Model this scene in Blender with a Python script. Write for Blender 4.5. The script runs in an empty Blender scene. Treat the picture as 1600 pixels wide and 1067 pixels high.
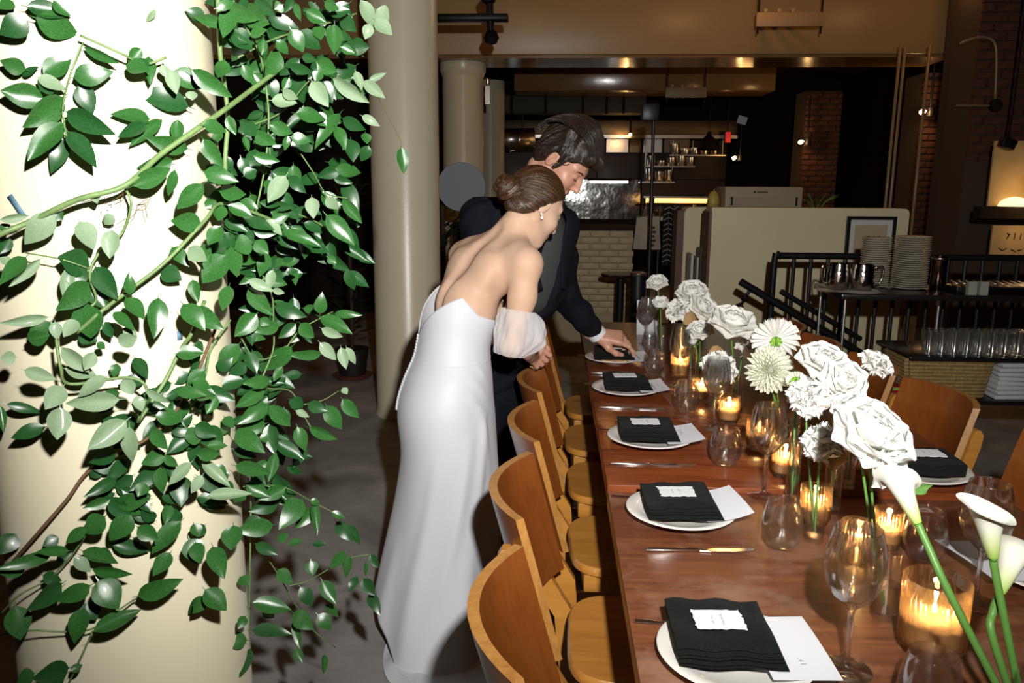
import bpy, bmesh, math, random
import numpy as np
from mathutils import Vector, Matrix, Euler

# ------------------------------------------------------------------ camera, world, flash, exposure
SC = bpy.context.scene
COL = SC.collection
FPX = 1244.0                      # focal length in pixels of the 1600 x 1067 frame
CAM_Z, PITCH, YAW, ROLL = 1.5, 0.19360809, 0.05243952, 0.006
RC = np.array((Matrix.Rotation(YAW, 3, 'Z') @ Matrix.Rotation(math.pi / 2 - PITCH, 3, 'X') @ Matrix.Rotation(ROLL, 3, 'Z')))
_cd = bpy.data.cameras.new('camera'); CAM = bpy.data.objects.new('camera', _cd); COL.objects.link(CAM)
CAM.matrix_world = Matrix.Translation((0, 0, CAM_Z)) @ Matrix([list(r) for r in RC]).to_4x4()
_cd.lens = FPX * 36 / 1600; _cd.sensor_width = 36; _cd.clip_start = 0.02; _cd.clip_end = 200
SC.camera = CAM
SC.view_settings.view_transform = 'Standard'; SC.view_settings.look = 'None'
SC.view_settings.exposure = 0.0; SC.view_settings.gamma = 1.0
SC.view_settings.use_curve_mapping = False
SC.cycles.max_bounces = 10; SC.cycles.transparent_max_bounces = 24
SC.cycles.caustics_refractive = False; SC.cycles.caustics_reflective = False
W = bpy.data.worlds.new('world'); SC.world = W; W.use_nodes = True
W.node_tree.nodes['Background'].inputs[0].default_value = (1.0, 0.72, 0.45, 1)
W.node_tree.nodes['Background'].inputs[1].default_value = 0.004

def add_light(name, kind, loc, energy, color=(1, 1, 1), size=0.05, aim=None, angle=None, blend=None):
    l = bpy.data.lights.new(name, kind); l.energy = energy; l.color = color
    if kind in ('POINT', 'SPOT'): l.shadow_soft_size = size
    if kind == 'AREA': l.size = size
    if kind == 'SPOT': l.spot_size = math.radians(angle); l.spot_blend = blend
    o = bpy.data.objects.new(name, l); COL.objects.link(o); o.location = loc
    if aim is not None:
        o.rotation_euler = (Vector(aim) - Vector(loc)).to_track_quat('-Z', 'Y').to_euler()
    return o
# the photographer's flash, held a little above and right of the lens
add_light('camera_flash', 'SPOT', (0.15, -0.02, 1.80), 400, (1.0, 0.97, 0.93), 0.025, aim=(-0.10, 3.0, 1.80), angle=116, blend=1.0)
# dim warm house lights hung under the ceiling of the dining room
for _p, _e in (((1.6, 6.9, 3.3), 9), ((3.4, 7.4, 3.3), 3), ((-0.2, 6.6, 3.3), 4.5), ((-2.2, 5.5, 3.2), 7), ((2.3, 10.3, 2.6), 1.2), ((1.0, 12.6, 2.3), 1.2)):
    add_light('house_light', 'POINT', _p, _e, (1.0, 0.50, 0.16), 0.08)

# ------------------------------------------------------------------ frame geometry helpers
def ray(x, y): return RC @ np.array([(x - 800) / FPX, -(y - 533.5) / FPX, -1.0])
def at_z(x, y, z): r = ray(x, y); return Vector(np.array([0, 0, CAM_Z]) + r * ((z - CAM_Z) / r[2]))
def at_y(x, y, Y): r = ray(x, y); return Vector(np.array([0, 0, CAM_Z]) + r * (Y / r[1]))

# ------------------------------------------------------------------ materials
MATS = {}
def mat(name, color=(0.8, 0.8, 0.8), rough=0.5, metal=0.0, var=None, scale=8.0, stretch=(1, 1, 1), bump=0.0, bscale=60.0,
        spec=0.5, trans=0.0, emit=None, estr=0.0, sheen=0.0, coat=0.0, sss=0.0, detail=4.0, dist=0.0):
    if name in MATS: return MATS[name]
    m = bpy.data.materials.new(name); m.use_nodes = True; MATS[name] = m
    nt = m.node_tree; n = nt.nodes; L = nt.links; b = n['Principled BSDF']
    b.inputs['Base Color'].default_value = (*color, 1); b.inputs['Roughness'].default_value = rough
    b.inputs['Metallic'].default_value = metal; b.inputs['Specular IOR Level'].default_value = spec
    b.inputs['Transmission Weight'].default_value = trans
    b.inputs['Sheen Weight'].default_value = sheen; b.inputs['Coat Weight'].default_value = coat
    b.inputs['Coat Roughness'].default_value = 0.15
    if sss: b.inputs['Subsurface Weight'].default_value = sss; b.inputs['Subsurface Radius'].default_value = (0.02, 0.008, 0.004); b.inputs['Subsurface Scale'].default_value = 0.25
    if emit: b.inputs['Emission Color'].default_value = (*emit, 1); b.inputs['Emission Strength'].default_value = estr
    if var is not None or bump:
        tc = n.new('ShaderNodeTexCoord'); mp = n.new('ShaderNodeMapping'); mp.inputs['Scale'].default_value = stretch
        L.new(tc.outputs['Object'], mp.inputs['Vector'])
    if var is not None:
        tx = n.new('ShaderNodeTexNoise'); tx.inputs['Scale'].default_value = scale; tx.inputs['Detail'].default_value = detail; tx.inputs['Distortion'].default_value = dist
        L.new(mp.outputs['Vector'], tx.inputs['Vector'])
        rp = n.new('ShaderNodeValToRGB'); rp.color_ramp.elements[0].position = 0.32; rp.color_ramp.elements[1].position = 0.68
        rp.color_ramp.elements[0].color = (*var, 1); rp.color_ramp.elements[1].color = (*color, 1)
        L.new(tx.outputs['Fac'], rp.inputs['Fac']); L.new(rp.outputs['Color'], b.inputs['Base Color'])
    if bump:
        t2 = n.new('ShaderNodeTexNoise'); t2.inputs['Scale'].default_value = bscale; t2.inputs['Detail'].default_value = 3
        L.new(mp.outputs['Vector'], t2.inputs['Vector'])
        bp = n.new('ShaderNodeBump'); bp.inputs['Strength'].default_value = bump; bp.inputs['Distance'].default_value = 0.01
        L.new(t2.outputs['Fac'], bp.inputs['Height']); L.new(bp.outputs['Normal'], b.inputs['Normal'])
    return m

def glass_mat(name, tint=(1, 1, 1), edge=0.5, glow=None, glow_w=0.0, rough=0.0, ior=1.5, real=0.0, f0=None, gr=0.07):
    """Clear glass: part bends light, part lets it straight through (so that lamps still shine past it), rims mirror; glow = milky scatter lit by a flame."""
    if name in MATS: return MATS[name]
    m = bpy.data.materials.new(name); m.use_nodes = True; MATS[name] = m
    nt = m.node_tree; n = nt.nodes; L = nt.links; n.remove(n['Principled BSDF']); out = n['Material Output']
    tr = n.new('ShaderNodeBsdfTransparent'); tr.inputs['Color'].default_value = (*tint, 1)
    gl = n.new('ShaderNodeBsdfGlossy'); gl.inputs['Roughness'].default_value = max(rough, gr); gl.inputs['Color'].default_value = (1, 1, 1, 1)
    f0 = ((ior - 1) / (ior + 1)) ** 2 if f0 is None else f0
    fc = n.new('ShaderNodeLayerWeight'); fc.inputs['Blend'].default_value = 0.5
    pw = n.new('ShaderNodeMath'); pw.operation = 'POWER'; pw.inputs[1].default_value = 4.0; L.new(fc.outputs['Facing'], pw.inputs[0])
    lw = n.new('ShaderNodeMath'); lw.operation = 'MULTIPLY_ADD'; lw.inputs[1].default_value = 0.9 - f0; lw.inputs[2].default_value = f0; L.new(pw.outputs[0], lw.inputs[0])
    mx = n.new('ShaderNodeMixShader'); src = tr
    if glow:
        tl = n.new('ShaderNodeBsdfTranslucent'); tl.inputs['Color'].default_value = (*glow, 1)
        m2 = n.new('ShaderNodeMixShader'); m2.inputs[0].default_value = glow_w
        L.new(tr.outputs[0], m2.inputs[1]); L.new(tl.outputs[0], m2.inputs[2]); src = m2
    L.new(lw.outputs[0], mx.inputs[0]); L.new(src.outputs[0], mx.inputs[1]); L.new(gl.outputs[0], mx.inputs[2]); fin = mx
    if real:
        g2 = n.new('ShaderNodeBsdfGlass'); g2.inputs['IOR'].default_value = ior; g2.inputs['Roughness'].default_value = rough; g2.inputs['Color'].default_value = (*tint, 1)
        m3 = n.new('ShaderNodeMixShader'); m3.inputs[0].default_value = real; L.new(mx.outputs[0], m3.inputs[1]); L.new(g2.outputs[0], m3.inputs[2]); fin = m3
    L.new(fin.outputs[0], out.inputs['Surface'])
    return m

def wood_mat(name, c1, c2, rough=0.4, axis='X', scale=6.0, bump=0.05, coat=0.0, c3=None, mottle=0.0):
    if name in MATS: return MATS[name]
    m = bpy.data.materials.new(name); m.use_nodes = True; MATS[name] = m
    nt = m.node_tree; n = nt.nodes; L = nt.links; b = n['Principled BSDF']
    b.inputs['Roughness'].default_value = rough; b.inputs['Coat Weight'].default_value = coat; b.inputs['Coat Roughness'].default_value = 0.2
    tc = n.new('ShaderNodeTexCoord'); mp = n.new('ShaderNodeMapping')
    s = {'X': (0.12, 1, 1), 'Y': (1, 0.12, 1), 'Z': (1, 1, 0.12)}[axis]
    mp.inputs['Scale'].default_value = [v * scale for v in s]
    L.new(tc.outputs['Object'], mp.inputs['Vector'])
    a = n.new('ShaderNodeTexNoise'); a.inputs['Scale'].default_value = 3.0; a.inputs['Detail'].default_value = 6; a.inputs['Roughness'].default_value = 0.65; a.inputs['Distortion'].default_value = 1.2
    L.new(mp.outputs['Vector'], a.inputs['Vector'])
    g = n.new('ShaderNodeTexNoise'); g.inputs['Scale'].default_value = 22.0; g.inputs['Detail'].default_value = 3
    L.new(mp.outputs['Vector'], g.inputs['Vector'])
    mm = n.new('ShaderNodeMath'); mm.operation = 'MULTIPLY_ADD'; mm.inputs[1].default_value = 0.35
    L.new(g.outputs['Fac'], mm.inputs[0]); 
    m3 = n.new('ShaderNodeMath'); m3.operation = 'MULTIPLY'; m3.inputs[1].default_value = 0.68
    L.new(a.outputs['Fac'], m3.inputs[0]); L.new(m3.outputs[0], mm.inputs[2])
    rp = n.new('ShaderNodeValToRGB'); rp.color_ramp.elements[0].position = 0.36; rp.color_ramp.elements[1].position = 0.64
    rp.color_ramp.elements[0].color = (*c2, 1); rp.color_ramp.elements[1].color = (*c1, 1)
    L.new(mm.outputs[0], rp.inputs['Fac'])
    col = rp.outputs['Color']
    if c3:
        w = n.new('ShaderNodeTexNoise'); w.inputs['Scale'].default_value = 5.0; w.inputs['Detail'].default_value = 5; w.inputs['Roughness'].default_value = 0.7
        L.new(tc.outputs['Object'], w.inputs['Vector'])
        r2 = n.new('ShaderNodeValToRGB'); r2.color_ramp.elements[0].position = 0.48; r2.color_ramp.elements[1].position = 0.72
        r2.color_ramp.elements[1].color = (mottle, mottle, mottle, 1); r2.color_ramp.elements[0].color = (0, 0, 0, 1)
        L.new(w.outputs['Fac'], r2.inputs['Fac'])
        mc = n.new('ShaderNodeMixRGB'); mc.inputs[2].default_value = (*c3, 1)
        L.new(r2.outputs['Color'], mc.inputs[0]); L.new(col, mc.inputs[1]); col = mc.outputs[0]
    L.new(col, b.inputs['Base Color'])
    if bump:
        bp = n.new('ShaderNodeBump'); bp.inputs['Strength'].default_value = bump; bp.inputs['Distance'].default_value = 0.005
        L.new(g.outputs['Fac'], bp.inputs['Height']); L.new(bp.outputs['Normal'], b.inputs['Normal'])
    return m

ORD = ['first', 'second', 'third', 'fourth', 'fifth', 'sixth', 'seventh', 'eighth', 'ninth', 'tenth', 'eleventh', 'twelfth', 'thirteenth', 'fourteenth', 'fifteenth', 'sixteenth', 'seventeenth', 'eighteenth', 'nineteenth', 'twentieth', 'twenty-first', 'twenty-second', 'twenty-third', 'twenty-fourth']
# ------------------------------------------------------------------ object helpers
def link(o, parent=None):
    COL.objects.link(o)
    if parent is not None: o.parent = parent
    return o
def tag(o, label=None, cat=None, group=None, kind=None):
    if label: o['label'] = label
    if cat: o['category'] = cat
    if group: o['group'] = group
    if kind: o['kind'] = kind
    return o
def thing(name, label, cat, loc=(0, 0, 0), rz=0.0, group=None, rot=None):
    o = bpy.data.objects.new(name, None); o.empty_display_size = 0.05
    o.location = loc; o.rotation_euler = rot if rot is not None else (0, 0, rz)
    link(o); return tag(o, label, cat, group)
def mesh(name, v, f, smooth=True, sharp=None):
    me = bpy.data.meshes.new(name)
    me.from_pydata([tuple(map(float, p)) for p in v], [], [tuple(map(int, q)) for q in f]); me.update()
    if smooth: me.polygons.foreach_set('use_smooth', [True] * len(me.polygons))
    if sharp is not None:
        try: me.set_sharp_from_angle(angle=math.radians(sharp))
        except Exception: pass
    return me
def obj(name, me, material, parent=None, loc=None, rot=None):
    o = bpy.data.objects.new(name, me)
    if material is not None and len(me.materials) == 0: me.materials.append(material)
    if loc is not None: o.location = loc
    if rot is not None: o.rotation_euler = rot
    return link(o, parent)
def copy_tree(o, parent=None):
    c = o.copy(); COL.objects.link(c)
    if parent is not None: c.parent = parent; c.matrix_parent_inverse = o.matrix_parent_inverse
    for ch in list(o.children): copy_tree(ch, c)
    return c
def struct(name, me, material, parent=None, loc=None, rot=None):
    o = obj(name, me, material, parent, loc, rot)
    if parent is None: o['kind'] = 'structure'
    return o

def box_vf(x0, x1, y0, y1, z0, z1, bevel=0.0):
    if bevel <= 0:
        v = [(x, y, z) for x in (x0, x1) for y in (y0, y1) for z in (z0, z1)]
        return v, [(0, 1, 3, 2), (4, 6, 7, 5), (0, 4, 5, 1), (2, 3, 7, 6), (0, 2, 6, 4), (1, 5, 7, 3)]
    bm = bmesh.new(); bmesh.ops.create_cube(bm, size=1)
    for q in bm.verts: q.co = Vector(((x0 + x1) / 2 + q.co.x * (x1 - x0), (y0 + y1) / 2 + q.co.y * (y1 - y0), (z0 + z1) / 2 + q.co.z * (z1 - z0)))
    bmesh.ops.bevel(bm, geom=list(bm.edges), offset=bevel, segments=2, affect='EDGES', profile=0.5)
    bm.verts.ensure_lookup_table(); bm.verts.index_update()
    v = [tuple(q.co) for q in bm.verts]; f = [tuple(q.index for q in p.verts) for p in bm.faces]; bm.free()
    return v, f
class MB:
    """collects pieces of one part"""
    def __init__(s): s.v = []; s.f = []
    def add(s, v, f):
        k = len(s.v); s.v += [tuple(p) for p in v]; s.f += [tuple(i + k for i in q) for q in f]; return s
    def box(s, *a, **k): return s.add(*box_vf(*a, **k))
    def tube(s, *a, **k): return s.add(*tube_vf(*a, **k))
    def lathe(s, *a, **k): return s.add(*lathe_vf(*a, **k))
    def build(s, name, material, parent=None, smooth=True, sharp=40, loc=None, rot=None):
        return obj(name, mesh(name, s.v, s.f, smooth, sharp), material, parent, loc, rot)
def box(name, x0, x1, y0, y1, z0, z1, material, parent=None, bevel=0.0, loc=None, rot=None):
    v, f = box_vf(x0, x1, y0, y1, z0, z1, bevel); return obj(name, mesh(name, v, f, bevel > 0, 40), material, parent, loc, rot)
def lathe_vf(prof, seg=24, cap0=True, cap1=True, rib=0, ribd=0.0, c=(0, 0, 0)):
    v = []; f = []; n = len(prof)
    for (r, z) in prof:
        for k in range(seg):
            a = 2 * math.pi * k / seg; rr = r
            if rib and r > 0.004: rr = r - ribd * (0.5 - 0.5 * math.cos(rib * a))
            v.append((c[0] + rr * math.cos(a), c[1] + rr * math.sin(a), c[2] + z))
    for i in range(n - 1):
        for k in range(seg):
            f.append((i * seg + k, i * seg + (k + 1) % seg, (i + 1) * seg + (k + 1) % seg, (i + 1) * seg + k))
    if cap0: f.append(tuple(range(seg))[::-1])
    if cap1: f.append(tuple((n - 1) * seg + k for k in range(seg)))
    return v, f
def frames(pts):
    P = [Vector(p) for p in pts]; n = len(P); out = []; up = None
    for i in range(n):
        t = (P[min(i + 1, n - 1)] - P[max(i - 1, 0)])
        t = t.normalized() if t.length > 1e-9 else Vector((0, 0, 1))
        if up is None:
            up = Vector((0, 0, 1)) if abs(t.z) < 0.9 else Vector((1, 0, 0))
        u = (up - t * up.dot(t)); u = u.normalized() if u.length > 1e-6 else t.orthogonal().normalized()
        up = u; out.append((P[i], t, u, t.cross(u)))
    return out
def tube_vf(pts, r, seg=8, cap=True, flat=1.0):
    fr = frames(pts); v = []; f = []; n = len(fr)
    for i, (p, t, u, w) in enumerate(fr):
        rr = r[i] if isinstance(r, (list, tuple)) else r
        for k in range(seg):
            a = 2 * math.pi * k / seg; v.append(p + u * (rr * math.cos(a) * flat) + w * (rr * math.sin(a)))
    for i in range(n - 1):
        for k in range(seg):
            f.append((i * seg + k, i * seg + (k + 1) % seg, (i + 1) * seg + (k + 1) % seg, (i + 1) * seg + k))
    if cap: f.append(tuple(range(seg))[::-1]); f.append(tuple((n - 1) * seg + k for k in range(seg)))
    return v, f
def spline(pts, n=8):
    """Catmull-Rom through pts, n steps per span"""
    P = [np.array(p, float) for p in pts]; P = [2 * P[0] - P[1]] + P + [2 * P[-1] - P[-2]]; out = []
    for i in range(1, len(P) - 2):
        for k in range(n):
            t = k / n; a, b, c, d = P[i - 1:i + 3]
            out.append(0.5 * ((2 * b) + (-a + c) * t + (2 * a - 5 * b + 4 * c - d) * t * t + (-a + 3 * b - 3 * c + d) * t ** 3))
    out.append(P[-2]); return out
def grid_vf(fn, nu, nv, wrap=False):
    v = [fn(i / (nu - 1) if not wrap else i / nu, j / (nv - 1)) for j in range(nv) for i in range(nu)]
    f = []
    for j in range(nv - 1):
        for i in range(nu if wrap else nu - 1):
            a = j * nu + i; b = j * nu + (i + 1) % nu; f.append((a, b, b + nu, a + nu))
    return v, f
def prism_vf(poly, h0, h1, axis='Z'):
    n = len(poly); m = {'Z': lambda a, b, h: (a, b, h), 'Y': lambda a, b, h: (a, h, b), 'X': lambda a, b, h: (h, a, b)}[axis]
    v = [m(a, b, h0) for a, b in poly] + [m(a, b, h1) for a, b in poly]
    f = [tuple(range(n))[::-1], tuple(range(n, 2 * n))] + [(i, (i + 1) % n, n + (i + 1) % n, n + i) for i in range(n)]
    return v, f
# ------------------------------------------------------------------ signed-distance sculpting for bodies and clothes
class SDF:
    def __init__(s, lo, hi, h):
        s.lo = np.array(lo, float); s.h = h; s.n = np.ceil((np.array(hi, float) - s.lo) / h).astype(int) + 1
        s.a = np.full(s.n, 0.2, np.float32)
        s.ax = [s.lo[i] + h * np.arange(s.n[i], dtype=np.float32) for i in range(3)]
    def block(s, lo, hi):
        i0 = np.clip(np.floor((np.array(lo) - s.lo) / s.h).astype(int), 0, s.n); i1 = np.clip(np.ceil((np.array(hi) - s.lo) / s.h).astype(int) + 1, 0, s.n)
        sl = tuple(slice(int(a), int(b)) for a, b in zip(i0, i1))
        X = s.ax[0][sl[0]][:, None, None]; Y = s.ax[1][sl[1]][None, :, None]; Z = s.ax[2][sl[2]][None, None, :]
        return sl, X, Y, Z
    def comb(s, sl, d, k, mode):
        a = s.a[sl]
        if mode == 'sub': d = -d; h = np.maximum(k - np.abs(a - d), 0) / k; s.a[sl] = np.maximum(a, d) + h * h * k * 0.25
        elif mode == 'int': h = np.maximum(k - np.abs(a - d), 0) / k; s.a[sl] = np.maximum(a, d) + h * h * k * 0.25
        else: h = np.maximum(k - np.abs(a - d), 0) / k; s.a[sl] = np.minimum(a, d) - h * h * k * 0.25
    def cone(s, p, q, r0, r1, k=0.02, mode='add'):
        p = np.array(p, float); q = np.array(q, float); m = max(r0, r1) + k + 3 * s.h
        sl, X, Y, Z = s.block(np.minimum(p, q) - m, np.maximum(p, q) + m)
        d = q - p; L2 = max(float(d @ d), 1e-12)
        t = np.clip(((X - p[0]) * d[0] + (Y - p[1]) * d[1] + (Z - p[2]) * d[2]) / L2, 0, 1)
        D = np.sqrt((X - p[0] - t * d[0]) ** 2 + (Y - p[1] - t * d[1]) ** 2 + (Z - p[2] - t * d[2]) ** 2) - (r0 + (r1 - r0) * t)
        s.comb(sl, D, k, mode); return s
    def chain(s, pts, rs, k=0.02, mode='add'):
        for i in range(len(pts) - 1): s.cone(pts[i], pts[i + 1], rs[i], rs[i + 1], k, mode)
        return s
    def ell(s, c, r, R=None, k=0.02, mode='add'):
        """ellipsoid, radii r along the columns of R"""
        c = np.array(c, float); r = np.array(r, float); R = np.eye(3) if R is None else np.array(R, float)
        m = np.sqrt(((R * r) ** 2).sum(1)) + k + 3 * s.h
        sl, X, Y, Z = s.block(c - m, c + m); x, y, z = X - c[0], Y - c[1], Z - c[2]
        q = [(R[0, i] * x + R[1, i] * y + R[2, i] * z) for i in range(3)]
        k0 = np.sqrt(sum((q[i] / r[i]) ** 2 for i in range(3))); k1 = np.sqrt(sum((q[i] / r[i] ** 2) ** 2 for i in range(3)))
        D = k0 * (k0 - 1) / np.maximum(k1, 1e-6); s.comb(sl, D, k, mode); return s
    def slab(s, p, R, r, k=0.015, mode='add', pw=3.0):
        return s
    def plane(s, p, n, k=0.01):
        """keep the side n points away from"""
        p = np.array(p, float); n = np.array(n, float); n /= np.linalg.norm(n)
        X, Y, Z = s.ax[0][:, None, None], s.ax[1][None, :, None], s.ax[2][None, None, :]
        s.comb((slice(None),) * 3, (X - p[0]) * n[0] + (Y - p[1]) * n[1] + (Z - p[2]) * n[2], k, 'int'); return s
    def field(s, fn):
        X, Y, Z = s.ax[0][:, None, None], s.ax[1][None, :, None], s.ax[2][None, None, :]
        s.a = (s.a + fn(X, Y, Z)).astype(np.float32); return s
    def polys(s):
        """surface nets"""
        a = s.a; ins = a < 0; nx, ny, nz = a.shape
        c = np.zeros((nx - 1, ny - 1, nz - 1), np.int16)
        for i in (0, 1):
            for j in (0, 1):
                for k in (0, 1): c += ins[i:nx - 1 + i, j:ny - 1 + j, k:nz - 1 + k]
        act = np.argwhere((c > 0) & (c < 8)); idx = np.full(c.shape, -1, np.int64); idx[tuple(act.T)] = np.arange(len(act))
        S = np.zeros((len(act), 3)); Wt = np.zeros(len(act)); I, J, K = act.T
        off = [(i, j, k) for i in (0, 1) for j in (0, 1) for k in (0, 1)]
        for A in off:
            for ax in range(3):
                if A[ax]: continue
                B = list(A); B[ax] = 1
                va = a[I + A[0], J + A[1], K + A[2]]; vb = a[I + B[0], J + B[1], K + B[2]]; x = (va < 0) != (vb < 0)
                t = np.where(x, va / np.where(x, va - vb, 1), 0); P = np.repeat(np.array([A], float), len(act), 0); P[:, ax] += t
                S += P * x[:, None]; Wt += x
        v = s.lo + (act + S / Wt[:, None]) * s.h; F = []
        for ax in range(3):
            u, w = (ax + 1) % 3, (ax + 2) % 3
            n = [nx, ny, nz]; sl0 = [slice(0, n[i]) for i in range(3)]; sl0[ax] = slice(0, n[ax] - 1); sl1 = list(sl0); sl1[ax] = slice(1, n[ax])
            x = ins[tuple(sl0)] != ins[tuple(sl1)]; e = np.argwhere(x)
            e = e[(e[:, u] > 0) & (e[:, w] > 0) & (e[:, u] < n[u] - 1) & (e[:, w] < n[w] - 1)]
            def cell(du, dw): q = e.copy(); q[:, u] -= du; q[:, w] -= dw; return idx[tuple(q.T)]
            q = np.stack([cell(1, 1), cell(0, 1), cell(0, 0), cell(1, 0)], 1); fl = ins[tuple(e.T)]
            q[~fl] = q[~fl][:, ::-1]; F.append(q)
        F = np.concatenate(F); F = F[(F >= 0).all(1)]
        return v, F
    def mesh(s, name, smooth=2):
        v, F = s.polys()
        for _ in range(smooth):                       # light Laplacian on the quads
            acc = np.zeros_like(v); cnt = np.zeros(len(v))
            for i in range(4):
                a_, b_ = F[:, i], F[:, (i + 1) % 4]
                np.add.at(acc, a_, v[b_]); np.add.at(cnt, a_, 1); np.add.at(acc, b_, v[a_]); np.add.at(cnt, b_, 1)
            v = 0.5 * v + 0.5 * acc / np.maximum(cnt, 1)[:, None]
        return np_mesh(name, v, F)
def np_mesh(name, v, F):
    me = bpy.data.meshes.new(name); me.vertices.add(len(v)); me.vertices.foreach_set('co', np.asarray(v, np.float32).ravel())
    n = len(F); k = F.shape[1]; me.loops.add(n * k); me.loops.foreach_set('vertex_index', np.asarray(F, np.int32).ravel())
    me.polygons.add(n); me.polygons.foreach_set('loop_start', np.arange(0, n * k, k, dtype=np.int32)); me.polygons.foreach_set('loop_total', np.full(n, k, np.int32))
    me.polygons.foreach_set('use_smooth', np.ones(n, bool)); me.update(calc_edges=True); me.validate(); return me
def join_np(parts):
    V = []; Fs = []; o = 0
    for v, F in parts: V.append(v); Fs.append(F + o); o += len(v)
    return np.concatenate(V), np.concatenate(Fs)
def basis(f, up=(0, 0, 1)):
    """columns: forward, left, up"""
    f = np.array(f, float); f /= np.linalg.norm(f); u = np.array(up, float); u = u - f * (u @ f); u /= np.linalg.norm(u); l = np.cross(u, f); return np.stack([f, l, u], 1)
# ------------------------------------------------------------------ the room
M_CREAM = mat('cream_paint', (0.74, 0.69, 0.50), 0.30, var=(0.70, 0.65, 0.46), scale=3, bump=0.04, bscale=45)
M_CREAMW = mat('cream_wall_paint', (0.66, 0.59, 0.36), 0.5, var=(0.62, 0.55, 0.33), scale=3, bump=0.05, bscale=120)
M_TAN = mat('tan_gloss_paint', (0.44, 0.29, 0.13), 0.36, var=(0.40, 0.26, 0.115), scale=2, bump=0.05, bscale=30)
M_TANG = mat('brown_gloss_paint', (0.30, 0.17, 0.07), 0.16, var=(0.24, 0.13, 0.05), scale=2, bump=0.08, bscale=7)
M_DARK = mat('dark_wall_paint', (0.024, 0.015, 0.009), 0.7, var=(0.014, 0.009, 0.006), scale=2, spec=0.12)
M_CEIL = mat('red_brown_ceiling', (0.20, 0.075, 0.02), 0.5, var=(0.14, 0.05, 0.015), scale=3)
M_BLACK = mat('black_metal', (0.008, 0.008, 0.009), 0.4, spec=0.2)
M_CHROME = mat('chrome', (0.85, 0.85, 0.86), 0.32, metal=1.0)
M_STEEL = mat('brushed_steel', (0.55, 0.52, 0.48), 0.28, metal=1.0, bump=0.1, bscale=20)
M_BRICK = mat('dark_brick', (0.13, 0.045, 0.02), 0.85, var=(0.055, 0.02, 0.01), scale=14, bump=0.5, bscale=60)
M_MORTAR = mat('mortar', (0.075, 0.05, 0.032), 0.95, bump=0.4, bscale=90)
M_WBRICK = mat('painted_brick', (0.44, 0.36, 0.20), 0.55, var=(0.38, 0.30, 0.16), scale=12, bump=0.2, bscale=70)
M_CONC = mat('concrete_floor', (0.40, 0.39, 0.37), 0.6, var=(0.19, 0.185, 0.172), scale=2.2, detail=9, bump=0.25, bscale=22, dist=0.6)

def quad_box(name, x0, x1, y0, y1, z0, z1, m, bevel=0): v, f = box_vf(x0, x1, y0, y1, z0, z1, bevel); return struct(name, mesh(name, v, f, bevel > 0, 40), m)
quad_box('floor', -6, 6, -2, 16, -0.1, 0, M_CONC)
quad_box('ceiling', -6, 6, -2, 16, 3.42, 3.55, M_CEIL)
quad_box('wall_back', -6, 6, 15.5, 15.7, 0, 3.42, M_DARK)
quad_box('wall_left', -6.2, -6, -2, 15.7, 0, 3.42, M_DARK)
quad_box('wall_right', 5.2, 5.4, -2, 15.7, 0, 3.42, M_DARK)
quad_box('wall_partition', -6, -1.35, 9.35, 9.5, 0, 2.77, M_DARK)
# ceiling beams
quad_box('trim_1', -6, 3.86, 8.3, 9.0, 2.775, 3.42, M_TAN, 0.01)
sf = quad_box('trim_2', -6, 3.83, 8.33, 8.98, 2.745, 2.774, M_TANG)
quad_box('trim_3', -0.6, 3.0, 11.6, 12.3, 2.80, 3.42, M_TANG, 0.01)
quad_box('trim_4', -6, -1.3, 6.2, 6.55, 3.12, 3.42, M_TAN, 0.01)

# columns
def column(x, y, r, label, top=3.42):
    t = thing('round_column', label, 'column', (x, y, 0))
    prof = [(r + 0.012, 0), (r + 0.012, 0.02), (r, 0.05), (r, top - 0.06), (r, top)]
    v, f = lathe_vf(prof, 64); obj('shaft', mesh('shaft', v, f, True, 60), M_CREAM, t)
    return t
column(-0.862, 1.485, 0.22, 'thick cream painted column on the left wrapped in leafy vines')
column(-0.955, 5.13, 0.215, 'cream column standing behind the bride with one loose leaf on it')
c2 = column(-0.985, 8.66, 0.215, 'dim cream column further back under the beam, left of the groom', 2.745)
c3 = column(-0.98, 12.2, 0.21, 'furthest and darkest cream column, beside the kitchen', 3.0)
cap = MB().lathe([(0.215, 2.60), (0.225, 2.63), (0.24, 2.66), (0.24, 2.743), (0.215, 2.744)], 40, c=(0, 0, 0))
cap.build('capital', M_CREAM, c2)
cc = MB(); cc.lathe([(0.03, 0), (0.034, 0.02), (0.034, 0.05), (0.0, 0.07)], 12, c=(0.27, -0.12, 2.52)); cc.box(0.245, 0.295, -0.145, -0.095, 2.32, 2.50)
cc.build('junction_box', M_STEEL, c2)

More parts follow.
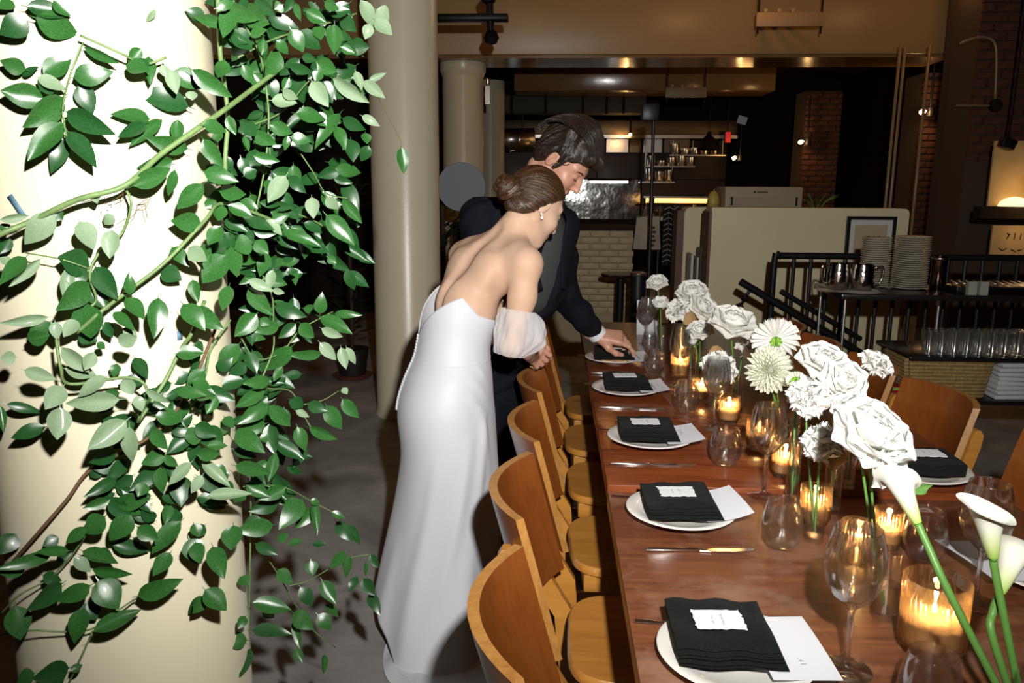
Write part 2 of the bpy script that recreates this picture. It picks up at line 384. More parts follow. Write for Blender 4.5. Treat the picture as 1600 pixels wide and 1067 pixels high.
# brick piers: every brick a piece of the pier
def brick_me(L, H, D, name):
    v, f = box_vf(-L / 2, L / 2, -D / 2, D / 2, -H / 2, H / 2, 0.004); return mesh(name, v, f, True, 40)
BR_FULL = brick_me(0.205, 0.062, 0.05, 'brick'); BR_HALF = brick_me(0.098, 0.062, 0.05, 'brick')
def pier(name, x0, x1, y, z0, z1, depth=0.45, bz0=None, bmat=M_BRICK, core=M_MORTAR, seed=1, L=0.215, H=0.075, full=BR_FULL, half=BR_HALF):
    rnd = random.Random(seed)
    v, f = box_vf(x0 + 0.01, x1 - 0.01, y + 0.012, y + depth, z0, z1); p = struct(name, mesh(name, v, f, False), core)
    bz = z0 if bz0 is None else bz0; row = int(round((bz - z0) / H)); z = z0 + (row + 0.5) * H
    if len(full.materials) == 0: full.materials.append(bmat); half.materials.append(bmat)
    while z + H / 2 <= z1 + 1e-4:
        x = x0 - (L / 2 if row % 2 else 0)
        while x < x1 - 0.02:
            a = max(x, x0); b = min(x + L, x1)
            if b - a > 0.06:
                o = obj('brick', full if b - a > L * 0.75 else half, bmat, p, ((a + b) / 2, y + rnd.uniform(0.0, 0.008), z))
                w = (b - a - (L - 0.205 if L > 0.2 else 0.006)) / (full.dimensions_x if False else (FULL_L[full.name] if b - a > L * 0.75 else FULL_L[half.name]))
                o.scale.x = w
            x += L
        z += H; row += 1
    return p
FULL_L = {BR_FULL.name: 0.205, BR_HALF.name: 0.098}
pier('wall_pier_front', 3.50, 4.75, 7.2, 0, 3.42, 0.6, bz0=1.75, seed=2)
pier('wall_pier_middle', 4.10 + 0.02, 4.62, 9.6, 0, 2.77, 0.5, bz0=0.9, seed=3)
pier('wall_pier_rear', 3.42, 3.92, 11.6, 0, 2.8, 0.5, bz0=1.2, seed=4)
# low painted brick wall of the kitchen bar
WB_F = brick_me(0.158, 0.05, 0.03, 'brick'); WB_H = brick_me(0.076, 0.05, 0.03, 'brick'); FULL_L[WB_F.name] = 0.158; FULL_L[WB_H.name] = 0.076
pier('wall_bar_front', -0.10, 0.69, 7.0, 0, 1.12, 0.25, bz0=0.40, bmat=M_WBRICK, core=mat('bar_mortar', (0.36, 0.30, 0.18), 0.8), seed=5, L=0.164, H=0.056, full=WB_F, half=WB_H)
quad_box('wall_bar_cap', -0.9, 0.72, 6.95, 7.35, 1.125, 1.16, M_DARK)
quad_box('wall_bar_side', -0.9, -0.105, 7.02, 7.25, 0, 1.12, M_DARK)

# cream half walls round the stair
def half_wall(name, x0, x1, y0, y1, h, r, left=False):
    pts = [(x0, 0), (x1, 0)]
    if left:
        pts += [(x1, h)] + [(x0 + r - r * math.sin(a), h - r + r * math.cos(a)) for a in np.linspace(0, math.pi / 2, 7)]
    else:
        pts += [(x1 - r + r * math.cos(a), h - r + r * math.sin(a)) for a in np.linspace(0, math.pi / 2, 7)] + [(x0, h)]
    v, f = prism_vf(pts, y0, y1, 'Y'); return struct(name, mesh(name, v, f, False), M_CREAMW)
half_wall('wall_stair_front', 1.075, 2.40, 5.6, 5.82, 1.36, 0.035)
quad_box('trim_5', 1.055, 1.074, 5.58, 5.84, 0, 1.33, mat('brown_end_board', (0.09, 0.035, 0.015), 0.5))
half_wall('wall_stair_rear', 0.985, 1.6, 6.2, 6.4, 1.345, 0.05, True)
quad_box('trim_6', 0.93, 0.984, 6.19, 6.41, 0, 1.32, MATS['brown_end_board'])
# ------------------------------------------------------------------ tables
M_TABLE = wood_mat('mahogany_table_wood', (0.30, 0.105, 0.042), (0.13, 0.040, 0.017), 0.34, 'X', 5.0, 0.06, 0.15, c3=(0.40, 0.245, 0.16), mottle=0.85)
M_TABLE2 = wood_mat('polished_table_wood', (0.24, 0.062, 0.018), (0.10, 0.022, 0.008), 0.22, 'X', 5.0, 0.03, 0.4)
TX0, TX1 = 0.142, 1.12
ZN, ZF = 0.75, 0.764
def table(label, y0, y1, z, m):
    t = thing('dining_table', label, 'table', ((TX0 + TX1) / 2, (y0 + y1) / 2, 0)); hx = (TX1 - TX0) / 2; hy = (y1 - y0) / 2
    box('tabletop', -hx, hx, -hy, hy, z - 0.042, z, m, t, 0.004)
    box('apron', -hx + 0.06, hx - 0.06, -hy + 0.06, hy - 0.06, z - 0.13, z - 0.043, M_DARK, t)
    for sx in (-1, 1):
        for sy in (-1, 1):
            box('leg', sx * (hx - 0.10) - 0.03, sx * (hx - 0.10) + 0.03, sy * (hy - 0.10) - 0.03, sy * (hy - 0.10) + 0.03, 0, z - 0.131, M_DARK, t, 0.004)
    return t
table('long dark wooden dining table in the foreground, nearest the camera', -0.25, 1.895, ZN, M_TABLE)
table('polished red-brown wooden dining table beyond the seam, reaching to the far end', 1.903, 4.35, ZF, M_TABLE2)
def tz(y): return ZN if y < 1.9 else ZF

# ------------------------------------------------------------------ chairs: bent plywood back, two rear posts, saddle seat
M_SEAT = wood_mat('chair_seat_wood', (0.55, 0.25, 0.048), (0.42, 0.17, 0.030), 0.32, 'X', 3.0, 0.03, 0.3)
M_BACKP = wood_mat('chair_back_veneer', (0.25, 0.072, 0.013), (0.19, 0.05, 0.009), 0.30, 'Z', 5.0, 0.02, 0.3)
M_EDGE = wood_mat('plywood_edge', (0.44, 0.215, 0.055), (0.30, 0.13, 0.028), 0.4, 'Z', 14.0, 0.05)
def chair_parts(t):
    # local: faces +X, width along Y; back on the -X side
    w, th = 0.205, 0.020
    def back_pt(u, s, off):           # u in -1..1 across, s 0..1 up
        xm = -0.215 - 0.085 * s; bow = 0.072 * (1 - u * u)
        nx, ny = -1.0, 2 * 0.072 * u / w * 1.0; l = math.hypot(nx, ny)
        return (xm - bow + nx / l * off, u * w - ny / l * off * -1 * 0 + (ny / l) * off * -1 * -1 * 0.9, 0.515 + 0.315 * s)
    nu, nv = 17, 8; v = []; f = []
    for off in (0, th):
        for j in range(nv):
            for i in range(nu): v.append(back_pt(i / (nu - 1) * 2 - 1, j / (nv - 1), off))
    K = nu * nv
    for j in range(nv - 1):
        for i in range(nu - 1):
            a = j * nu + i; f.append((a, a + 1, a + nu + 1, a + nu)); f.append((K + a, K + a + nu, K + a + nu + 1, K + a + 1))
    me = mesh('back_panel', v, f, True); bp = obj('back_panel', me, M_BACKP, t)
    e = []; 
    for i in range(nu - 1):
        e.append((i, K + i, K + i + 1, i + 1)); a = (nv - 1) * nu + i; e.append((a, a + 1, K + a + 1, K + a))
    for j in range(nv - 1):
        a = j * nu; e.append((a, a + nu, K + a + nu, K + a)); a = j * nu + nu - 1; e.append((a, K + a, K + a + nu, a + nu))
    used = sorted({k for q in e for k in q}); mp = {k: n for n, k in enumerate(used)}
    obj('plywood_edge', mesh('plywood_edge', [v[k] for k in used], [tuple(mp[k] for k in q) for q in e], False), M_EDGE, bp)
    # seat: rounded saddle
    poly = []
    for k in range(40):
        a = 2 * math.pi * k / 40; c, s = math.cos(a), math.sin(a); n = 4.0
        rx = abs(c) ** (2 / n) * (1 if c > 0 else -1); ry = abs(s) ** (2 / n) * (1 if s > 0 else -1)
        poly.append((rx * 0.205, ry * (0.205 if rx > 0 else 0.195)))
    v = []; f = []
    rings = [(0.95, 0.424), (1.0, 0.432), (1.0, 0.446), (0.97, 0.454), (0.8, 0.452), (0.5, 0.447), (0.2, 0.444)]
    for sc, z in rings: v += [(x * sc, y * sc, z) for x, y in poly]
    for r in range(len(rings) - 1):
        for k in range(40): f.append((r * 40 + k, r * 40 + (k + 1) % 40, (r + 1) * 40 + (k + 1) % 40, (r + 1) * 40 + k))
    f.append(tuple(range(40))[::-1]); f.append(tuple(range(240, 280)))
    obj('seat', mesh('seat', v, f, True, 50), M_SEAT, t)
    box('apron', -0.17, 0.17, -0.165, 0.165, 0.372, 0.425, M_SEAT, t, 0.006)
    for s in (-1, 1):
        # rear post: rises behind the panel end, rounded top
        pr = [(-0.20, 0.0), (-0.165, 0.0), (-0.195, 0.42), (-0.262, 0.53), (-0.312, 0.70), (-0.318, 0.735), (-0.330, 0.752), (-0.346, 0.752), (-0.356, 0.735), (-0.352, 0.70), (-0.298, 0.50), (-0.238, 0.40)]
        v, f = prism_vf([(x, z) for x, z in pr], s * 0.176 - 0.014, s * 0.176 + 0.014, 'Y')
        obj('rear_leg', mesh('rear_leg', v, f, False), M_SEAT, t)
        box('front_leg', 0.135, 0.170, s * 0.16 - 0.016, s * 0.16 + 0.016, 0, 0.372, M_SEAT, t, 0.004)
        box('stretcher', -0.17, 0.14, s * 0.16 - 0.009, s * 0.16 + 0.009, 0.17, 0.20, M_SEAT, t, 0.003)
    return t
CH_L = ['nearest the camera, on the left side of the table', 'second from the camera on the left side',
        'third from the camera on the left side', 'fourth from the camera on the left side',
        'fifth from the camera, below the groom\'s hands', 'last on the left side, at the far end of the table']
c0 = thing('plywood_chair', 'bent plywood chair ' + CH_L[0], 'chair', (0.258, 1.21, 0), 0.04, 'plywood dining chairs'); chair_parts(c0)
LCH = [(0.250, 1.73, -0.02), (0.262, 2.25, 0.03), (0.265, 2.76, 0.0), (0.26, 3.25, 0.0), (0.27, 3.76, 0.02)]
for k, (x, y, rz) in enumerate(LCH):
    c = copy_tree(c0); c.location = (x, y, 0); c.rotation_euler = (0, 0, rz); c['label'] = 'bent plywood chair ' + CH_L[k + 1]
CH_R = ['cut off by the right edge of the photo', 'on the right with its whole back in view behind a napkin',
        'on the right side behind the tall carnation', 'on the right side behind the dahlias', 'furthest back on the right side']
RCH = [(1.03, 2.06, math.pi - 0.05), (0.985, 2.63, math.pi + 0.10), (0.93, 3.10, math.pi), (0.87, 3.54, math.pi), (0.86, 4.0, math.pi)]
for k, (x, y, rz) in enumerate(RCH):
    c = copy_tree(c0); c.location = (x, y, 0); c.rotation_euler = (0, 0, rz); c['label'] = 'bent plywood chair ' + CH_R[k]

# ------------------------------------------------------------------ place settings
M_CHINA = mat('white_china', (0.80, 0.78, 0.73), 0.12, coat=0.4)
M_NAP = mat('black_linen', (0.006, 0.0075, 0.007), 0.9, var=(0.012, 0.014, 0.013), scale=500, bump=0.35, bscale=900, sheen=0.02, spec=0.08)
M_PAPER = mat('white_paper', (0.83, 0.85, 0.90), 0.7)
M_CARD = mat('torn_card', (0.80, 0.82, 0.84), 0.85, bump=0.15, bscale=300)
M_INK = mat('grey_ink', (0.20, 0.20, 0.22), 0.8)
M_KNIFE = mat('polished_cutlery', (0.80, 0.78, 0.76), 0.16, metal=1.0)
def plate_me():
    prof = [(0.001, 0.004), (0.055, 0.004), (0.06, 0.0), (0.064, 0.004), (0.095, 0.012), (0.122, 0.021), (0.125, 0.0235), (0.122, 0.026), (0.095, 0.0175), (0.07, 0.010), (0.04, 0.009), (0.001, 0.009)]
    v, f = lathe_vf(prof, 56); return mesh('plate', v, f, True, 60)
PLATE = plate_me(); PLATE.materials.append(M_CHINA)
def napkin_me(seed, L=0.150, Wd=0.165):
    """cloth folded over itself: a closed fold outline in the YZ plane drawn out along X"""
    rnd = random.Random(seed); h = L / 2
    # outline of stacked folds (y, z), near end at -y
    path = [(h, 0.0), (-h + 0.004, 0.0), (-h - 0.004, 0.004), (-h + 0.002, 0.009), (h - 0.01, 0.010), (-h + 0.006, 0.0112), (-h - 0.001, 0.016), (-h + 0.006, 0.0205),
            (h - 0.02, 0.0195), (-h + 0.014, 0.0215), (-h + 0.006, 0.026), (-h + 0.014, 0.031), (-h * 0.3, 0.0325), (h * 0.45, 0.032), (h * 0.52, 0.0325), (h * 0.56, 0.0315), (h - 0.004, 0.0300), (h, 0.027)]
    pts = [np.array([0, a, b]) for a, b in path]; sp = spline(pts, 4); n = len(sp); v = []; f = []; nx = 12
    for j in range(nx):
        u = j / (nx - 1) * 2 - 1
        for p in sp:
            up = p[2] / 0.032
            wob = 0.0022 * math.sin(3.1 * u + seed + p[1] * 40) * up + 0.002 * math.sin(7 * u + 2 * seed) * up
            tw = 0.010 * up * u * math.sin(seed)
            v.append((u * Wd / 2 * (1 - 0.06 * up) - 0.010 * up, p[1] + tw + 0.003 * math.sin(5 * u + seed), p[2] + wob + 0.003 * up * abs(u) ** 3 * -1))
    for j in range(nx - 1):
        for i in range(n): f.append((j * n + i, j * n + (i + 1) % n, (j + 1) * n + (i + 1) % n, (j + 1) * n + i))
    f.append(tuple(range(n))[::-1]); f.append(tuple((nx - 1) * n + i for i in range(n)))
    me = mesh('napkin', v, f, True, 70); me.materials.append(M_NAP); return me
def card_vf(w, d, seed, th=0.0015, torn=0.0022):
    rnd = random.Random(seed); P = []
    for (x0, y0, x1, y1) in ((-w, -d, w, -d), (w, -d, w, d), (w, d, -w, d), (-w, d, -w, -d)):
        for k in range(12):
            t = k / 12; P.append((x0 + (x1 - x0) * t + rnd.uniform(-torn, torn), y0 + (y1 - y0) * t + rnd.uniform(-torn, torn)))
    return prism_vf(P, 0, th)
def marks(parent, rows, z, seed, name='print'):
    """small handwriting strokes, too small to read in the photo"""
    rnd = random.Random(seed); b = MB()
    for (x, y0, y1, h) in rows:
        y = y0
        while y < y1:
            l = rnd.uniform(0.6, 1.2) * h * 0.5
            b.box(x - h * rnd.uniform(0.3, 0.5), x + h * rnd.uniform(0.3, 0.5), y, y + h * 0.12, z, z + 0.0003)
            if rnd.random() < 0.7: xx = x + h * rnd.uniform(-0.4, 0.4); b.box(xx - h * 0.06, xx + h * 0.06, y, y + l, z, z + 0.0003)
            y += h * rnd.uniform(0.6, 0.9) if rnd.random() > 0.12 else h * 1.6
    o = b.build(name, M_INK, parent, False); o['kind'] = 'stuff'; return o
def menu_me(seed, lift):
    w, d = 0.052, 0.088
    def fn(u, v): x = (u * 2 - 1) * w; y = (v * 2 - 1) * d; return (x, y, lift * max(0, u - 0.2) ** 2 * 1.3 + 0.004 * math.sin(v * 2.6 + seed) * u)
    v, f = grid_vf(fn, 8, 10); n = len(v)
    v2 = [(p[0], p[1], p[2] - 0.0006) for p in v]; me = mesh('menu_card', v + v2, f + [tuple(i + n for i in q)[::-1] for q in f], True); me.materials.append(M_PAPER); return me
def knife_parts(t):
    b = MB(); b.add(*box_vf(0, 0.115, -0.0045, 0.0045, 0.001, 0.007, 0.0018)); b.build('handle', M_KNIFE, t)
    pts = [(0.112, -0.004), (0.135, -0.008), (0.19, -0.0085), (0.222, -0.005), (0.231, 0.002), (0.225, 0.006), (0.15, 0.007), (0.112, 0.004)]
    v, f = prism_vf(pts, 0.0015, 0.0040); obj('blade', mesh('blade', v, f, False), M_KNIFE, t)
def fork_parts(t):
    b = MB(); P = spline([(0, 0, 0.006), (0.04, 0, 0.004), (0.10, 0, 0.003), (0.13, 0, 0.008)], 5)
    b.tube(P, [0.0055] * 5 + [0.004] * (len(P) - 5), 8, flat=0.45); b.build('handle', M_KNIFE, t)
    h = MB(); h.box(0.128, 0.150, -0.011, 0.011, 0.006, 0.0085, 0.001)
    h.build('fork_head', M_KNIFE, t)
    for k in range(4): box('tine', 0.149, 0.190, -0.0105 + k * 0.006, -0.0075 + k * 0.006, 0.006, 0.008, M_KNIFE, t)
SET_L = ['at the left setting nearest the camera', 'at the second left setting from the camera', 'at the third left setting from the camera',
         'at the fourth left setting from the camera', 'under the groom\'s reaching hand', 'on the right side below the big rose', 'at the right edge of the photo']
# x, y, napkin dx, napkin dy, rot, menu dx, dy, rot, lift
SETS = [(0.300, 1.175, -0.015, 0.02, 0.0, 0.085, 0.005, 0.05, 0.0), (0.300, 1.745, 0.0, 0.0, 0.02, 0.088, 0.01, 0.10, 0.02), (0.288, 2.245, -0.005, 0.005, 0.0, 0.086, 0.0, 0.06, 0.015),
        (0.268, 2.815, 0.005, 0.01, 0.02, 0.088, 0.0, 0.08, 0.012), (0.262, 3.33, 0.0, 0.0, -0.04, 0.090, -0.015, 0.12, 0.01), (0.955, 2.02, 0.0, 0.0, 3.10, -0.085, 0.02, 3.2, 0.01), (0.98, 1.49, 0.0, 0.0, 3.14, -0.12, 0.02, 3.3, 0.01)]
rng = random.Random(5)
for k, (x, y, nx, ny, nr, mx, my, mr, lift) in enumerate(SETS):
    z = tz(y); L = SET_L[k]
    p = obj('plate', PLATE, M_CHINA, None, (x, y, z + 0.001)); tag(p, 'round white china plate ' + L, 'plate', 'dinner plates on the table')
    mz = z + 0.0275
    m = obj('menu_card', menu_me(k, lift), M_PAPER, None, (x + mx, y + my, mz), (0, 0, mr)); tag(m, 'white printed menu card ' + L, 'menu', 'menu cards')
    marks(m, [(0.006, -0.05, 0.04, 0.010), (0.028, -0.045, -0.018, 0.006), (0.027, 0.0, 0.016, 0.014), (0.028, 0.035, 0.062, 0.006)], 0.0012 + lift * 0.05, 20 + k)
    if k == 6: continue
    n = obj('folded_napkin', napkin_me(k * 1.7 + 0.3), M_NAP, None, (x + nx, y + ny, z + 0.0285), (0, 0, nr)); tag(n, 'folded black linen napkin ' + L, 'napkin', 'folded black napkins')
    v, f = card_vf(0.040, 0.028, k); c = obj('place_card', mesh('place_card', v, f, False), M_CARD, None, (x + nx - 0.012 * math.cos(nr), y + ny - 0.005, z + 0.0645), (0, 0.0, nr + rng.uniform(-0.08, 0.08)))
    tag(c, 'torn-edge white name card ' + L, 'name card', 'name cards')
    marks(c, [(-0.010, -0.013, 0.012, 0.004), (0.006, -0.017, 0.015, 0.005)], 0.0015, 40 + k)
    if k < 5:
        kx, ky, kr = [(0.14, 0.78, 0), (0.200, 1.565, 0.06), (0.158, 2.05, 0.02), (0.158, 2.60, 0.01), (0.152, 3.10, 0.0)][k]
        if k > 0:
            t = thing('table_knife', 'polished steel knife ' + L, 'knife', (kx, ky, tz(ky)), kr, 'table knives'); knife_parts(t)
        t = thing('table_fork', 'half-hidden steel fork ' + L, 'fork', (x - 0.150, y + 0.105, z + 0.0005), 0.0, 'table forks'); fork_parts(t)

# ------------------------------------------------------------------ glassware
G_WINE = glass_mat('wine_glass_crystal', (0.99, 0.99, 0.99), ior=1.5, real=0.45)
G_CLEAR = glass_mat('clear_glass', (0.99, 0.99, 0.99), ior=1.5, real=0.20)
G_VASE = glass_mat('vase_glass', (0.985, 0.985, 0.98), ior=1.5, real=0.10)
M_WATER = glass_mat('water', (0.985, 0.985, 0.98), ior=1.33, real=0.22)
def wine_me(s=1.0):
    o = [(0.0005, 0.0), (0.036, 0.0), (0.037, 0.001), (0.030, 0.003), (0.012, 0.006), (0.0055, 0.012), (0.0042, 0.03), (0.004, 0.085), (0.006, 0.098), (0.016, 0.107), (0.030, 0.121), (0.039, 0.139), (0.0425, 0.158), (0.041, 0.18), (0.0365, 0.205), (0.0325, 0.2210), (0.0324, 0.2220), (0.0320, 0.2224)]
    i = [(0.0316, 0.2220), (0.0315, 0.2210), (0.0355, 0.205), (0.0402, 0.18), (0.0416, 0.158), (0.038, 0.140), (0.029, 0.1235), (0.014, 0.111), (0.0005, 0.106)]
    v, f = lathe_vf([(r * s, z * s) for r, z in o + i], 40); me = mesh('wine_glass', v, f, True, 60); me.materials.append(G_WINE); return me
def tumbler_me():
    o = [(0.0005, 0.0), (0.024, 0.0), (0.031, 0.004), (0.040, 0.022), (0.0435, 0.042), (0.041, 0.066), (0.0355, 0.090), (0.0326, 0.1030), (0.0325, 0.1040), (0.0320, 0.1045)]
    i = [(0.0315, 0.1040), (0.0314, 0.1030), (0.0344, 0.090), (0.0402, 0.066), (0.0425, 0.042), (0.039, 0.023), (0.030, 0.0085), (0.0005, 0.007)]
    v, f = lathe_vf(o + i, 40); me = mesh('tumbler', v, f, True, 60); me.materials.append(G_CLEAR); return me
def tumbler_water_me():
    v, f = lathe_vf([(0.0005, 0.008), (0.029, 0.0095), (0.038, 0.0235), (0.0415, 0.042), (0.0395, 0.064), (0.0365, 0.075), (0.0005, 0.075)], 36); me = mesh('water', v, f, True, 50); me.materials.append(M_WATER); return me
WINE, TUMB, TWAT = wine_me(), tumbler_me(), tumbler_water_me()
def wineglass(x, y, label, s=1.0):
    o = obj('wine_glass', WINE, G_WINE, None, (x, y, tz(y) + 0.0005)); o.scale = (s, s, s); return tag(o, label, 'wine glass', 'stemmed wine glasses')
def tumbler(x, y, label, s=1.0):
    t = thing('water_tumbler', label, 'glass', (x, y, tz(y) + 0.0005), 0, 'stemless water tumblers'); t.scale = (s, s, s)
    obj('tumbler_bowl', TUMB, G_CLEAR, t); obj('water', TWAT, M_WATER, t)
wineglass(0.471, 1.164, 'empty wine glass in the foreground beside the nearest place setting', 1.08)
wineglass(0.527, 1.890, 'tall empty wine glass in front of the two dahlias', 1.05)
wineglass(0.505, 2.405, 'wine glass just in front of the low white carnation')
wineglass(0.475, 2.93, 'wine glass between the groom\'s hand and the candles')
wineglass(0.445, 3.75, 'furthest wine glass, in front of a standing white card')
wineglass(0.785, 1.391, 'wine glass on the right behind the white calla lilies', 1.05)
tumbler(0.490, 1.605, 'round water tumbler beside the second place setting', 1.0)
tumbler(0.468, 2.075, 'round water tumbler beside the third place setting', 0.98)
tumbler(0.446, 2.59, 'round water tumbler beside the fourth place setting', 0.98)
tumbler(0.405, 3.12, 'round water tumbler next to the groom\'s reaching hand', 0.95)
tumbler(0.545, 1.05, 'water tumbler cut off by the bottom edge beside the nearest wine glass', 1.0)
tumbler(0.770, 1.57, 'dark water tumbler on the right beyond the big ribbed candle holder', 1.0)
tumbler(0.690, 1.02, 'water tumbler at the bottom right around the calla lily stems', 1.0)
tumbler(0.44, 3.60, 'small far tumbler at the end of the table beside the standing card', 0.8)

# ------------------------------------------------------------------ candles in ribbed glass
G_RIB = glass_mat('ribbed_amber_glass', (0.97, 0.90, 0.80), glow=(1.0, 0.72, 0.42), glow_w=0.26, rough=0.05, real=0.30)
M_WAX = mat('candle_wax', (0.92, 0.72, 0.48), 0.5, sss=0.6)
M_FLAME = mat('candle_flame', (1, 0.6, 0.2), 0.5, emit=(1.0, 0.60, 0.22), estr=60.0)
M_WICK = mat('wick', (0.02, 0.015, 0.01), 0.9)
def candle(x, y, r, h, label, e=1.0, fill=0.50):
    t = thing('candle_holder', label, 'candle', (x, y, tz(y) + 0.0005), random.Random(label).uniform(0, 6), 'ribbed glass candle holders')
    fb = h * 0.10
    o = [(0.0005, 0), (r * 0.84, 0), (r * 0.86, 0.002), (r * 0.86, fb * 0.9), (r * 0.95, fb * 1.15), (r, fb * 1.4), (r, h * 0.95), (r, h)]
    i = [(r - 0.003, h), (r - 0.0035, h * 0.9), (r - 0.0035, fb * 1.6), (0.0005, fb * 1.5)]
    nb = 36 if r > 0.04 else 28
    v, f = lathe_vf(o, nb * 4, cap1=False, rib=nb, ribd=0.0040 if r > 0.04 else 0.003); g = MB().add(v, f); g.lathe(i, 48, cap0=False)
    g.build('ribbed_glass', G_RIB, t, True, 80)
    w = obj('candle_wax', mesh('candle_wax', *lathe_vf([(r * 0.72, fb * 1.6), (r * 0.78, fb * 1.7), (r * 0.78, h * fill - 0.002), (r * 0.74, h * fill), (0.0005, h * fill - 0.004)], 32), True, 40), M_WAX, t)
    obj('wick', mesh('wick', *tube_vf([(0, 0, h * fill - 0.004), (0.0005, 0, h * fill + 0.004), (0.001, 0, h * fill + 0.007)], 0.0008, 6)), M_WICK, t)
    fz = h * fill + 0.004; s = 1.0
    obj('flame', mesh('flame', *lathe_vf([(0.0004, fz), (0.003 * s, fz + 0.003), (0.0042 * s, fz + 0.007), (0.0032 * s, fz + 0.013), (0.0014 * s, fz + 0.019), (0.0002, fz + 0.023)], 12)), M_FLAME, t)
    l = add_light('flame_light', 'POINT', (0, 0, fz + 0.016), 0.36 * e, (1.0, 0.62, 0.29), 0.006); l.parent = t
    return t
CAND = [(0.628, 1.225, 0.0515, 0.130, 'largest ribbed glass candle holder, in the foreground beside the calla lilies', 1.6),
        (0.622, 1.535, 0.035, 0.090, 'ribbed candle holder seen through the nearest wine glass', 1.0),
        (0.600, 1.735, 0.034, 0.088, 'ribbed candle holder right of the second tumbler, behind green stems', 1.0),
        (0.604, 1.995, 0.034, 0.088, 'ribbed candle holder seen through the tall wine glass', 1.0),
        (0.715, 1.62, 0.030, 0.085, 'small candle holder with bright flame behind the glass vase in the foreground', 0.9),
        (0.590, 2.215, 0.034, 0.088, 'ribbed candle holder below the full-faced dahlia', 1.0),
        (0.560, 2.47, 0.034, 0.088, 'ribbed candle holder to the right of the low white carnation', 1.0),
        (0.520, 2.72, 0.034, 0.088, 'ribbed candle holder behind the low white carnation', 1.0),
        (0.500, 3.09, 0.036, 0.105, 'far ribbed candle holder glowing below the cluster of roses', 1.0),
        (0.545, 3.33, 0.034, 0.09, 'furthest ribbed candle holder at the end of the flower row', 1.0)]
for c in CAND: candle(*c)

# ------------------------------------------------------------------ standing white card at the far end
mc = obj('standing_card', mesh('standing_card', *box_vf(-0.055, 0.055, -0.001, 0.001, 0, 0.175)), M_PAPER, None, (0.475, 3.98, ZF), (-0.12, 0, 0.05))
tag(mc, 'tall white card standing upright at the far end of the table', 'card')
marks(mc, [], 0, 3) if False else None
# ------------------------------------------------------------------ flowers in bud vases
def petal_mat(name, c):
    m = bpy.data.materials.new(name); m.use_nodes = True; MATS[name] = m; n = m.node_tree.nodes; L = m.node_tree.links; b = n['Principled BSDF']; b.inputs['Base Color'].default_value = (*c, 1); b.inputs['Roughness'].default_value = 0.65; b.inputs['Specular IOR Level'].default_value = 0.2
    t = n.new('ShaderNodeBsdfTranslucent'); t.inputs['Color'].default_value = (*c, 1); mx = n.new('ShaderNodeMixShader'); mx.inputs[0].default_value = 0.30; L.new(b.outputs[0], mx.inputs[1]); L.new(t.outputs[0], mx.inputs[2]); L.new(mx.outputs[0], n['Material Output'].inputs['Surface']); return m
M_PETAL = petal_mat('white_petal', (0.93, 0.93, 0.89)); M_PETALC = petal_mat('cream_petal', (0.88, 0.84, 0.68)); M_DPETAL = petal_mat('dahlia_petal', (0.92, 0.93, 0.82))
M_STEM = mat('green_stem', (0.10, 0.24, 0.04), 0.45, var=(0.09, 0.22, 0.04), scale=30)
M_LIME = mat('lime_calyx', (0.25, 0.50, 0.05), 0.5)
M_DRY = mat('tan_dried_leaf', (0.42, 0.26, 0.10), 0.7, var=(0.30, 0.17, 0.06), scale=20)
def petal_vf(w, l, cup=0.25, curl=0.5, ruffle=0.0, tip=0.0, seed=0, n=7):
    """base at origin, grows +Z, outer side +X"""
    rnd = random.Random(seed); ph = rnd.uniform(0, 6)
    def fn(u, v):
        s = u * 2 - 1
        wid = w * (0.25 + 0.75 * math.sin(min(1, v * 1.15) * math.pi / 2) ** 0.8) * math.sqrt(max(0.05, 1 - (max(0, v - 0.55) / 0.47) ** 2.4))
        wid = max(wid, 0.12 * w)
        y = s * wid; x = -cup * w * s * s * (0.5 + v) + curl * l * 0.5 * v * v * v
        z = l * v * (1 - 0.10 * s * s * v) + tip * l * 0.12 * max(0, v - 0.8) * 5 * (1 - abs(s))
        if ruffle: x += ruffle * l * v * v * math.sin(s * 7 + ph); z += ruffle * l * 0.35 * v * v * math.sin(s * 11 + ph * 2)
        return (x, y, z)
    return grid_vf(fn, n, n)
PET = {}
def petal_me(key, *a, **k):
    if key not in PET: PET[key] = mesh('petal', *petal_vf(*a, **k))
    return PET[key]
def place_petal(parent, me, m, az, tilt, rad, up, sc, roll=0.0):
    o = obj('petal', me, m, parent)
    o.matrix_local = Matrix.Rotation(az, 4, 'Z') @ Matrix.Translation((rad, 0, up)) @ Matrix.Rotation(tilt, 4, 'Y') @ Matrix.Rotation(roll, 4, 'Z') @ Matrix.Scale(sc, 4)
    return o
def flower_root(name, label, cat, head, axis, vase, group, stem_r=0.0026, m=M_STEM, bend=None):
    """empty at the head, stem reaching down into the vase"""
    head = Vector(head); q = Vector(axis).normalized().to_track_quat('Z', 'X')
    t = bpy.data.objects.new(name, None); t.empty_display_size = 0.03; t.location = head; t.rotation_euler = q.to_euler(); link(t); tag(t, label, cat, group)
    inv = Matrix.LocRotScale(head, q, None).inverted(); v = Vector(vase); a = Vector(axis).normalized()
    mid = Vector(bend) if bend else head.lerp(v, 0.5) - a * 0.02
    P = [inv @ Vector(p) for p in spline([head, head - a * 0.03, mid, v], 6)]
    obj('stem', mesh('stem', *tube_vf(P, stem_r, 7)), m, t); return t
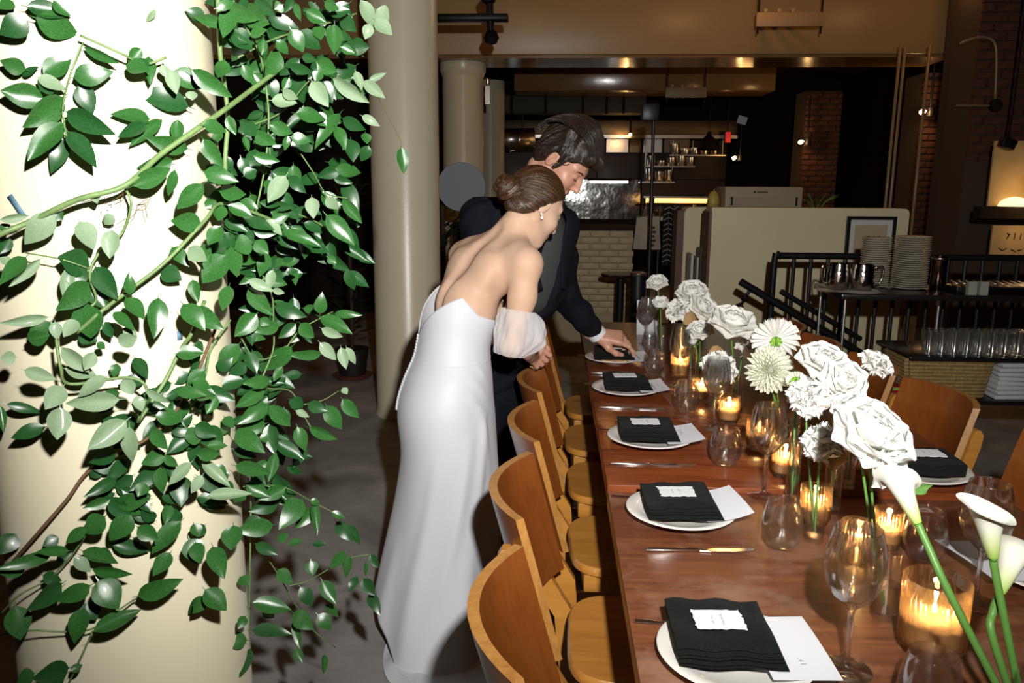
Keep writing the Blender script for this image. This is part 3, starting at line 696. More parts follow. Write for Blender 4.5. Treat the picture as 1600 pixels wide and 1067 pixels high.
def rose(label, head, r, axis, vase, seed=0, m=None, group='white roses', cat='flower', bend=None, loose=1.0):
    m = m or M_PETAL; rnd = random.Random(seed); t = flower_root('white_rose', label, cat, head, axis, vase, group, bend=bend)
    S = r / 0.05
    for n, (cnt, tilt, rad, l, w, curl, cup) in enumerate([(3, -0.15, 0.004, 0.030, 0.015, 0.10, 0.9), (4, -0.02, 0.009, 0.032, 0.020, 0.20, 0.75), (5, 0.14, 0.013, 0.034, 0.026, 0.35, 0.55),
                                             (5, 0.45, 0.015, 0.037, 0.031, 0.55, 0.40), (6, 0.85 * loose, 0.014, 0.042, 0.035, 0.55, 0.30), (6, 1.30 * loose, 0.010, 0.046, 0.036, 0.40, 0.22)]):
        me = petal_me(('rose', n, seed % 3), w, l, cup * 0.75, curl, 0.012, 0.25, n * 7 + seed % 3, 9)
        for k in range(cnt):
            place_petal(t, me, m, 2 * math.pi * (k + rnd.uniform(-0.15, 0.15)) / cnt + n * 0.7, tilt + rnd.uniform(-0.06, 0.06), rad * S, (-0.012 + 0.001 * n) * S, S * rnd.uniform(0.94, 1.06), rnd.uniform(-0.07, 0.07))
    for k in range(5):
        o = obj('sepal', petal_me('sepal', 0.004, 0.022, 0.2, -0.5), M_STEM, t); o.matrix_local = Matrix.Rotation(k * 1.257, 4, 'Z') @ Matrix.Translation((0.005, 0, -0.014 * S)) @ Matrix.Rotation(1.7, 4, 'Y')
    return t
def carnation(label, head, r, axis, vase, seed=0, group='ruffled white carnations', bend=None):
    rnd = random.Random(seed + 50); t = flower_root('white_carnation', label, 'flower', head, axis, vase, group, bend=bend); S = r / 0.04
    cal = MB().lathe([(0.003, -0.022), (0.007, -0.016), (0.0085, -0.004), (0.0095, 0.004)], 10); cal.build('calyx', M_STEM, t).scale = (S, S, S)
    for n, (cnt, tilt, l, w, rf) in enumerate([(5, 0.05, 0.026, 0.016, 0.22), (7, 0.45, 0.032, 0.019, 0.22), (8, 0.9, 0.036, 0.020, 0.20), (8, 1.3, 0.037, 0.021, 0.2)]):
        for k in range(cnt):
            me = petal_me(('carn', n, k % 3), w, l, 0.3, 0.35, rf, 0, n * 3 + k % 3)
            place_petal(t, me, M_PETAL, 2 * math.pi * (k + rnd.uniform(-0.2, 0.2)) / cnt + n, tilt + rnd.uniform(-0.15, 0.15), 0.003 * S, 0.0, S * rnd.uniform(0.9, 1.1), rnd.uniform(-0.4, 0.4))
    return t
def dahlia(label, head, r, axis, vase, seed=0, bend=None):
    rnd = random.Random(seed); t = flower_root('white_dahlia', label, 'flower', head, axis, vase, 'white dahlias', 0.003, bend=bend)
    b = MB(); base = petal_vf(0.16, 1.0, 1.6, -0.15, 0, 0.0, 0, 5)
    for n in range(9):
        f = n / 8; cnt = int(8 + 14 * f ** 0.7); tilt = 0.10 + 1.75 * f ** 0.8; l = r * (0.40 + 0.62 * f)
        for k in range(cnt):
            M = Matrix.Rotation(2 * math.pi * (k + 0.5 * (n % 2)) / cnt + rnd.uniform(-0.05, 0.05), 4, 'Z') @ Matrix.Translation((0.05 * r + 0.12 * r * f, 0, -0.12 * r * f)) @ Matrix.Rotation(tilt + rnd.uniform(-0.05, 0.05), 4, 'Y') @ Matrix.Diagonal((l * 0.8, l * (1.1 - 0.25 * f), l, 1))
            b.add([M @ Vector(p) for p in base[0]], base[1])
    o = b.build('petals', M_DPETAL if seed else M_PETAL, t); o['kind'] = 'stuff'
    h = MB().lathe([(0.0005, 0.30 * r), (0.10 * r, 0.28 * r), (0.16 * r, 0.2 * r), (0.12 * r, 0.05 * r)], 12); h.build('centre', M_DPETAL, t)
    for k in range(8):
        o = obj('sepal', petal_me('dsep', 0.005, 0.016, 0.3, 0.6), M_LIME, t); o.matrix_local = Matrix.Rotation(k * 0.785, 4, 'Z') @ Matrix.Translation((0.004, 0, -0.28 * r)) @ Matrix.Rotation(1.9, 4, 'Y')
    MB().lathe([(0.004, -0.42 * r), (0.010, -0.34 * r), (0.011, -0.24 * r), (0.006, -0.15 * r)], 12).build('calyx', M_LIME, t)
    return t
def calla(label, head, base, vase, r, seed=0, face=(0, -1, 0.3), bend=None):
    """head = lip centre, base = where spathe meets stem"""
    head = Vector(head); base = Vector(base); a = (head - base); l = a.length; a.normalize(); q = a.to_track_quat('Z', 'X')
    f = Vector(face); f = (f - a * f.dot(a)).normalized(); x = q @ Vector((1, 0, 0)); y = q @ Vector((0, 1, 0)); ang = math.atan2(f.dot(y), f.dot(x))
    t = bpy.data.objects.new('calla_lily', None); t.location = base; t.rotation_euler = q.to_euler(); link(t); tag(t, label, 'flower', 'white calla lilies')
    inv = Matrix.LocRotScale(base, q, None).inverted()
    P = [inv @ Vector(p) for p in spline([base, base - a * 0.03] + ([Vector(bend)] if bend else []) + [Vector(vase)], 6)]
    obj('stem', mesh('stem', *tube_vf(P, 0.0052, 10)), M_STEM, t)
    nu, nv = 25, 15
    def fn(u, v):
        th = u * 2 * math.pi * 1.08 - math.pi * 1.08; e = abs(th) / (math.pi)         # seam at the front (th = +-pi)
        rr = r * (0.22 + 0.42 * v ** 0.9 + 0.26 * v ** 5) * (1 + 0.03 * math.sin(5 * th + seed))
        z = l * v * (0.94 + 0.26 * v ** 2 * math.cos(th))
        lip = max(0, v - 0.90) / 0.10; z -= l * 0.05 * lip * lip; rr *= 1 + 0.18 * lip
        off = 0.012 * (u - 0.5) * r
        c = th + ang + math.pi
        return ((rr + off) * math.cos(c), (rr + off) * math.sin(c), z)
    v, f_ = grid_vf(fn, nu, nv); obj('spathe', mesh('spathe', v, f_), M_CALLA, t)
    MB().tube([(0, 0, l * 0.2), (0, 0, l * 0.72)], 0.0035, 8).build('spadix', mat('yellow_spadix', (0.8, 0.6, 0.1), 0.6), t)
def calla_mat():
    m = bpy.data.materials.new('calla_petal'); m.use_nodes = True; n = m.node_tree.nodes; L = m.node_tree.links; b = n['Principled BSDF']
    tc = n.new('ShaderNodeTexCoord'); sp = n.new('ShaderNodeSeparateXYZ'); L.new(tc.outputs['Generated'], sp.inputs[0])
    rp = n.new('ShaderNodeValToRGB'); e = rp.color_ramp.elements; e[0].position = 0.0; e[0].color = (0.30, 0.48, 0.07, 1); e[1].position = 0.55; e[1].color = (0.74, 0.73, 0.63, 1)
    x = e.new(0.25); x.color = (0.56, 0.63, 0.30, 1)
    L.new(sp.outputs['Z'], rp.inputs['Fac']); L.new(rp.outputs['Color'], b.inputs['Base Color']); b.inputs['Roughness'].default_value = 0.45; b.inputs['Subsurface Weight'].default_value = 0.2; b.inputs['Subsurface Scale'].default_value = 0.01
    return m
M_CALLA = calla_mat()
def vase(x, y, r, h, label, fill=0.5):
    t = thing('bud_vase', label, 'vase', (x, y, tz(y) + 0.0005), 0, 'clear glass bud vases')
    prof = [(0.0005, 0), (r * 0.96, 0), (r, 0.003), (r, h), (r - 0.0018, h), (r - 0.0018, 0.012), (0.0005, 0.010)]
    obj('vase_glass', mesh('vase_glass', *lathe_vf(prof, 32), True, 50), G_VASE, t)
    obj('water', mesh('water', *lathe_vf([(0.0005, 0.0125), (r - 0.0022, 0.0125), (r - 0.0022, h * fill), (0.0005, h * fill)], 28), True, 50), M_WATER, t)
    return (x, y, tz(y) + 0.02)
# vases down the middle of the table (name -> foot of the stems)
V = {}
V['calla'] = vase(0.640, 0.965, 0.030, 0.13, 'glass vase of calla lilies at the bottom right corner')
V['near'] = vase(0.597, 1.335, 0.024, 0.125, 'clear glass vase behind the bowl of the nearest wine glass')
V['stems'] = vase(0.570, 1.640, 0.021, 0.085, 'short glass vase packed with green stems')
V['tall'] = vase(0.585, 1.86, 0.0165, 0.16, 'slim tall glass tube vase beside the tall wine glass')
V['mid'] = vase(0.66, 1.80, 0.020, 0.13, 'glass vase under the ruffled carnation in the flower row')
V['right'] = vase(0.74, 1.93, 0.018, 0.13, 'glass vase holding the lone right carnation')
V['dahlia'] = vase(0.640, 2.08, 0.022, 0.14, 'glass vase holding the full-faced dahlia')
V['dahlia2'] = vase(0.672, 2.30, 0.020, 0.14, 'glass vase holding the dahlia seen from behind')
V['low'] = vase(0.535, 2.58, 0.022, 0.12, 'glass vase of the low white carnation in front')
V['rose4'] = vase(0.63, 2.66, 0.020, 0.13, 'glass vase holding the broad open rose')
V['clus'] = vase(0.565, 3.00, 0.020, 0.13, 'glass vase of the small rose and bud')
V['far'] = vase(0.565, 3.22, 0.022, 0.13, 'glass vase of the rose cluster')
V['far2'] = vase(0.475, 3.45, 0.018, 0.14, 'furthest glass vase holding a single rose')
calla('white calla lily leaning left with its long stem crossing the large candle', at_y(1398, 738, 1.10), at_y(1434, 818, 1.06), V['calla'], 0.027, 1, face=(0.6, 0.7, 0.2), bend=at_y(1490, 940, 1.01))
calla('upright white calla lily, taller of the right pair', at_y(1540, 785, 1.00), at_y(1552, 870, 1.00), V['calla'], 0.030, 2, face=(0.9, -0.3, 0.2))
calla('lower white calla lily at the right edge', at_y(1590, 850, 1.02), at_y(1563, 925, 1.01), V['calla'], 0.029, 3, face=(0.6, 0.7, 0.3), bend=at_y(1552, 1000, 0.99))
# heads
rose('largest white rose, fully open in front of the right-hand napkin', at_y(1362, 678, 1.34), 0.068, (0.35, -0.55, 0.75), V['near'], 1, loose=1.1)
rose('white rose drooping below the largest rose', at_y(1385, 722, 1.32), 0.044, (0.5, -0.7, -0.1), V['near'], 7, loose=0.9)
rose('white rose at the top of the foreground group', at_y(1286, 566, 1.92), 0.058, (0.1, -0.5, 0.85), V['tall'], 2)
rose('white rose just right and below the topmost foreground rose', at_y(1318, 596, 1.83), 0.054, (0.2, -0.8, 0.5), V['mid'], 3)
rose('rounded white flower between the two big foreground roses', at_y(1322, 642, 1.72), 0.040, (0.3, -0.6, 0.6), V['mid'], 4)
carnation('ruffled white carnation on its own tall stem, furthest right', at_y(1366, 572, 1.90), 0.042, (0.35, -0.5, 0.75), V['right'], 1, bend=at_y(1340, 650, 1.92))
carnation('ruffled white flower below the dahlias, left of the rose pair', at_y(1262, 622, 1.74), 0.050, (-0.1, -0.8, 0.5), V['stems'], 2)
carnation('ruffled white carnation hanging lowest in the foreground group', at_y(1286, 692, 1.62), 0.044, (-0.2, -0.9, 0.1), V['stems'], 3)
dahlia('white dahlia facing the camera with a yellow-green centre', at_y(1203, 578, 2.03), 0.054, (-0.1, -1, 0.2), V['dahlia'], 1)
dahlia('white dahlia turned away, showing its bright green calyx', at_y(1211, 528, 2.26), 0.058, (0.1, 0.95, 0.3), V['dahlia2'], 0)
dahlia('half-hidden dahlia head with a green calyx beside the full-faced dahlia', at_y(1244, 592, 1.96), 0.022, (0.2, 0.8, 0.4), V['tall'], 2)
rose('broad open white rose in the middle of the row', at_y(1146, 503, 2.60), 0.074, (0.1, -0.45, 0.9), V['rose4'], 5, loose=1.1)
carnation('low white carnation spreading in front of the wine glass', at_y(1122, 577, 2.52), 0.062, (-0.1, -0.7, 0.7), V['low'], 4)
rose('small white rose left of the broad open rose', at_y(1094, 516, 2.92), 0.044, (-0.1, -0.5, 0.8), V['clus'], 8)
rose('closed white rosebud in the middle of the row', at_y(1084, 536, 2.90), 0.020, (-0.4, -0.3, 0.8), V['clus'], 9, loose=0.3)
rose('white rose at the top of the far cluster', at_y(1082, 458, 3.22), 0.062, (-0.1, -0.5, 0.8), V['far'], 10)
rose('white rose at the right of the far cluster', at_y(1098, 480, 3.15), 0.062, (0.4, -0.6, 0.6), V['far'], 11)
carnation('ruffled white flower at the left of the far cluster', at_y(1060, 485, 3.12), 0.050, (-0.4, -0.7, 0.4), V['far'], 5)
rose('cream rosebud below the furthest white rose', at_y(1032, 476, 3.35), 0.040, (-0.1, -0.6, 0.7), V['far2'], 12, m=M_PETALC, loose=0.55)
rose('furthest white rose, standing highest at the end of the row', at_y(1027, 442, 3.46), 0.046, (-0.2, -0.5, 0.8), V['far2'], 13)
carnation('shaded white flower half hidden behind the broad open rose', at_y(1168, 545, 2.72), 0.05, (0.3, -0.5, 0.6), V['rose4'], 6)
# loose leaves among the flowers
def flat_leaf(label, c, axis, nrm, l, w, m, curl=0.2, name='loose_leaf'):
    v, f = petal_vf(w, l, 0.3, curl, 0.03, 1.0, 3, 9); o = obj(name, mesh(name, v, f), m, None)
    a = Vector(axis).normalized(); n = Vector(nrm); n = (n - a * n.dot(a)).normalized(); o.matrix_world = Matrix.Translation(c) @ Matrix((n, a.cross(n), a)).transposed().to_4x4(); return tag(o, label, 'leaf')
flat_leaf('single green leaf under the large rose beside the right-hand napkin', at_y(1415, 765, 1.36), (1, 0.1, 0.12), (0, -0.6, 0.8), 0.042, 0.013, M_STEM)
flat_leaf('tan dried leaf below the hanging carnation', at_y(1305, 690, 1.60), (-0.1, -0.2, -1), (-0.2, -1, 0), 0.055, 0.030, M_DRY)
flat_leaf('tan dried leaf tucked in the far rose cluster', at_y(1078, 487, 3.08), (0.1, -0.2, -1), (0.1, -1, 0), 0.06, 0.03, M_DRY)
flat_leaf('tan dried leaf behind the small rose', at_y(1118, 540, 2.70), (0.2, -0.2, -1), (0.1, -1, 0), 0.06, 0.035, M_DRY)
# ------------------------------------------------------------------ side station with plates, mugs, glasses, basket
M_COUNTER = mat('dark_counter', (0.012, 0.010, 0.009), 0.25, coat=0.3)
X0, X1, Y0, Y1 = 1.42, 2.75, 3.98, 4.42
st = thing('side_station', 'dark service station with chrome legs carrying plates, glasses and a basket', 'shelf', (X0, Y0, 0))
for nm, z, th in (('top', 0.985, 0.03), ('shelf', 0.675, 0.025), ('shelf', 0.455, 0.025)):
    box(nm, 0 if nm == 'top' else (0.30 if z < 0.6 else 0.36), X1 - X0, 0, Y1 - Y0, z - th, z, M_COUNTER, st, 0.006)
for (x, y) in ((0.03, 0.03), (0.03, 0.40), (1.27, 0.03), (1.27, 0.40), (0.66, 0.40)):
    MB().tube([(x, y, 0), (x, y, 0.955)], 0.008, 10).build('leg', M_CHROME, st)
PL2 = mesh('plate', *lathe_vf([(0.0005, 0.0), (0.045, 0.0), (0.05, 0.002), (0.073, 0.0075), (0.076, 0.0095), (0.073, 0.011), (0.05, 0.006), (0.0005, 0.0045)], 28), True, 60); M_PLATE2 = mat('stacked_china', (0.60, 0.56, 0.46), 0.45, spec=0.25); PL2.materials.append(M_PLATE2)
def plate_stack(px, Y, n, dz, which):
    b = at_y(px, 448, Y)
    for k in range(n):
        pos = 'at the top' if k == n - 1 else ('at the bottom' if k == 0 else '')
        o = obj('stacked_plate', PL2, M_PLATE2, None, (b.x + 0.0012 * math.sin(k * 2.3), Y, 0.9855 + k * dz)); o.rotation_euler = (0, 0, k)
        tag(o, ('cream plate %s of the %s plate stack on the side station' % (pos, which)) if pos else ('cream plate, %s from the bottom of the %s plate stack on the side station' % (ORD[k], which)), 'plate', 'plates in the %s stack' % which)
plate_stack(1364, 4.28, 23, 0.0113, 'left'); plate_stack(1419, 4.22, 24, 0.0113, 'right')
for o in [q for q in COL.objects if q.name.startswith('stacked_plate')]:
    s_ = 1.0 if 'left' in o['group'] else 1.18; o.scale = (s_, s_, 1)
M_MUG = mat('hammered_steel', (0.42, 0.38, 0.35), 0.16, metal=1.0, bump=0.25, bscale=60)
def mug(px, Y, label, hs):
    b = at_y(px, 446, Y); t = thing('metal_mug', label, 'mug', (b.x, Y, 0.9855), 0)
    pr = [(0.0005, 0), (0.042, 0.0), (0.050, 0.012), (0.056, 0.045), (0.057, 0.08), (0.052, 0.115), (0.050, 0.135), (0.048, 0.135), (0.054, 0.08), (0.048, 0.012), (0.0005, 0.008)]
    obj('mug_body', mesh('mug_body', *lathe_vf(pr, 32), True, 60), M_MUG, t)
    P = spline([(hs * 0.050, -0.01, 0.118), (hs * 0.085, -0.015, 0.128), (hs * 0.092, -0.015, 0.085), (hs * 0.080, -0.012, 0.045), (hs * 0.055, -0.008, 0.035)], 6); obj('handle', mesh('handle', *tube_vf(P, 0.005, 8)), M_MUG, t)
mug(1309, 4.12, 'shiny metal pitcher mug with its handle to the left, on the side station', -1); mug(1347, 4.08, 'shiny rounded metal mug in front of the plate stacks', 1)
b = at_y(1464, 450, 4.2); t = thing('steel_canister', 'tall dark steel canister right of the plate stacks', 'canister', (b.x, 4.2, 0.9855)); obj('canister_body', mesh('canister_body', *lathe_vf([(0.0005, 0), (0.036, 0), (0.038, 0.003), (0.038, 0.17), (0.035, 0.172), (0.035, 0.01), (0.0005, 0.01)], 28), True, 50), mat('dark_copper', (0.16, 0.09, 0.07), 0.18, metal=1.0), t)
MB().lathe([(0.038, 0.155), (0.0395, 0.157), (0.0395, 0.163), (0.038, 0.165)], 28, False, False).build('rim_band', M_STEEL, t)
# linen under the mugs, cutlery tray
def cloth_vf(w, d, h, seed, n=14):
    return grid_vf(lambda u, v: ((u - .5) * w + 0.004 * math.sin(9 * v + seed), (v - .5) * d + 0.004 * math.sin(8 * u + seed), h * (0.5 + 0.5 * math.sin(6 * u + seed) * math.sin(5 * v + 2 * seed))), n, n)
cl = obj('linen_cloth', mesh('linen_cloth', *cloth_vf(0.30, 0.16, 0.008, 1)), mat('cream_linen', (0.55, 0.50, 0.42), 0.9), None, (at_y(1330, 450, 4.05).x, 4.055, 0.9862)); tag(cl, 'crumpled cream cloth under the metal mugs', 'cloth')
cl.location.z = 0.9858
tr_ = thing('cutlery_tray', 'long metal tray of cutlery at the right end of the side station', 'tray', (at_y(1545, 440, 4.1).x, 4.12, 0.9855))
box('tray_body', -0.19, 0.26, -0.10, 0.10, 0, 0.035, mat('dark_steel_tray', (0.05, 0.05, 0.05), 0.3, metal=1), tr_, 0.004)
for k in range(12): MB().tube([(-0.19 + 0.037 * k, -0.09, 0.052), (-0.14 + 0.037 * k, 0.07, 0.048)], 0.006, 6, flat=0.4).build('utensil', M_CHROME, tr_)
for k in range(2): box('paper_box', -0.15 + 0.055 * k, -0.11 + 0.055 * k, -0.13, -0.102, 0.0, 0.065, mat('grey_paper', (0.25, 0.26, 0.22), 0.8), tr_)
# drinking glasses on the middle shelf
SG = mesh('shelf_glass', *lathe_vf([(0.022, 0), (0.030, 0.002), (0.033, 0.05), (0.034, 0.115), (0.0325, 0.115), (0.031, 0.05), (0.020, 0.006)], 16, True, False), True, 50); G_SHELF = glass_mat('shelf_glass', (0.95, 0.95, 0.95), f0=0.16, gr=0.16); SG.materials.append(G_SHELF)
for r in range(2):
    for k in range(13):
        o = obj('shelf_glass', SG, G_CLEAR, None, (1.90 + 0.062 * k + 0.03 * r, 4.05 + 0.085 * r, 0.6755))
        tag(o, 'clear drinking glass, %s from the left in the %s row on the station shelf' % (ORD[k], 'front' if r == 0 else 'back'), 'glass', 'glasses in the %s shelf row' % ('front' if r == 0 else 'back'))
# woven basket with cloths
M_WICK2 = mat('woven_straw', (0.40, 0.27, 0.105), 0.75, var=(0.28, 0.175, 0.06), scale=60, stretch=(1, 1, 0.3), bump=0.5, bscale=160)
bk = thing('woven_basket', 'rectangular woven straw basket filled with white cloths', 'basket', (1.985, 4.13, 0.4555))
for k in range(11):
    g = 0.86 + 0.14 * k / 10; hx, hy = 0.215 * g, 0.13 * g; z = 0.011 + 0.0185 * k
    P = [(sx, sy, z) for sx, sy in ((-hx, -hy), (hx, -hy), (hx, hy), (-hx, hy))]; Q = []
    for i in range(4):
        a, b_ = Vector(P[i]), Vector(P[(i + 1) % 4]); Q += [a.lerp(b_, t_) + Vector((0, 0, 0.0015 * math.sin(40 * t_ + k * 3))) for t_ in np.linspace(0.03, 0.97, 9)]
    fr = Q + [Q[0]]; MB().tube(fr, 0.0105, 7).build('straw_coil', M_WICK2, bk)
box('basket_floor', -0.18, 0.18, -0.105, 0.105, 0.001, 0.012, M_WICK2, bk)
M_TOWEL = mat('white_towel', (0.58, 0.60, 0.60), 0.95, bump=0.3, bscale=400)
def towel(x, y, z, w, d, h, label, seed, rz=0.0, group=None):
    v, f = box_vf(-w / 2, w / 2, -d / 2, d / 2, 0, h, min(h * 0.45, 0.008)); v = [(a + 0.003 * math.sin(20 * b_ + seed), b_ + 0.003 * math.sin(17 * a + seed), c * (1 + 0.15 * math.sin(12 * a + seed))) for a, b_, c in v]
    o = obj('folded_towel', mesh('folded_towel', v, f, True, 60), M_TOWEL, None, (x, y, z), (0, 0, rz)); return tag(o, label, 'towel', group)
towel(1.93, 4.11, 0.634, 0.24, 0.16, 0.022, 'white cloth heaped at the left inside the straw basket', 1, 0.15); towel(2.08, 4.15, 0.630, 0.18, 0.16, 0.020, 'pale cloth lying at the right inside the straw basket', 2, -0.1)
for k in range(8):
    towel(2.325 + 0.006 * math.sin(k * 2), 4.12, 0.4555 + 0.0235 * k, 0.20 - 0.004 * k, 0.24, 0.022, 'folded white towel %s in the stack beside the straw basket' % ('on top' if k == 7 else ('at the bottom' if k == 0 else ORD[k] + ' from the bottom')), k, 0.04 * math.sin(k), 'towels stacked by the basket')
rd = thing('red_tray', 'red plastic tray left of the straw basket with a cloth on it', 'tray', (1.78, 4.16, 0.4555)); box('tray_base', -0.09, 0.03, -0.12, 0.1, 0, 0.05, mat('red_plastic', (0.28, 0.01, 0.012), 0.35), rd, 0.004); box('label_strip', -0.088, 0.028, -0.1225, -0.1205, 0.03, 0.045, mat('green_label', (0.25, 0.4, 0.05), 0.5), rd)
o = obj('checked_cloth', mesh('checked_cloth', *cloth_vf(0.12, 0.14, 0.05, 2)), M_TOWEL, None, (1.755, 4.13, 0.508)); tag(o, 'crumpled white cloth with blue edge on the red tray', 'cloth')

# ------------------------------------------------------------------ stair railing
rl = thing('stair_railing', 'black metal stair railing in front of the cream half wall', 'railing', (1.254, 4.62, 0))
def rpost(x, z0, z1, r=0.012, nm='baluster'): MB().tube([(x, 0, z0), (x, 0, z1)], r, 8).build(nm, M_BLACK, rl)
P = spline([(0, 0, 0.35), (0, 0, 1.06), (0.03, 0, 1.112), (0.10, 0, 1.116), (0.8, 0, 1.116), (1.6, 0, 1.116)], 6); MB().tube(P, 0.019, 10).build('top_rail', M_BLACK, rl)
for k in range(15): rpost(0.11 + 0.095 * k, 0.30, 1.10, 0.0115)
for n_, (a, b_) in enumerate((((1157, 440), (1345, 552)), ((1220, 455), (1345, 530)))):
    A, B_ = at_y(*a, 4.55 if n_ == 0 else 4.62) - rl.location, at_y(*b_, 4.55 if n_ == 0 else 4.62) - rl.location; MB().tube([A, A.lerp(B_, 0.5), B_], 0.021 if n_ == 0 else 0.016, 10).build('hand_rail', M_BLACK, rl)
for px, py_ in ((1164, 465), (1253, 516)):
    c = at_y(px, py_, 4.56) - rl.location; q = MB(); q.lathe([(0.0005, -0.026), (0.018, -0.018), (0.026, 0), (0.018, 0.018), (0.0005, 0.026)], 14, c=tuple(c)); q.tube([c, c + Vector((0.03, 0, 0.05))], 0.010, 8); q.build('rail_bracket', M_BLACK, rl)
box('lower_rail', 0.0, 1.6, -0.012, 0.012, 0.29, 0.32, M_BLACK, rl)

# ------------------------------------------------------------------ on and behind the cream wall
fa, fb2 = at_y(1325, 338, 5.57), at_y(1402, 338, 5.57); fw = fb2.x - fa.x
pf = thing('framed_picture', 'black framed picture leaning against the cream half wall', 'picture', (fa.x, 5.585, 0.88), 0)
fh = fa.z - 0.88
for nm, a in (('frame', (0, fw, 0, 0.022)), ('frame', (0, fw, fh - 0.022, fh)), ('frame', (0, 0.022, 0.022, fh - 0.022)), ('frame', (fw - 0.022, fw, 0.022, fh - 0.022))): box(nm, a[0], a[1], -0.02, 0.004, a[2], a[3], M_BLACK, pf)
box('mat_board', 0.02, fw - 0.02, -0.010, 0.0, 0.02, fh - 0.02, mat('mat_board', (0.55, 0.55, 0.5), 0.8), pf)
box('print', 0.055, fw - 0.055, -0.0115, -0.0105, 0.06, fh - 0.055, mat('sepia_print', (0.42, 0.33, 0.20), 0.7), pf)
for k in range(9): box('drawn_building', 0.12 + 0.012 * k, 0.13 + 0.012 * k, -0.0125, -0.012, 0.21, 0.275 + 0.012 * ((k * 7) % 3), mat('sepia_ink', (0.07, 0.05, 0.03), 0.8), pf)
ba, bb = at_y(1140, 293, 5.7), at_y(1262, 320, 5.7)
pr = thing('beige_machine', 'beige printer box with a small dark mark sitting behind the cream wall', 'printer', (ba.x, 5.83, 0)); M_BEIGE = mat('beige_plastic', (0.30, 0.24, 0.15), 0.6)
box('casing', 0, bb.x - ba.x, 0, 0.35, 1.0, 1.5, M_BEIGE, pr, 0.008)
box('lower_panel', 0.03, bb.x - ba.x - 0.04, -0.008, 0.0, 1.36, 1.43, mat('beige_panel', (0.26, 0.21, 0.13), 0.6), pr)
for x_ in (0.04, bb.x - ba.x - 0.05): box('latch', x_, x_ + 0.014, -0.012, 0, 1.37, 1.43, M_BLACK, pr)
lg = MB().lathe([(0.0005, 0), (0.008, 0), (0.008, 0.002), (0.0005, 0.002)], 12, c=(0, 0, 0)); lo = lg.build('round_mark', M_BLACK, pr, loc=(0.205, -0.001, 1.463), rot=(math.pi / 2, 0, 0))
for k in range(8): box('letter_mark', 0.222 + 0.010 * k, 0.229 + 0.010 * k, -0.002, 0, 1.458, 1.467 + 0.003 * (k % 3 == 2), M_BLACK, pr)
le = thing('yellow_squash', 'small yellow rounded object standing behind the gap of the cream walls', 'ornament', at_y(1114, 322, 6.0) - Vector((0, 0, 0.0))); le.location.z = 1.34
obj('squash_body', mesh('squash_body', *lathe_vf([(0.0005, 0), (0.035, 0.005), (0.046, 0.04), (0.042, 0.08), (0.030, 0.115), (0.012, 0.128), (0.0005, 0.13)], 20)), mat('dull_yellow', (0.40, 0.30, 0.06), 0.5), le); MB().tube([(0, 0, 0.126), (0.006, 0, 0.145)], 0.005, 6).build('stalk', M_STEM, le)
gp = thing('grass_plant', 'dark grassy plant tuft behind the cream wall right of the printer', 'plant', at_y(1275, 330, 6.0)); gp.location.z = 1.25
box('pot', -0.06, 0.06, -0.06, 0.06, -0.12, 0.0, M_BLACK, gp, 0.01); box('plinth', -0.08, 0.08, -0.08, 0.08, -1.25, -0.121, M_DARK, gp)
for k in range(14):
    a = k * 0.9; P = [(0, 0, 0), (0.05 * math.cos(a), 0.05 * math.sin(a), 0.13), (0.16 * math.cos(a), 0.1 * math.sin(a), 0.19 + 0.02 * math.sin(k))]; MB().tube(spline(P, 4), [0.006] * 8 + [0.001], 5, flat=0.3).build('blade', M_LEAF2 if 'M_LEAF2' in globals() else M_STEM, gp)
# shelf of papers between the two half walls
bs = thing('menu_rack', 'rack of grey folders and papers between the two cream half walls', 'rack', at_y(1096, 440, 5.9)); bs.location.z = 0
for k, (dx, w, h, c) in enumerate(((-0.10, 0.018, 1.02, (0.5, 0.5, 0.45)), (-0.075, 0.012, 0.98, (0.04, 0.04, 0.04)), (-0.058, 0.014, 1.0, (0.45, 0.42, 0.3)), (-0.03, 0.05, 1.06, (0.20, 0.22, 0.19)), (0.03, 0.05, 1.04, (0.10, 0.11, 0.09)))): box('folder', dx, dx + w, -0.1, 0.1, 0.7, h, mat('folder_%d' % k, c, 0.7), bs)
box('rack_base', -0.12, 0.1, -0.11, 0.11, 0.0, 0.69, M_DARK, bs)
# light stand, tote bag, patterned cloth, round bar table
ls = thing('light_stand', 'tall thin black light stand with a small lamp head, behind the flowers', 'light stand', (at_y(1013, 450, 6.0).x, 6.0, 0)); M_BLK2 = mat('black_plastic', (0.008, 0.008, 0.009), 0.4)
MB().tube([(0, 0, 0.55), (0, 0, 1.2), (-0.01, 0, 1.98)], 0.012, 10).build('pole', M_BLK2, ls); MB().tube([(0, 0, 1.30), (0, 0, 1.42)], 0.020, 10).build('clamp', M_BLK2, ls)
box('lamp_head', -0.10, 0.02, -0.05, 0.05, 1.96, 2.08, M_BLK2, ls, 0.01); o = box('lamp_screen', -0.030, 0.035, -0.056, -0.051, 2.03, 2.085, mat('grey_glass', (0.22, 0.24, 0.25), 0.2), ls); o.rotation_euler = (0, 0.3, 0)
for a in (0, 2.1, 4.2): MB().tube([(0, 0, 0.60), (0.38 * math.cos(a), 0.38 * math.sin(a), 0.02)], 0.011, 8).build('leg', M_BLK2, ls)
tb = thing('tote_bag', 'white canvas tote bag with dark print hanging beside the light stand', 'bag', (at_y(1011, 390, 6.6).x, 6.6, 0)); M_CANV = mat('canvas', (0.36, 0.32, 0.25), 0.9, bump=0.3, bscale=300)
a, b_, c, d_ = [at_y(x, y, 6.6) - tb.location for x, y in ((995, 340), (1030, 338), (1032, 390), (989, 389))]
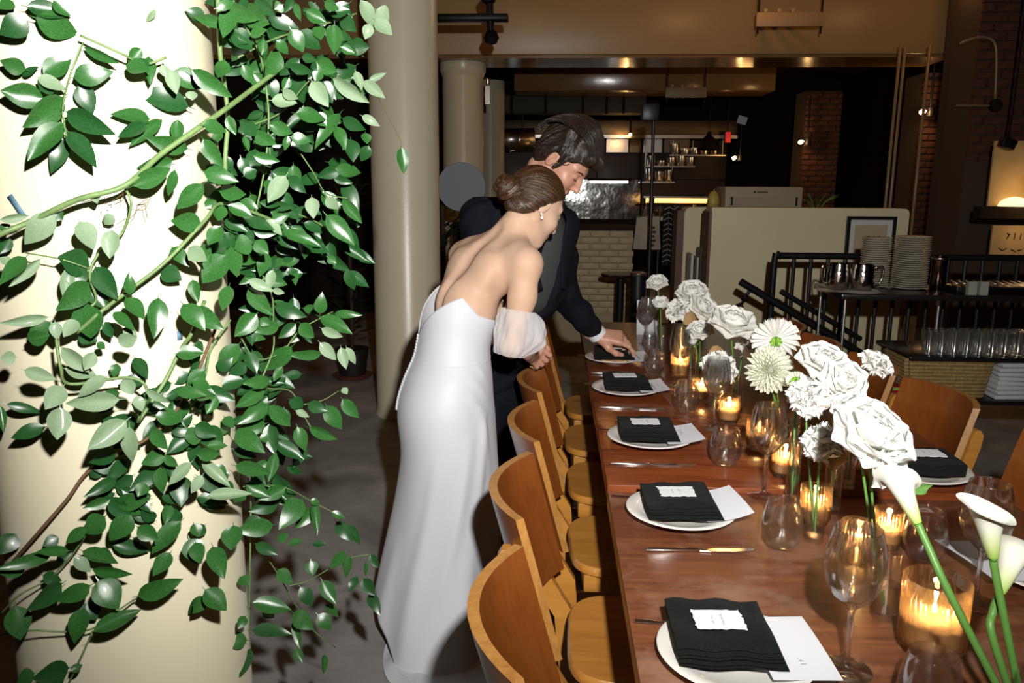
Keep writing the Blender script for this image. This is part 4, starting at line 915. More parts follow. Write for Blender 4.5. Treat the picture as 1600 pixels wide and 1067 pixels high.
def bagf(u, v): p = d_.lerp(c, u).lerp(a.lerp(b_, u), v); return (p.x, -0.06 * math.sin(math.pi * u) * math.sin(math.pi * min(1, v + 0.15)), p.z)
def bagb(u, v): p = bagf(u, v); return (p[0], -p[1] * 0.5 + 0.004, p[2])
m1 = MB().add(*grid_vf(bagf, 8, 8)); k_ = grid_vf(bagb, 8, 8); m1.add(k_[0], [q[::-1] for q in k_[1]]); m1.build('bag_body', M_CANV, tb)
MB().tube(spline([a.lerp(b_, 0.25), a.lerp(b_, 0.42) + Vector((0, -0.02, 0.11)), a.lerp(b_, 0.6) + Vector((0, -0.02, 0.11)), a.lerp(b_, 0.75)], 5), 0.008, 6, flat=0.4).build('strap', M_CANV, tb)
for k in range(5): pz = d_.lerp(c, 0.65 + 0.05 * (k % 2)) + Vector((0, -0.062, 0.03 + 0.035 * k)); box('print_mark', pz.x - 0.022, pz.x + 0.018, pz.y, pz.y + 0.003, pz.z, pz.z + 0.02, mat('print_ink', (0.05, 0.02, 0.015), 0.8), tb)
sw = thing('patterned_cloth', 'black cloth with pale zigzag stripes hanging right of the tote bag', 'cloth', (at_y(1045, 410, 6.7).x, 6.7, 0)); z0, z1 = at_y(1045, 415, 6.7).z, at_y(1045, 322, 6.7).z
MB().add(*grid_vf(lambda u, v: ((u - .5) * 0.13, 0.012 * math.sin(14 * u), z0 + (z1 - z0) * v), 12, 6)).build('fabric', M_BLK2, sw)
for k in range(11): q = MB(); zz = z0 + 0.03 + k * 0.043; q.tube([(-0.06, -0.02, zz), (-0.02, -0.022, zz + 0.022), (0.02, -0.022, zz + 0.004), (0.06, -0.02, zz + 0.03)], 0.005, 5); q.build('stripe', mat('grey_stripe', (0.22, 0.20, 0.17), 0.8), sw)
MB().tube([(-0.30, -0.08, z1 + 0.01), (-0.09, 0, z1 + 0.01), (0.09, 0, z1 + 0.01)], 0.008, 8).build('rail', M_BLK2, sw)
for x_ in (-0.09, 0.09): MB().tube([(x_, 0.02, 0), (x_, 0.02, z1 + 0.02)], 0.008, 6).build('upright', M_BLK2, sw)
q = at_y(970, 427, 6.1); rt = thing('round_bar_table', 'dark round bar table in front of the painted brick wall', 'table', (q.x, 6.1, 0)); obj('round_top', mesh('round_top', *lathe_vf([(0.0005, q.z - 0.02), (0.15, q.z - 0.02), (0.155, q.z - 0.01), (0.15, q.z), (0.0005, q.z)], 36), True, 40), M_COUNTER, rt); MB().tube([(0, 0, 0.02), (0, 0, q.z - 0.02)], 0.03, 12).build('post', M_BLACK, rt); obj('foot', mesh('foot', *lathe_vf([(0.0005, 0), (0.2, 0), (0.2, 0.012), (0.04, 0.03), (0.0005, 0.03)], 28), True, 40), M_BLACK, rt)
q = at_y(997, 440, 5.6); ct = thing('black_canister', 'black lidded canister standing behind the far end of the table', 'canister', (q.x, 5.6, 0)); obj('canister_body', mesh('canister_body', *lathe_vf([(0.0005, 0), (0.055, 0), (0.055, 0.90), (0.0005, 0.90)], 20), True, 40), M_BLK2, ct); obj('lid', mesh('lid', *lathe_vf([(0.056, 0.885), (0.058, 0.89), (0.058, 0.905), (0.05, 0.91), (0.0005, 0.91)], 20), True, 40), M_STEEL, ct)
# grey round sign between the columns
q = at_y(721, 292, 6.0); sg = thing('round_sign', 'plain grey-blue round sign behind the groom\'s shoulder', 'sign', (q.x, 6.0, 0)); o = obj('disc', mesh('disc', *lathe_vf([(0.0005, 0), (0.178, 0), (0.18, 0.004), (0.178, 0.012), (0.0005, 0.012)], 56), True, 40), mat('grey_blue_board', (0.20, 0.23, 0.26), 0.6), sg, (0, 0, q.z), (math.pi / 2, 0, 0.05))
MB().tube([(0, 0.02, 0.0), (0, 0.02, q.z)], 0.015, 8).build('stand', M_BLACK, sg)
# potted plants in the dark
def dark_plant(px, pyb, Y, h, n, label, potc, spread):
    b = at_y(px, pyb, Y); t = thing('potted_plant', label, 'plant', (b.x, Y, 0)); z = max(b.z, 0.05)
    obj('pot', mesh('pot', *lathe_vf([(0.0005, z), (0.10, z), (0.13, z + 0.20), (0.12, z + 0.20), (0.0005, z + 0.17)], 24), True, 40), mat('dark_pot', (0.015, 0.012, 0.01), 0.6), t)
    obj('saucer', mesh('saucer', *lathe_vf([(0.0005, z - 0.03), (0.13, z - 0.03), (0.155, z - 0.005), (0.145, z - 0.004), (0.0005, z - 0.015)], 28), True, 40), mat('terracotta', potc, 0.7), t)
    for a in (0, 2.1, 4.2): MB().tube([(0.10 * math.cos(a), 0.10 * math.sin(a), 0), (0.10 * math.cos(a), 0.10 * math.sin(a), z - 0.03)], 0.012, 6).build('stand_leg', MATS['terracotta'], t)
    MB().tube([(0, 0, z + 0.15), (0.01, 0, z + 0.6), (0, 0, h)], 0.015, 8).build('trunk', M_TWIGB, t); r = random.Random(px)
    for k in range(n):
        zz = r.uniform(z + 0.3, h); a = r.uniform(0, 6.28); o = obj('leaf', LEAFB, None, t); L_ = r.uniform(0.12, 0.20); o.location = (0.04 * math.cos(a), 0.04 * math.sin(a), zz); o.rotation_euler = (0, r.uniform(0.7, 1.7), a); o.scale = (L_, L_ * 0.3, L_)
M_TWIGB = mat('dark_trunk', (0.03, 0.02, 0.012), 0.8)
LEAFB = mesh('leaf', [(0, 0, 0), (0.03, 0.5, 0.45), (-0.05, 0, 0.5), (0.03, -0.5, 0.45), (-0.1, 0, 1)], [(0, 1, 2), (0, 2, 3), (1, 4, 2), (2, 4, 3)]); LEAFB.materials.append(mat('dark_foliage', (0.010, 0.020, 0.010), 0.5))
dark_plant(552, 601, 6.0, 1.5, 60, 'dark potted plant on a terracotta stand left of the second column', (0.16, 0.05, 0.03), 1)
dark_plant(694, 560, 6.3, 1.35, 40, 'dark leafy plant right behind the second column', (0.16, 0.05, 0.03), 1)

# ------------------------------------------------------------------ wall lamps, pipes, conduit
M_BULB = mat('warm_bulb', (1, 0.8, 0.5), 0.4, emit=(1.0, 0.62, 0.25), estr=14.0)
def sconce(px, py_, Y, label, e, rod=True):
    q = at_y(px, py_, Y); t = thing('wall_lamp', label, 'lamp', q)
    obj('bulb', mesh('bulb', *lathe_vf([(0.0005, -0.035), (0.022, -0.025), (0.030, 0), (0.022, 0.025), (0.012, 0.04), (0.0005, 0.042)], 16)), M_BULB, t, rot=(0, 1.2, 0))
    MB().tube([(0.035, 0, 0.01), (0.09, 0.02, 0.01)], 0.018, 10).build('socket', M_BLACK, t)
    MB().tube([(0.10, 0.04, -0.05), (0.10, 0.04, 0.62)], 0.014, 8).build('conduit', M_BLACK, t); MB().lathe([(0.0005, -0.05), (0.04, -0.045), (0.045, 0.0), (0.04, 0.05), (0.0005, 0.055)], 14, c=(0.10, 0.03, 0)).build('junction', M_BLACK, t)
    l = add_light('lamp_light', 'POINT', (-0.01, -0.08, 0.0), e, (1.0, 0.55, 0.20), 0.03); l.parent = t
sconce(1441, 175, 9.35, 'glowing bare bulb wall lamp on the brick pier at the right', 6); sconce(1251, 222, 11.35, 'glowing bare bulb wall lamp on the middle brick pier', 4); sconce(1147, 247, 13.0, 'small far bare bulb wall lamp by the kitchen', 3)
def pipe(pts, r, label, m, nm='vertical_pipe'):
    o = obj(nm, mesh(nm, *tube_vf(pts, r, 10)), m, None); return tag(o, label, 'pipe')
M_PIPE = mat('painted_pipe', (0.28, 0.20, 0.11), 0.3)
for x0, x1, lb in ((1418, 1375, 'right one of the pair of thin vertical pipes'), (1410, 1368, 'left one of the pair of thin vertical pipes'), (1441, 1427, 'slim pipe running down past the lit wall lamp')):
    Y = 7.6; A = at_y(x0 - (0 if x0 != 1441 else 0), 90, Y); B_ = at_y(x1, 430, Y); X_ = at_y((x0 + x1) / 2, 260, Y).x; pipe([(X_, Y, 0), (X_, Y, 1.5), (X_, Y, 2.74)], 0.014, lb + ' beside the brick pier', M_PIPE)
P = spline([at_y(1500, 68, 7.15), at_y(1530, 58, 7.15), at_y(1552, 64, 7.15), at_y(1557, 90, 7.15), at_y(1555, 155, 7.15)], 6); pipe(P, 0.011, 'bent conduit curving down the front brick pier', M_PIPE, 'bent_conduit')
q = at_y(1555, 165, 7.15); jb = thing('junction_box', 'round junction box at the end of the bent conduit', 'electrical box', q); obj('box_body', mesh('box_body', *lathe_vf([(0.0005, -0.02), (0.05, -0.02), (0.05, 0.03), (0.0005, 0.035)], 18), True, 40), M_DARK, jb, rot=(math.pi / 2, 0, 0)); MB().tube([(-0.32, 0, 0.0), (-0.04, 0, 0.0)], 0.008, 8).build('side_conduit', M_PIPE, jb)
# hanging cable trays
def tray(px0, px1, py_, Y, label, dep):
    a, b_ = at_y(px0, py_, Y), at_y(px1, py_, Y); w = b_.x - a.x; t = thing('cable_tray', label, 'cable tray', a); M_TR = mat('tray_paint', (0.36, 0.24, 0.12), 0.5)
    box('cross_bar', 0, w, 0, 0.04, -0.04, 0.08, M_TR, t, 0.004)
    for k in range(3): MB().tube([(0.08 + 0.12 * k, 0.02, 0.10), (0.08 + 0.12 * k + dep * 0.16, dep, 0.10)], 0.018, 8).build('rail', M_TR, t)
    for x_ in (0.02, w - 0.02): MB().tube([(x_, 0.02, -0.10), (x_, 0.02, 3.42 - a.z)], 0.008, 6).build('hanger', M_BLACK, t)
tray(1182, 1288, 34, 7.6, 'beige suspended cable tray in front of the ceiling beam', 0.65); tray(1040, 1104, 147, 10.2, 'dim suspended cable tray hanging beyond the ceiling beam', 1.3)
# dark ceiling fixture with two crossing arms
q = at_y(752, 30, 6.2); fx = thing('ceiling_fan', 'black ceiling fixture with a flat blade at the top left', 'ceiling fan', q)
MB().tube([(0.02, 0, 0.9), (0.06, 0, 0.16), (0.07, 0, -0.08)], 0.028, 10).build('stem', M_BLACK, fx); MB().lathe([(0.0005, -0.18), (0.04, -0.17), (0.058, -0.13), (0.04, -0.09), (0.02, -0.08)], 16, c=(0.075, 0, 0)).build('hub', M_BLACK, fx)
box('blade', -0.55, 0.20, -0.06, 0.06, -0.015, 0.03, M_BLACK, fx, 0.01); MB().lathe([(0.02, 0.10), (0.05, 0.12), (0.06, 0.16), (0.03, 0.20)], 14, c=(0.055, 0, 0)).build('collar', M_BLACK, fx)

# ------------------------------------------------------------------ lit wall panel at the right
M_PLAST = mat('aged_plaster', (0.50, 0.36, 0.17), 0.8, var=(0.40, 0.27, 0.12), scale=6, bump=0.15, bscale=40)
a, b_ = at_y(1552, 352, 6.3), at_y(1700, 402, 6.3)
wp = thing('wall_panel', 'warmly lit plaster panel with dark scribbled marks at the right edge', 'panel', (a.x, 6.3, 0)); box('panel_board', 0, 0.75, 0, 0.02, b_.z, a.z, M_PLAST, wp)
for k, (x_, z_, dx, dz) in enumerate(((0.11, 0.15, 0.02, 0.04), (0.125, 0.18, -0.015, 0.02), (0.165, 0.14, 0.004, 0.06), (0.21, 0.14, 0.004, 0.055), (0.25, 0.16, 0.03, 0.01), (0.06, 0.07, 0.03, -0.02), (0.09, 0.05, 0.03, 0.02), (0.15, 0.06, 0.04, -0.02), (0.20, 0.05, 0.03, 0.01))): MB().tube([(x_, -0.002, b_.z + z_ * 0.9), (x_ + dx, -0.002, b_.z + (z_ + dz) * 0.9)], 0.004, 5).build('scribble', M_INKB if 'M_INKB' in globals() else M_BLACK, wp)
c_, d2 = at_y(1555, 220, 6.3), at_y(1555, 322, 6.3)
wq = thing('wall_niche', 'upper lit plaster niche with a glowing dome lamp at the right edge', 'wall niche', (c_.x, 6.3, 0)); box('niche_board', 0, 0.75, 0, 0.02, d2.z, c_.z, M_PLAST, wq); box('niche_shelf', -0.1, 0.8, -0.10, 0.0, d2.z - 0.09, d2.z - 0.002, M_DARK, wq)
dm = obj('dome_shade', mesh('dome_shade', *lathe_vf([(0.11, 0.0), (0.10, 0.03), (0.07, 0.055), (0.03, 0.068), (0.0005, 0.07)], 28)), mat('glowing_shade', (0.9, 0.7, 0.4), 0.5, emit=(1.0, 0.62, 0.28), estr=2.2), wq, (0.17, -0.05, d2.z + 0.0))
l = add_light('panel_lamp', 'POINT', (c_.x + 0.2, 6.12, d2.z + 0.16), 1.0, (1.0, 0.62, 0.26), 0.03); l2 = add_light('panel_lamp', 'POINT', (a.x + 0.2, 6.10, a.z - 0.03), 0.9, (1.0, 0.60, 0.24), 0.03)
sp_ = thing('spot_lamp', 'small black track spotlight above the lit niche', 'lamp', at_y(1574, 224, 6.1)); o = box('lamp_can', -0.05, 0.05, -0.04, 0.04, -0.035, 0.035, M_BLACK, sp_, 0.01); o.rotation_euler = (0, 0.4, 0); MB().tube([(0, 0, 0.02), (0.01, 0, 0.22), (0.01, 0, 3.42 - sp_.location.z)], 0.008, 6).build('arm', M_BLACK, sp_)

# ------------------------------------------------------------------ open kitchen
KY = 13.2
def kx(px): return at_y(px, 250, KY).x
def kz(py_): return at_y(950, py_, KY).z
kh = thing('kitchen_hood', 'long dull metal extraction hood over the open kitchen', 'hood', (kx(745), KY, 0)); M_HOOD = mat('hood_steel', (0.16, 0.12, 0.07), 0.4, metal=0.8)
box('hood_body', 0, kx(1150) - kx(745), 0, 0.8, kz(214), kz(188), M_HOOD, kh, 0.01); box('hood_lip', 0, kx(1150) - kx(745), -0.05, 0.0, kz(216), kz(211), M_STEEL, kh)
q = thing('air_duct', 'silver round air duct beside the far column', 'duct', (kx(770), KY - 0.5, kz(222))); obj('duct_tube', mesh('duct_tube', *tube_vf([(0, 0, 0), (kx(835) - kx(770), 0.1, 0.02)], 0.17, 24)), M_STEEL, q)
for k in (0.1, 0.5): MB().tube([(k, 0.03, 0.16), (k, 0.03, 3.42 - kz(222))], 0.01, 6).build('hanger', M_BLACK, q)
for k in range(4): MB().tube([(0.15 * k, 0.02 * k, 0.002 * k), (0.15 * k + 0.02, 0.02 * k, 0.002 * k)], 0.178, 24).build('duct_band', M_STEEL, q)
q = thing('upper_duct', 'grey rectangular duct run above the kitchen hood', 'duct', (kx(775), KY - 0.6, 0)); box('duct_box', 0, kx(1000) - kx(775), 0, 0.4, kz(182), kz(155), mat('grey_duct', (0.075, 0.075, 0.06), 0.6, spec=0.2), q, 0.01)
for p_ in (800, 850, 905, 940, 965): box('duct_seam', kx(p_) - kx(775), kx(p_) - kx(775) + 0.04, -0.02, 0.0, kz(183), kz(154), M_DARK, q)
kb = thing('kitchen_splashback', 'crinkled steel splashback glinting behind the groom\'s face', 'splashback', (kx(745), KY + 0.75, 0)); M_CRINK = mat('crinkled_steel', (0.42, 0.42, 0.40), 0.12, metal=1.0, bump=1.0, bscale=3)
box('steel_sheet', 0, kx(1010) - kx(745), 0, 0.02, kz(345), kz(280), M_CRINK, kb); box('upper_tiles', 0, kx(1150) - kx(745), 0, 0.02, kz(279), kz(216), mat('dark_tile', (0.03, 0.017, 0.01), 0.4, spec=0.2), kb); box('base_cabinet', 0, kx(1150) - kx(745), -0.05, 0.03, 0, kz(346), M_DARK, kb); box('lower_part', kx(1012) - kx(745), kx(1150) - kx(745), 0, 0.02, kz(345), kz(280), mat('dark_tile', (0.03, 0.017, 0.01), 0.4, spec=0.2), kb)
add_light('added_kitchen_light', 'POINT', (kx(955), KY + 0.35, kz(268)), 0.5, (0.95, 1.0, 0.95), 0.05); add_light('added_kitchen_light', 'POINT', (kx(800), KY + 0.35, kz(268)), 0.35, (0.95, 1.0, 0.95), 0.05)  # white point lights added so the crinkled steel sheet shows glints
fl = thing('added_tube_lamp', 'white tube lamp added under the kitchen hood to make the steel glint', 'lamp', (kx(925), KY + 0.3, kz(284))); MB().tube([(0, 0, 0), (kx(985) - kx(925), 0, 0)], 0.02, 8).build('tube', mat('white_tube', (1, 1, 1), 0.4, emit=(0.9, 1.0, 0.95), estr=2.5), fl); MB().tube([(0.1, 0, 0.05), (0.1, 0, kz(214) - kz(284) + 0.01)], 0.008, 6).build('hanger', M_DARK, fl); box('housing', -0.05, kx(985) - kx(925) + 0.05, -0.03, 0.03, 0.02, 0.06, M_DARK, fl)  # glowing tube added under the hood to light the crinkled splashback
hl = thing('heat_lamp', 'glowing amber heat lamp bar over the kitchen pass', 'lamp', (kx(1004), KY - 0.7, kz(312))); w_ = kx(1108) - kx(1004)
box('light_bar', 0, w_, 0, 0.06, -0.03, 0.04, mat('amber_bar', (1, 0.6, 0.2), 0.5, emit=(1.0, 0.50, 0.15), estr=2.4), hl); box('bar_cover', -0.02, w_ + 0.02, -0.02, 0.10, 0.045, 0.07, M_STEEL, hl); box('pass_counter', -0.1, w_ + 0.1, -0.15, 0.3, -0.30, -0.24, M_STEEL, hl); box('pass_base', -0.08, w_ + 0.08, -0.12, 0.28, -kz(312) + 0.001, -0.301, M_DARK, hl)
for x_ in (0.0, w_): MB().tube([(x_, 0.05, -0.26), (x_, 0.05, 0.06)], 0.02, 8).build('upright', M_STEEL, hl)
add_light('heat_glow', 'POINT', (kx(1055), KY - 0.8, kz(322)), 4.0, (1.0, 0.5, 0.18), 0.06)
r = random.Random(9); M_JAR = [mat('jar_%d' % k, c, 0.35) for k, c in enumerate(((0.20, 0.10, 0.04), (0.10, 0.06, 0.04), (0.35, 0.28, 0.18), (0.05, 0.05, 0.05)))]
for k in range(9):
    x_ = kx(1012 + k * 10.5); h_ = r.uniform(0.09, 0.2); t = thing('jar', 'dim jar, %s from the left on the kitchen pass' % ORD[k], 'jar', (x_, KY - 0.82, kz(312) - 0.24), 0, 'jars on the kitchen pass'); obj('jar_body', mesh('jar_body', *lathe_vf([(0.0005, 0), (0.04, 0), (0.045, 0.02), (0.045, h_ * 0.7), (0.025, h_ * 0.85), (0.025, h_), (0.0005, h_)], 14), True, 40), M_JAR[k % 4], t)
for j, (za, xa, xb) in enumerate(((258, 1012, 1092), (240, 1050, 1140), (283, 1010, 1060))):
    sh_ = thing('kitchen_shelf', ['middle', 'upper', 'lower'][j] + ' steel shelf in the open kitchen with pans', 'shelf', (kx(xa), KY + 0.3, kz(za))); box('board', 0, kx(xb) - kx(xa), 0, 0.3, -0.02, 0, M_STEEL, sh_)
    for e_ in (0.03, kx(xb) - kx(xa) - 0.03): MB().tube([(e_, 0.15, 0), (e_, 0.15, kz(216) - kz(za))], 0.012, 6).build('hanger', M_STEEL, sh_)
    for k in range(int((xb - xa) / 16)):
        hh = r.uniform(0.08, 0.22); o = obj('cooking_pot', mesh('cooking_pot', *lathe_vf([(0.0005, 0), (0.075, 0), (0.08, 0.01), (0.08, hh), (0.084, hh), (0.0005, hh * 0.95)], 18), True, 40), M_STEEL, None, (kx(xa + 10 + 16 * k), KY + 0.45, kz(za) + 0.001)); tag(o, 'steel cooking pot, %s from the left on the %s kitchen shelf' % (ORD[k], ['middle', 'upper', 'lower'][j]), 'pot', 'pots on the %s kitchen shelf' % ['middle', 'upper', 'lower'][j])
pd = thing('pendant_lamp', 'dark bell-shaped pendant lamp hanging in front of the kitchen', 'lamp', at_y(1107, 228, 12.0)); obj('bell_shade', mesh('bell_shade', *lathe_vf([(0.17, -0.06), (0.15, 0.0), (0.09, 0.10), (0.03, 0.16), (0.025, 0.20), (0.0005, 0.20)], 28, False), True, 40), M_DARK, pd); MB().tube([(0, 0, 0.20), (0, 0, 1.0)], 0.006, 6).build('cord', M_BLACK, pd)
rb_ = thing('red_sign', 'small glowing red light on the kitchen wall', 'light', at_y(1137, 214, 13.0)); box('lens', -0.03, 0.05, 0, 0.03, -0.08, 0.08, mat('red_glow', (0.5, 0.02, 0.02), 0.5, emit=(1, 0.05, 0.03), estr=0.4), rb_, 0.008); box('mount', -0.04, 0.06, 0.03, 0.05, -0.09, 0.09, M_BLACK, rb_); MB().tube([(0, 0.04, 0.09), (0, 0.04, 3.42 - rb_.location.z)], 0.008, 6).build('drop_rod', M_BLACK, rb_)
wl = thing('warm_spot', 'small warm spotlight glowing on the steel above the groom', 'lamp', at_y(985, 210, 13.0)); obj('lens', mesh('lens', *lathe_vf([(0.0005, -0.02), (0.025, -0.01), (0.025, 0.01), (0.0005, 0.02)], 12)), M_BULB, wl); MB().tube([(0, 0.0, 0.02), (0, 0.02, 0.3)], 0.02, 8).build('can', M_BLACK, wl); MB().tube([(0, 0.02, 0.3), (0, 0.02, 3.42 - wl.location.z)], 0.008, 6).build('drop_rod', M_BLACK, wl)
add_light('warm_spot_light', 'POINT', at_y(975, 215, 12.9), 2.5, (1, 0.5, 0.16), 0.03)
sp2 = thing('steel_cabinet', 'row of upright steel cabinet fronts catching warm light above the pass', 'cabinet', (kx(950), KY + 0.5, 0))
for k, (p0_, p1_) in enumerate(((950, 985), (988, 1006), (1010, 1040), (1044, 1085))): box('panel', kx(p0_) - kx(950), kx(p1_) - kx(950), 0.02 * k, 0.02 * k + 0.02, kz(236), kz(200 + 3 * (k % 2)), M_STEEL if k % 2 == 0 else M_HOOD, sp2)
# ------------------------------------------------------------------ leafy vines round the near column
def leaf_mat(name, c1, c2, rough):
    m = mat(name, c1, rough, var=c2, scale=18, coat=0.12, bump=0.08, bscale=90, spec=0.5); return m
M_LEAF = leaf_mat('glossy_leaf', (0.034, 0.130, 0.026), (0.018, 0.075, 0.016), 0.27)
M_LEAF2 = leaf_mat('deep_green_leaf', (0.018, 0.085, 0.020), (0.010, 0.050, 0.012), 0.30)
M_LEAFP = leaf_mat('pale_leaf_underside', (0.190, 0.275, 0.155), (0.135, 0.215, 0.115), 0.6)
M_VSTEM = mat('vine_stem', (0.17, 0.27, 0.09), 0.5, var=(0.11, 0.19, 0.06), scale=40, bump=0.1, bscale=120)
M_TWIG = mat('brown_twig', (0.13, 0.07, 0.03), 0.7)
def leaf_me(bend, fold, seed):
    """unit leaf: base at origin, tip at z = 1, full width 1 along y, upper side +x; short stalk below"""
    nu, nv = 5, 9; v = []
    for j in range(nv):
        t = j / (nv - 1); wd = 0.5 * (math.sin(math.pi * t ** 0.80) ** 0.85) * (1 - 0.12 * t) if 0 < t < 1 else 0.012
        for i in range(nu):
            s_ = i / (nu - 1) * 2 - 1; y = s_ * wd
            x = fold * abs(s_) ** 1.3 * wd * 0.55 - bend * (t - 0.15) ** 2 + 0.012 * math.sin(9 * t + seed) * s_
            v.append((x, y, t))
    f = []
    for j in range(nv - 1):
        for i in range(nu - 1): a = j * nu + i; f.append((a, a + 1, a + nu + 1, a + nu))
    k = len(v); v += [(0, -0.022, 0.02), (0, 0.022, 0.02), (0.01, 0.012, -0.13), (0.01, -0.012, -0.13)]; f.append((k, k + 1, k + 2, k + 3))
    return mesh('leaf', v, f)
LEAFS = {}
def leaf_var(mi, k):
    if (mi, k) not in LEAFS:
        me = leaf_me((0.10, 0.22, -0.08, 0.35)[k], (0.35, 0.25, 0.4, 0.15)[k], k); me.materials.append((M_LEAF, M_LEAFP, M_LEAF2)[mi]); LEAFS[(mi, k)] = me
    return LEAFS[(mi, k)]
CC = np.array([-0.862, 1.485]); CR = 0.22
def vine_pt(x, y, gap):
    """a point gap metres in front of the column where the column is, beside and behind it further right"""
    r = ray(x, y); R_ = CR + gap; a = r[0] ** 2 + r[1] ** 2; b = -2 * (r[0] * CC[0] + r[1] * CC[1]); c = CC @ CC - R_ * R_; D = b * b - 4 * a * c
    far = 1.40 + 0.0016 * max(0, x - 330)
    if D > 0:
        t = (-b - math.sqrt(D)) / (2 * a)
        if x < 330: return np.array([0, 0, CAM_Z]) + r * t
        w = min(1, (x - 330) / 60); t2 = (far - gap + 0.05) / r[1]; return np.array([0, 0, CAM_Z]) + r * (t * (1 - w) + t2 * w)
    return np.array([0, 0, CAM_Z]) + r * ((far - gap + 0.05) / r[1])
rv = random.Random(11)
V_GAR = thing('leafy_vine', 'glossy green vine wound across the front of the thick near column', 'vine', (-0.70, 1.22, 0))
V_HANG = thing('leafy_vine', 'dense upper vine hanging in the gap between the two cream columns', 'vine', (-0.62, 1.50, 0))
V_LOW = thing('leafy_vine', 'lower vine trailing out over the concrete floor beside the gown', 'vine', (-0.55, 1.60, 0))
def vroot(x, y): return V_GAR if x < 372 else (V_HANG if y < 500 else V_LOW)
def add_leaf(bx, by, tx, ty, w, kind, gap=None, parent=None):
    gap = rv.uniform(0.03, 0.11) if gap is None else gap
    b = vine_pt(bx, by, gap); mid = np.array([0, 0, CAM_Z]); dist = np.linalg.norm(b - mid)
    r1 = ray(tx, ty); r1 /= np.linalg.norm(r1); lp = math.hypot(tx - bx, ty - by)
    lp *= 1.0; l0 = lp / FPX * dist; dz = rv.uniform(-0.55, 0.25) * l0                   # most tips droop a little towards the viewer
    if kind == 1: dz = rv.uniform(-0.3, 0.2) * l0
    t = mid + r1 * (dist + dz); ax = t - b; L_ = np.linalg.norm(ax); ax /= L_
    view = mid - b; view /= np.linalg.norm(view)
    n = view - ax * (view @ ax); n /= np.linalg.norm(n); side = np.cross(ax, n)
    a = rv.uniform(-0.45, 0.45); n2 = n * math.cos(a) + side * math.sin(a); s2 = np.cross(ax, n2)
    wid = max(w / FPX * dist * 1.16, 0.30 * L_)
    p = parent or vroot(bx, by); o = obj('leaf', leaf_var(kind, rv.randrange(4)), None, p)
    M = Matrix(((n2[0] * L_, s2[0] * wid, ax[0] * L_, b[0]), (n2[1] * L_, s2[1] * wid, ax[1] * L_, b[1]), (n2[2] * L_, s2[2] * wid, ax[2] * L_, b[2]), (0, 0, 0, 1)))
    o.matrix_local = Matrix.Translation(-p.location) @ M
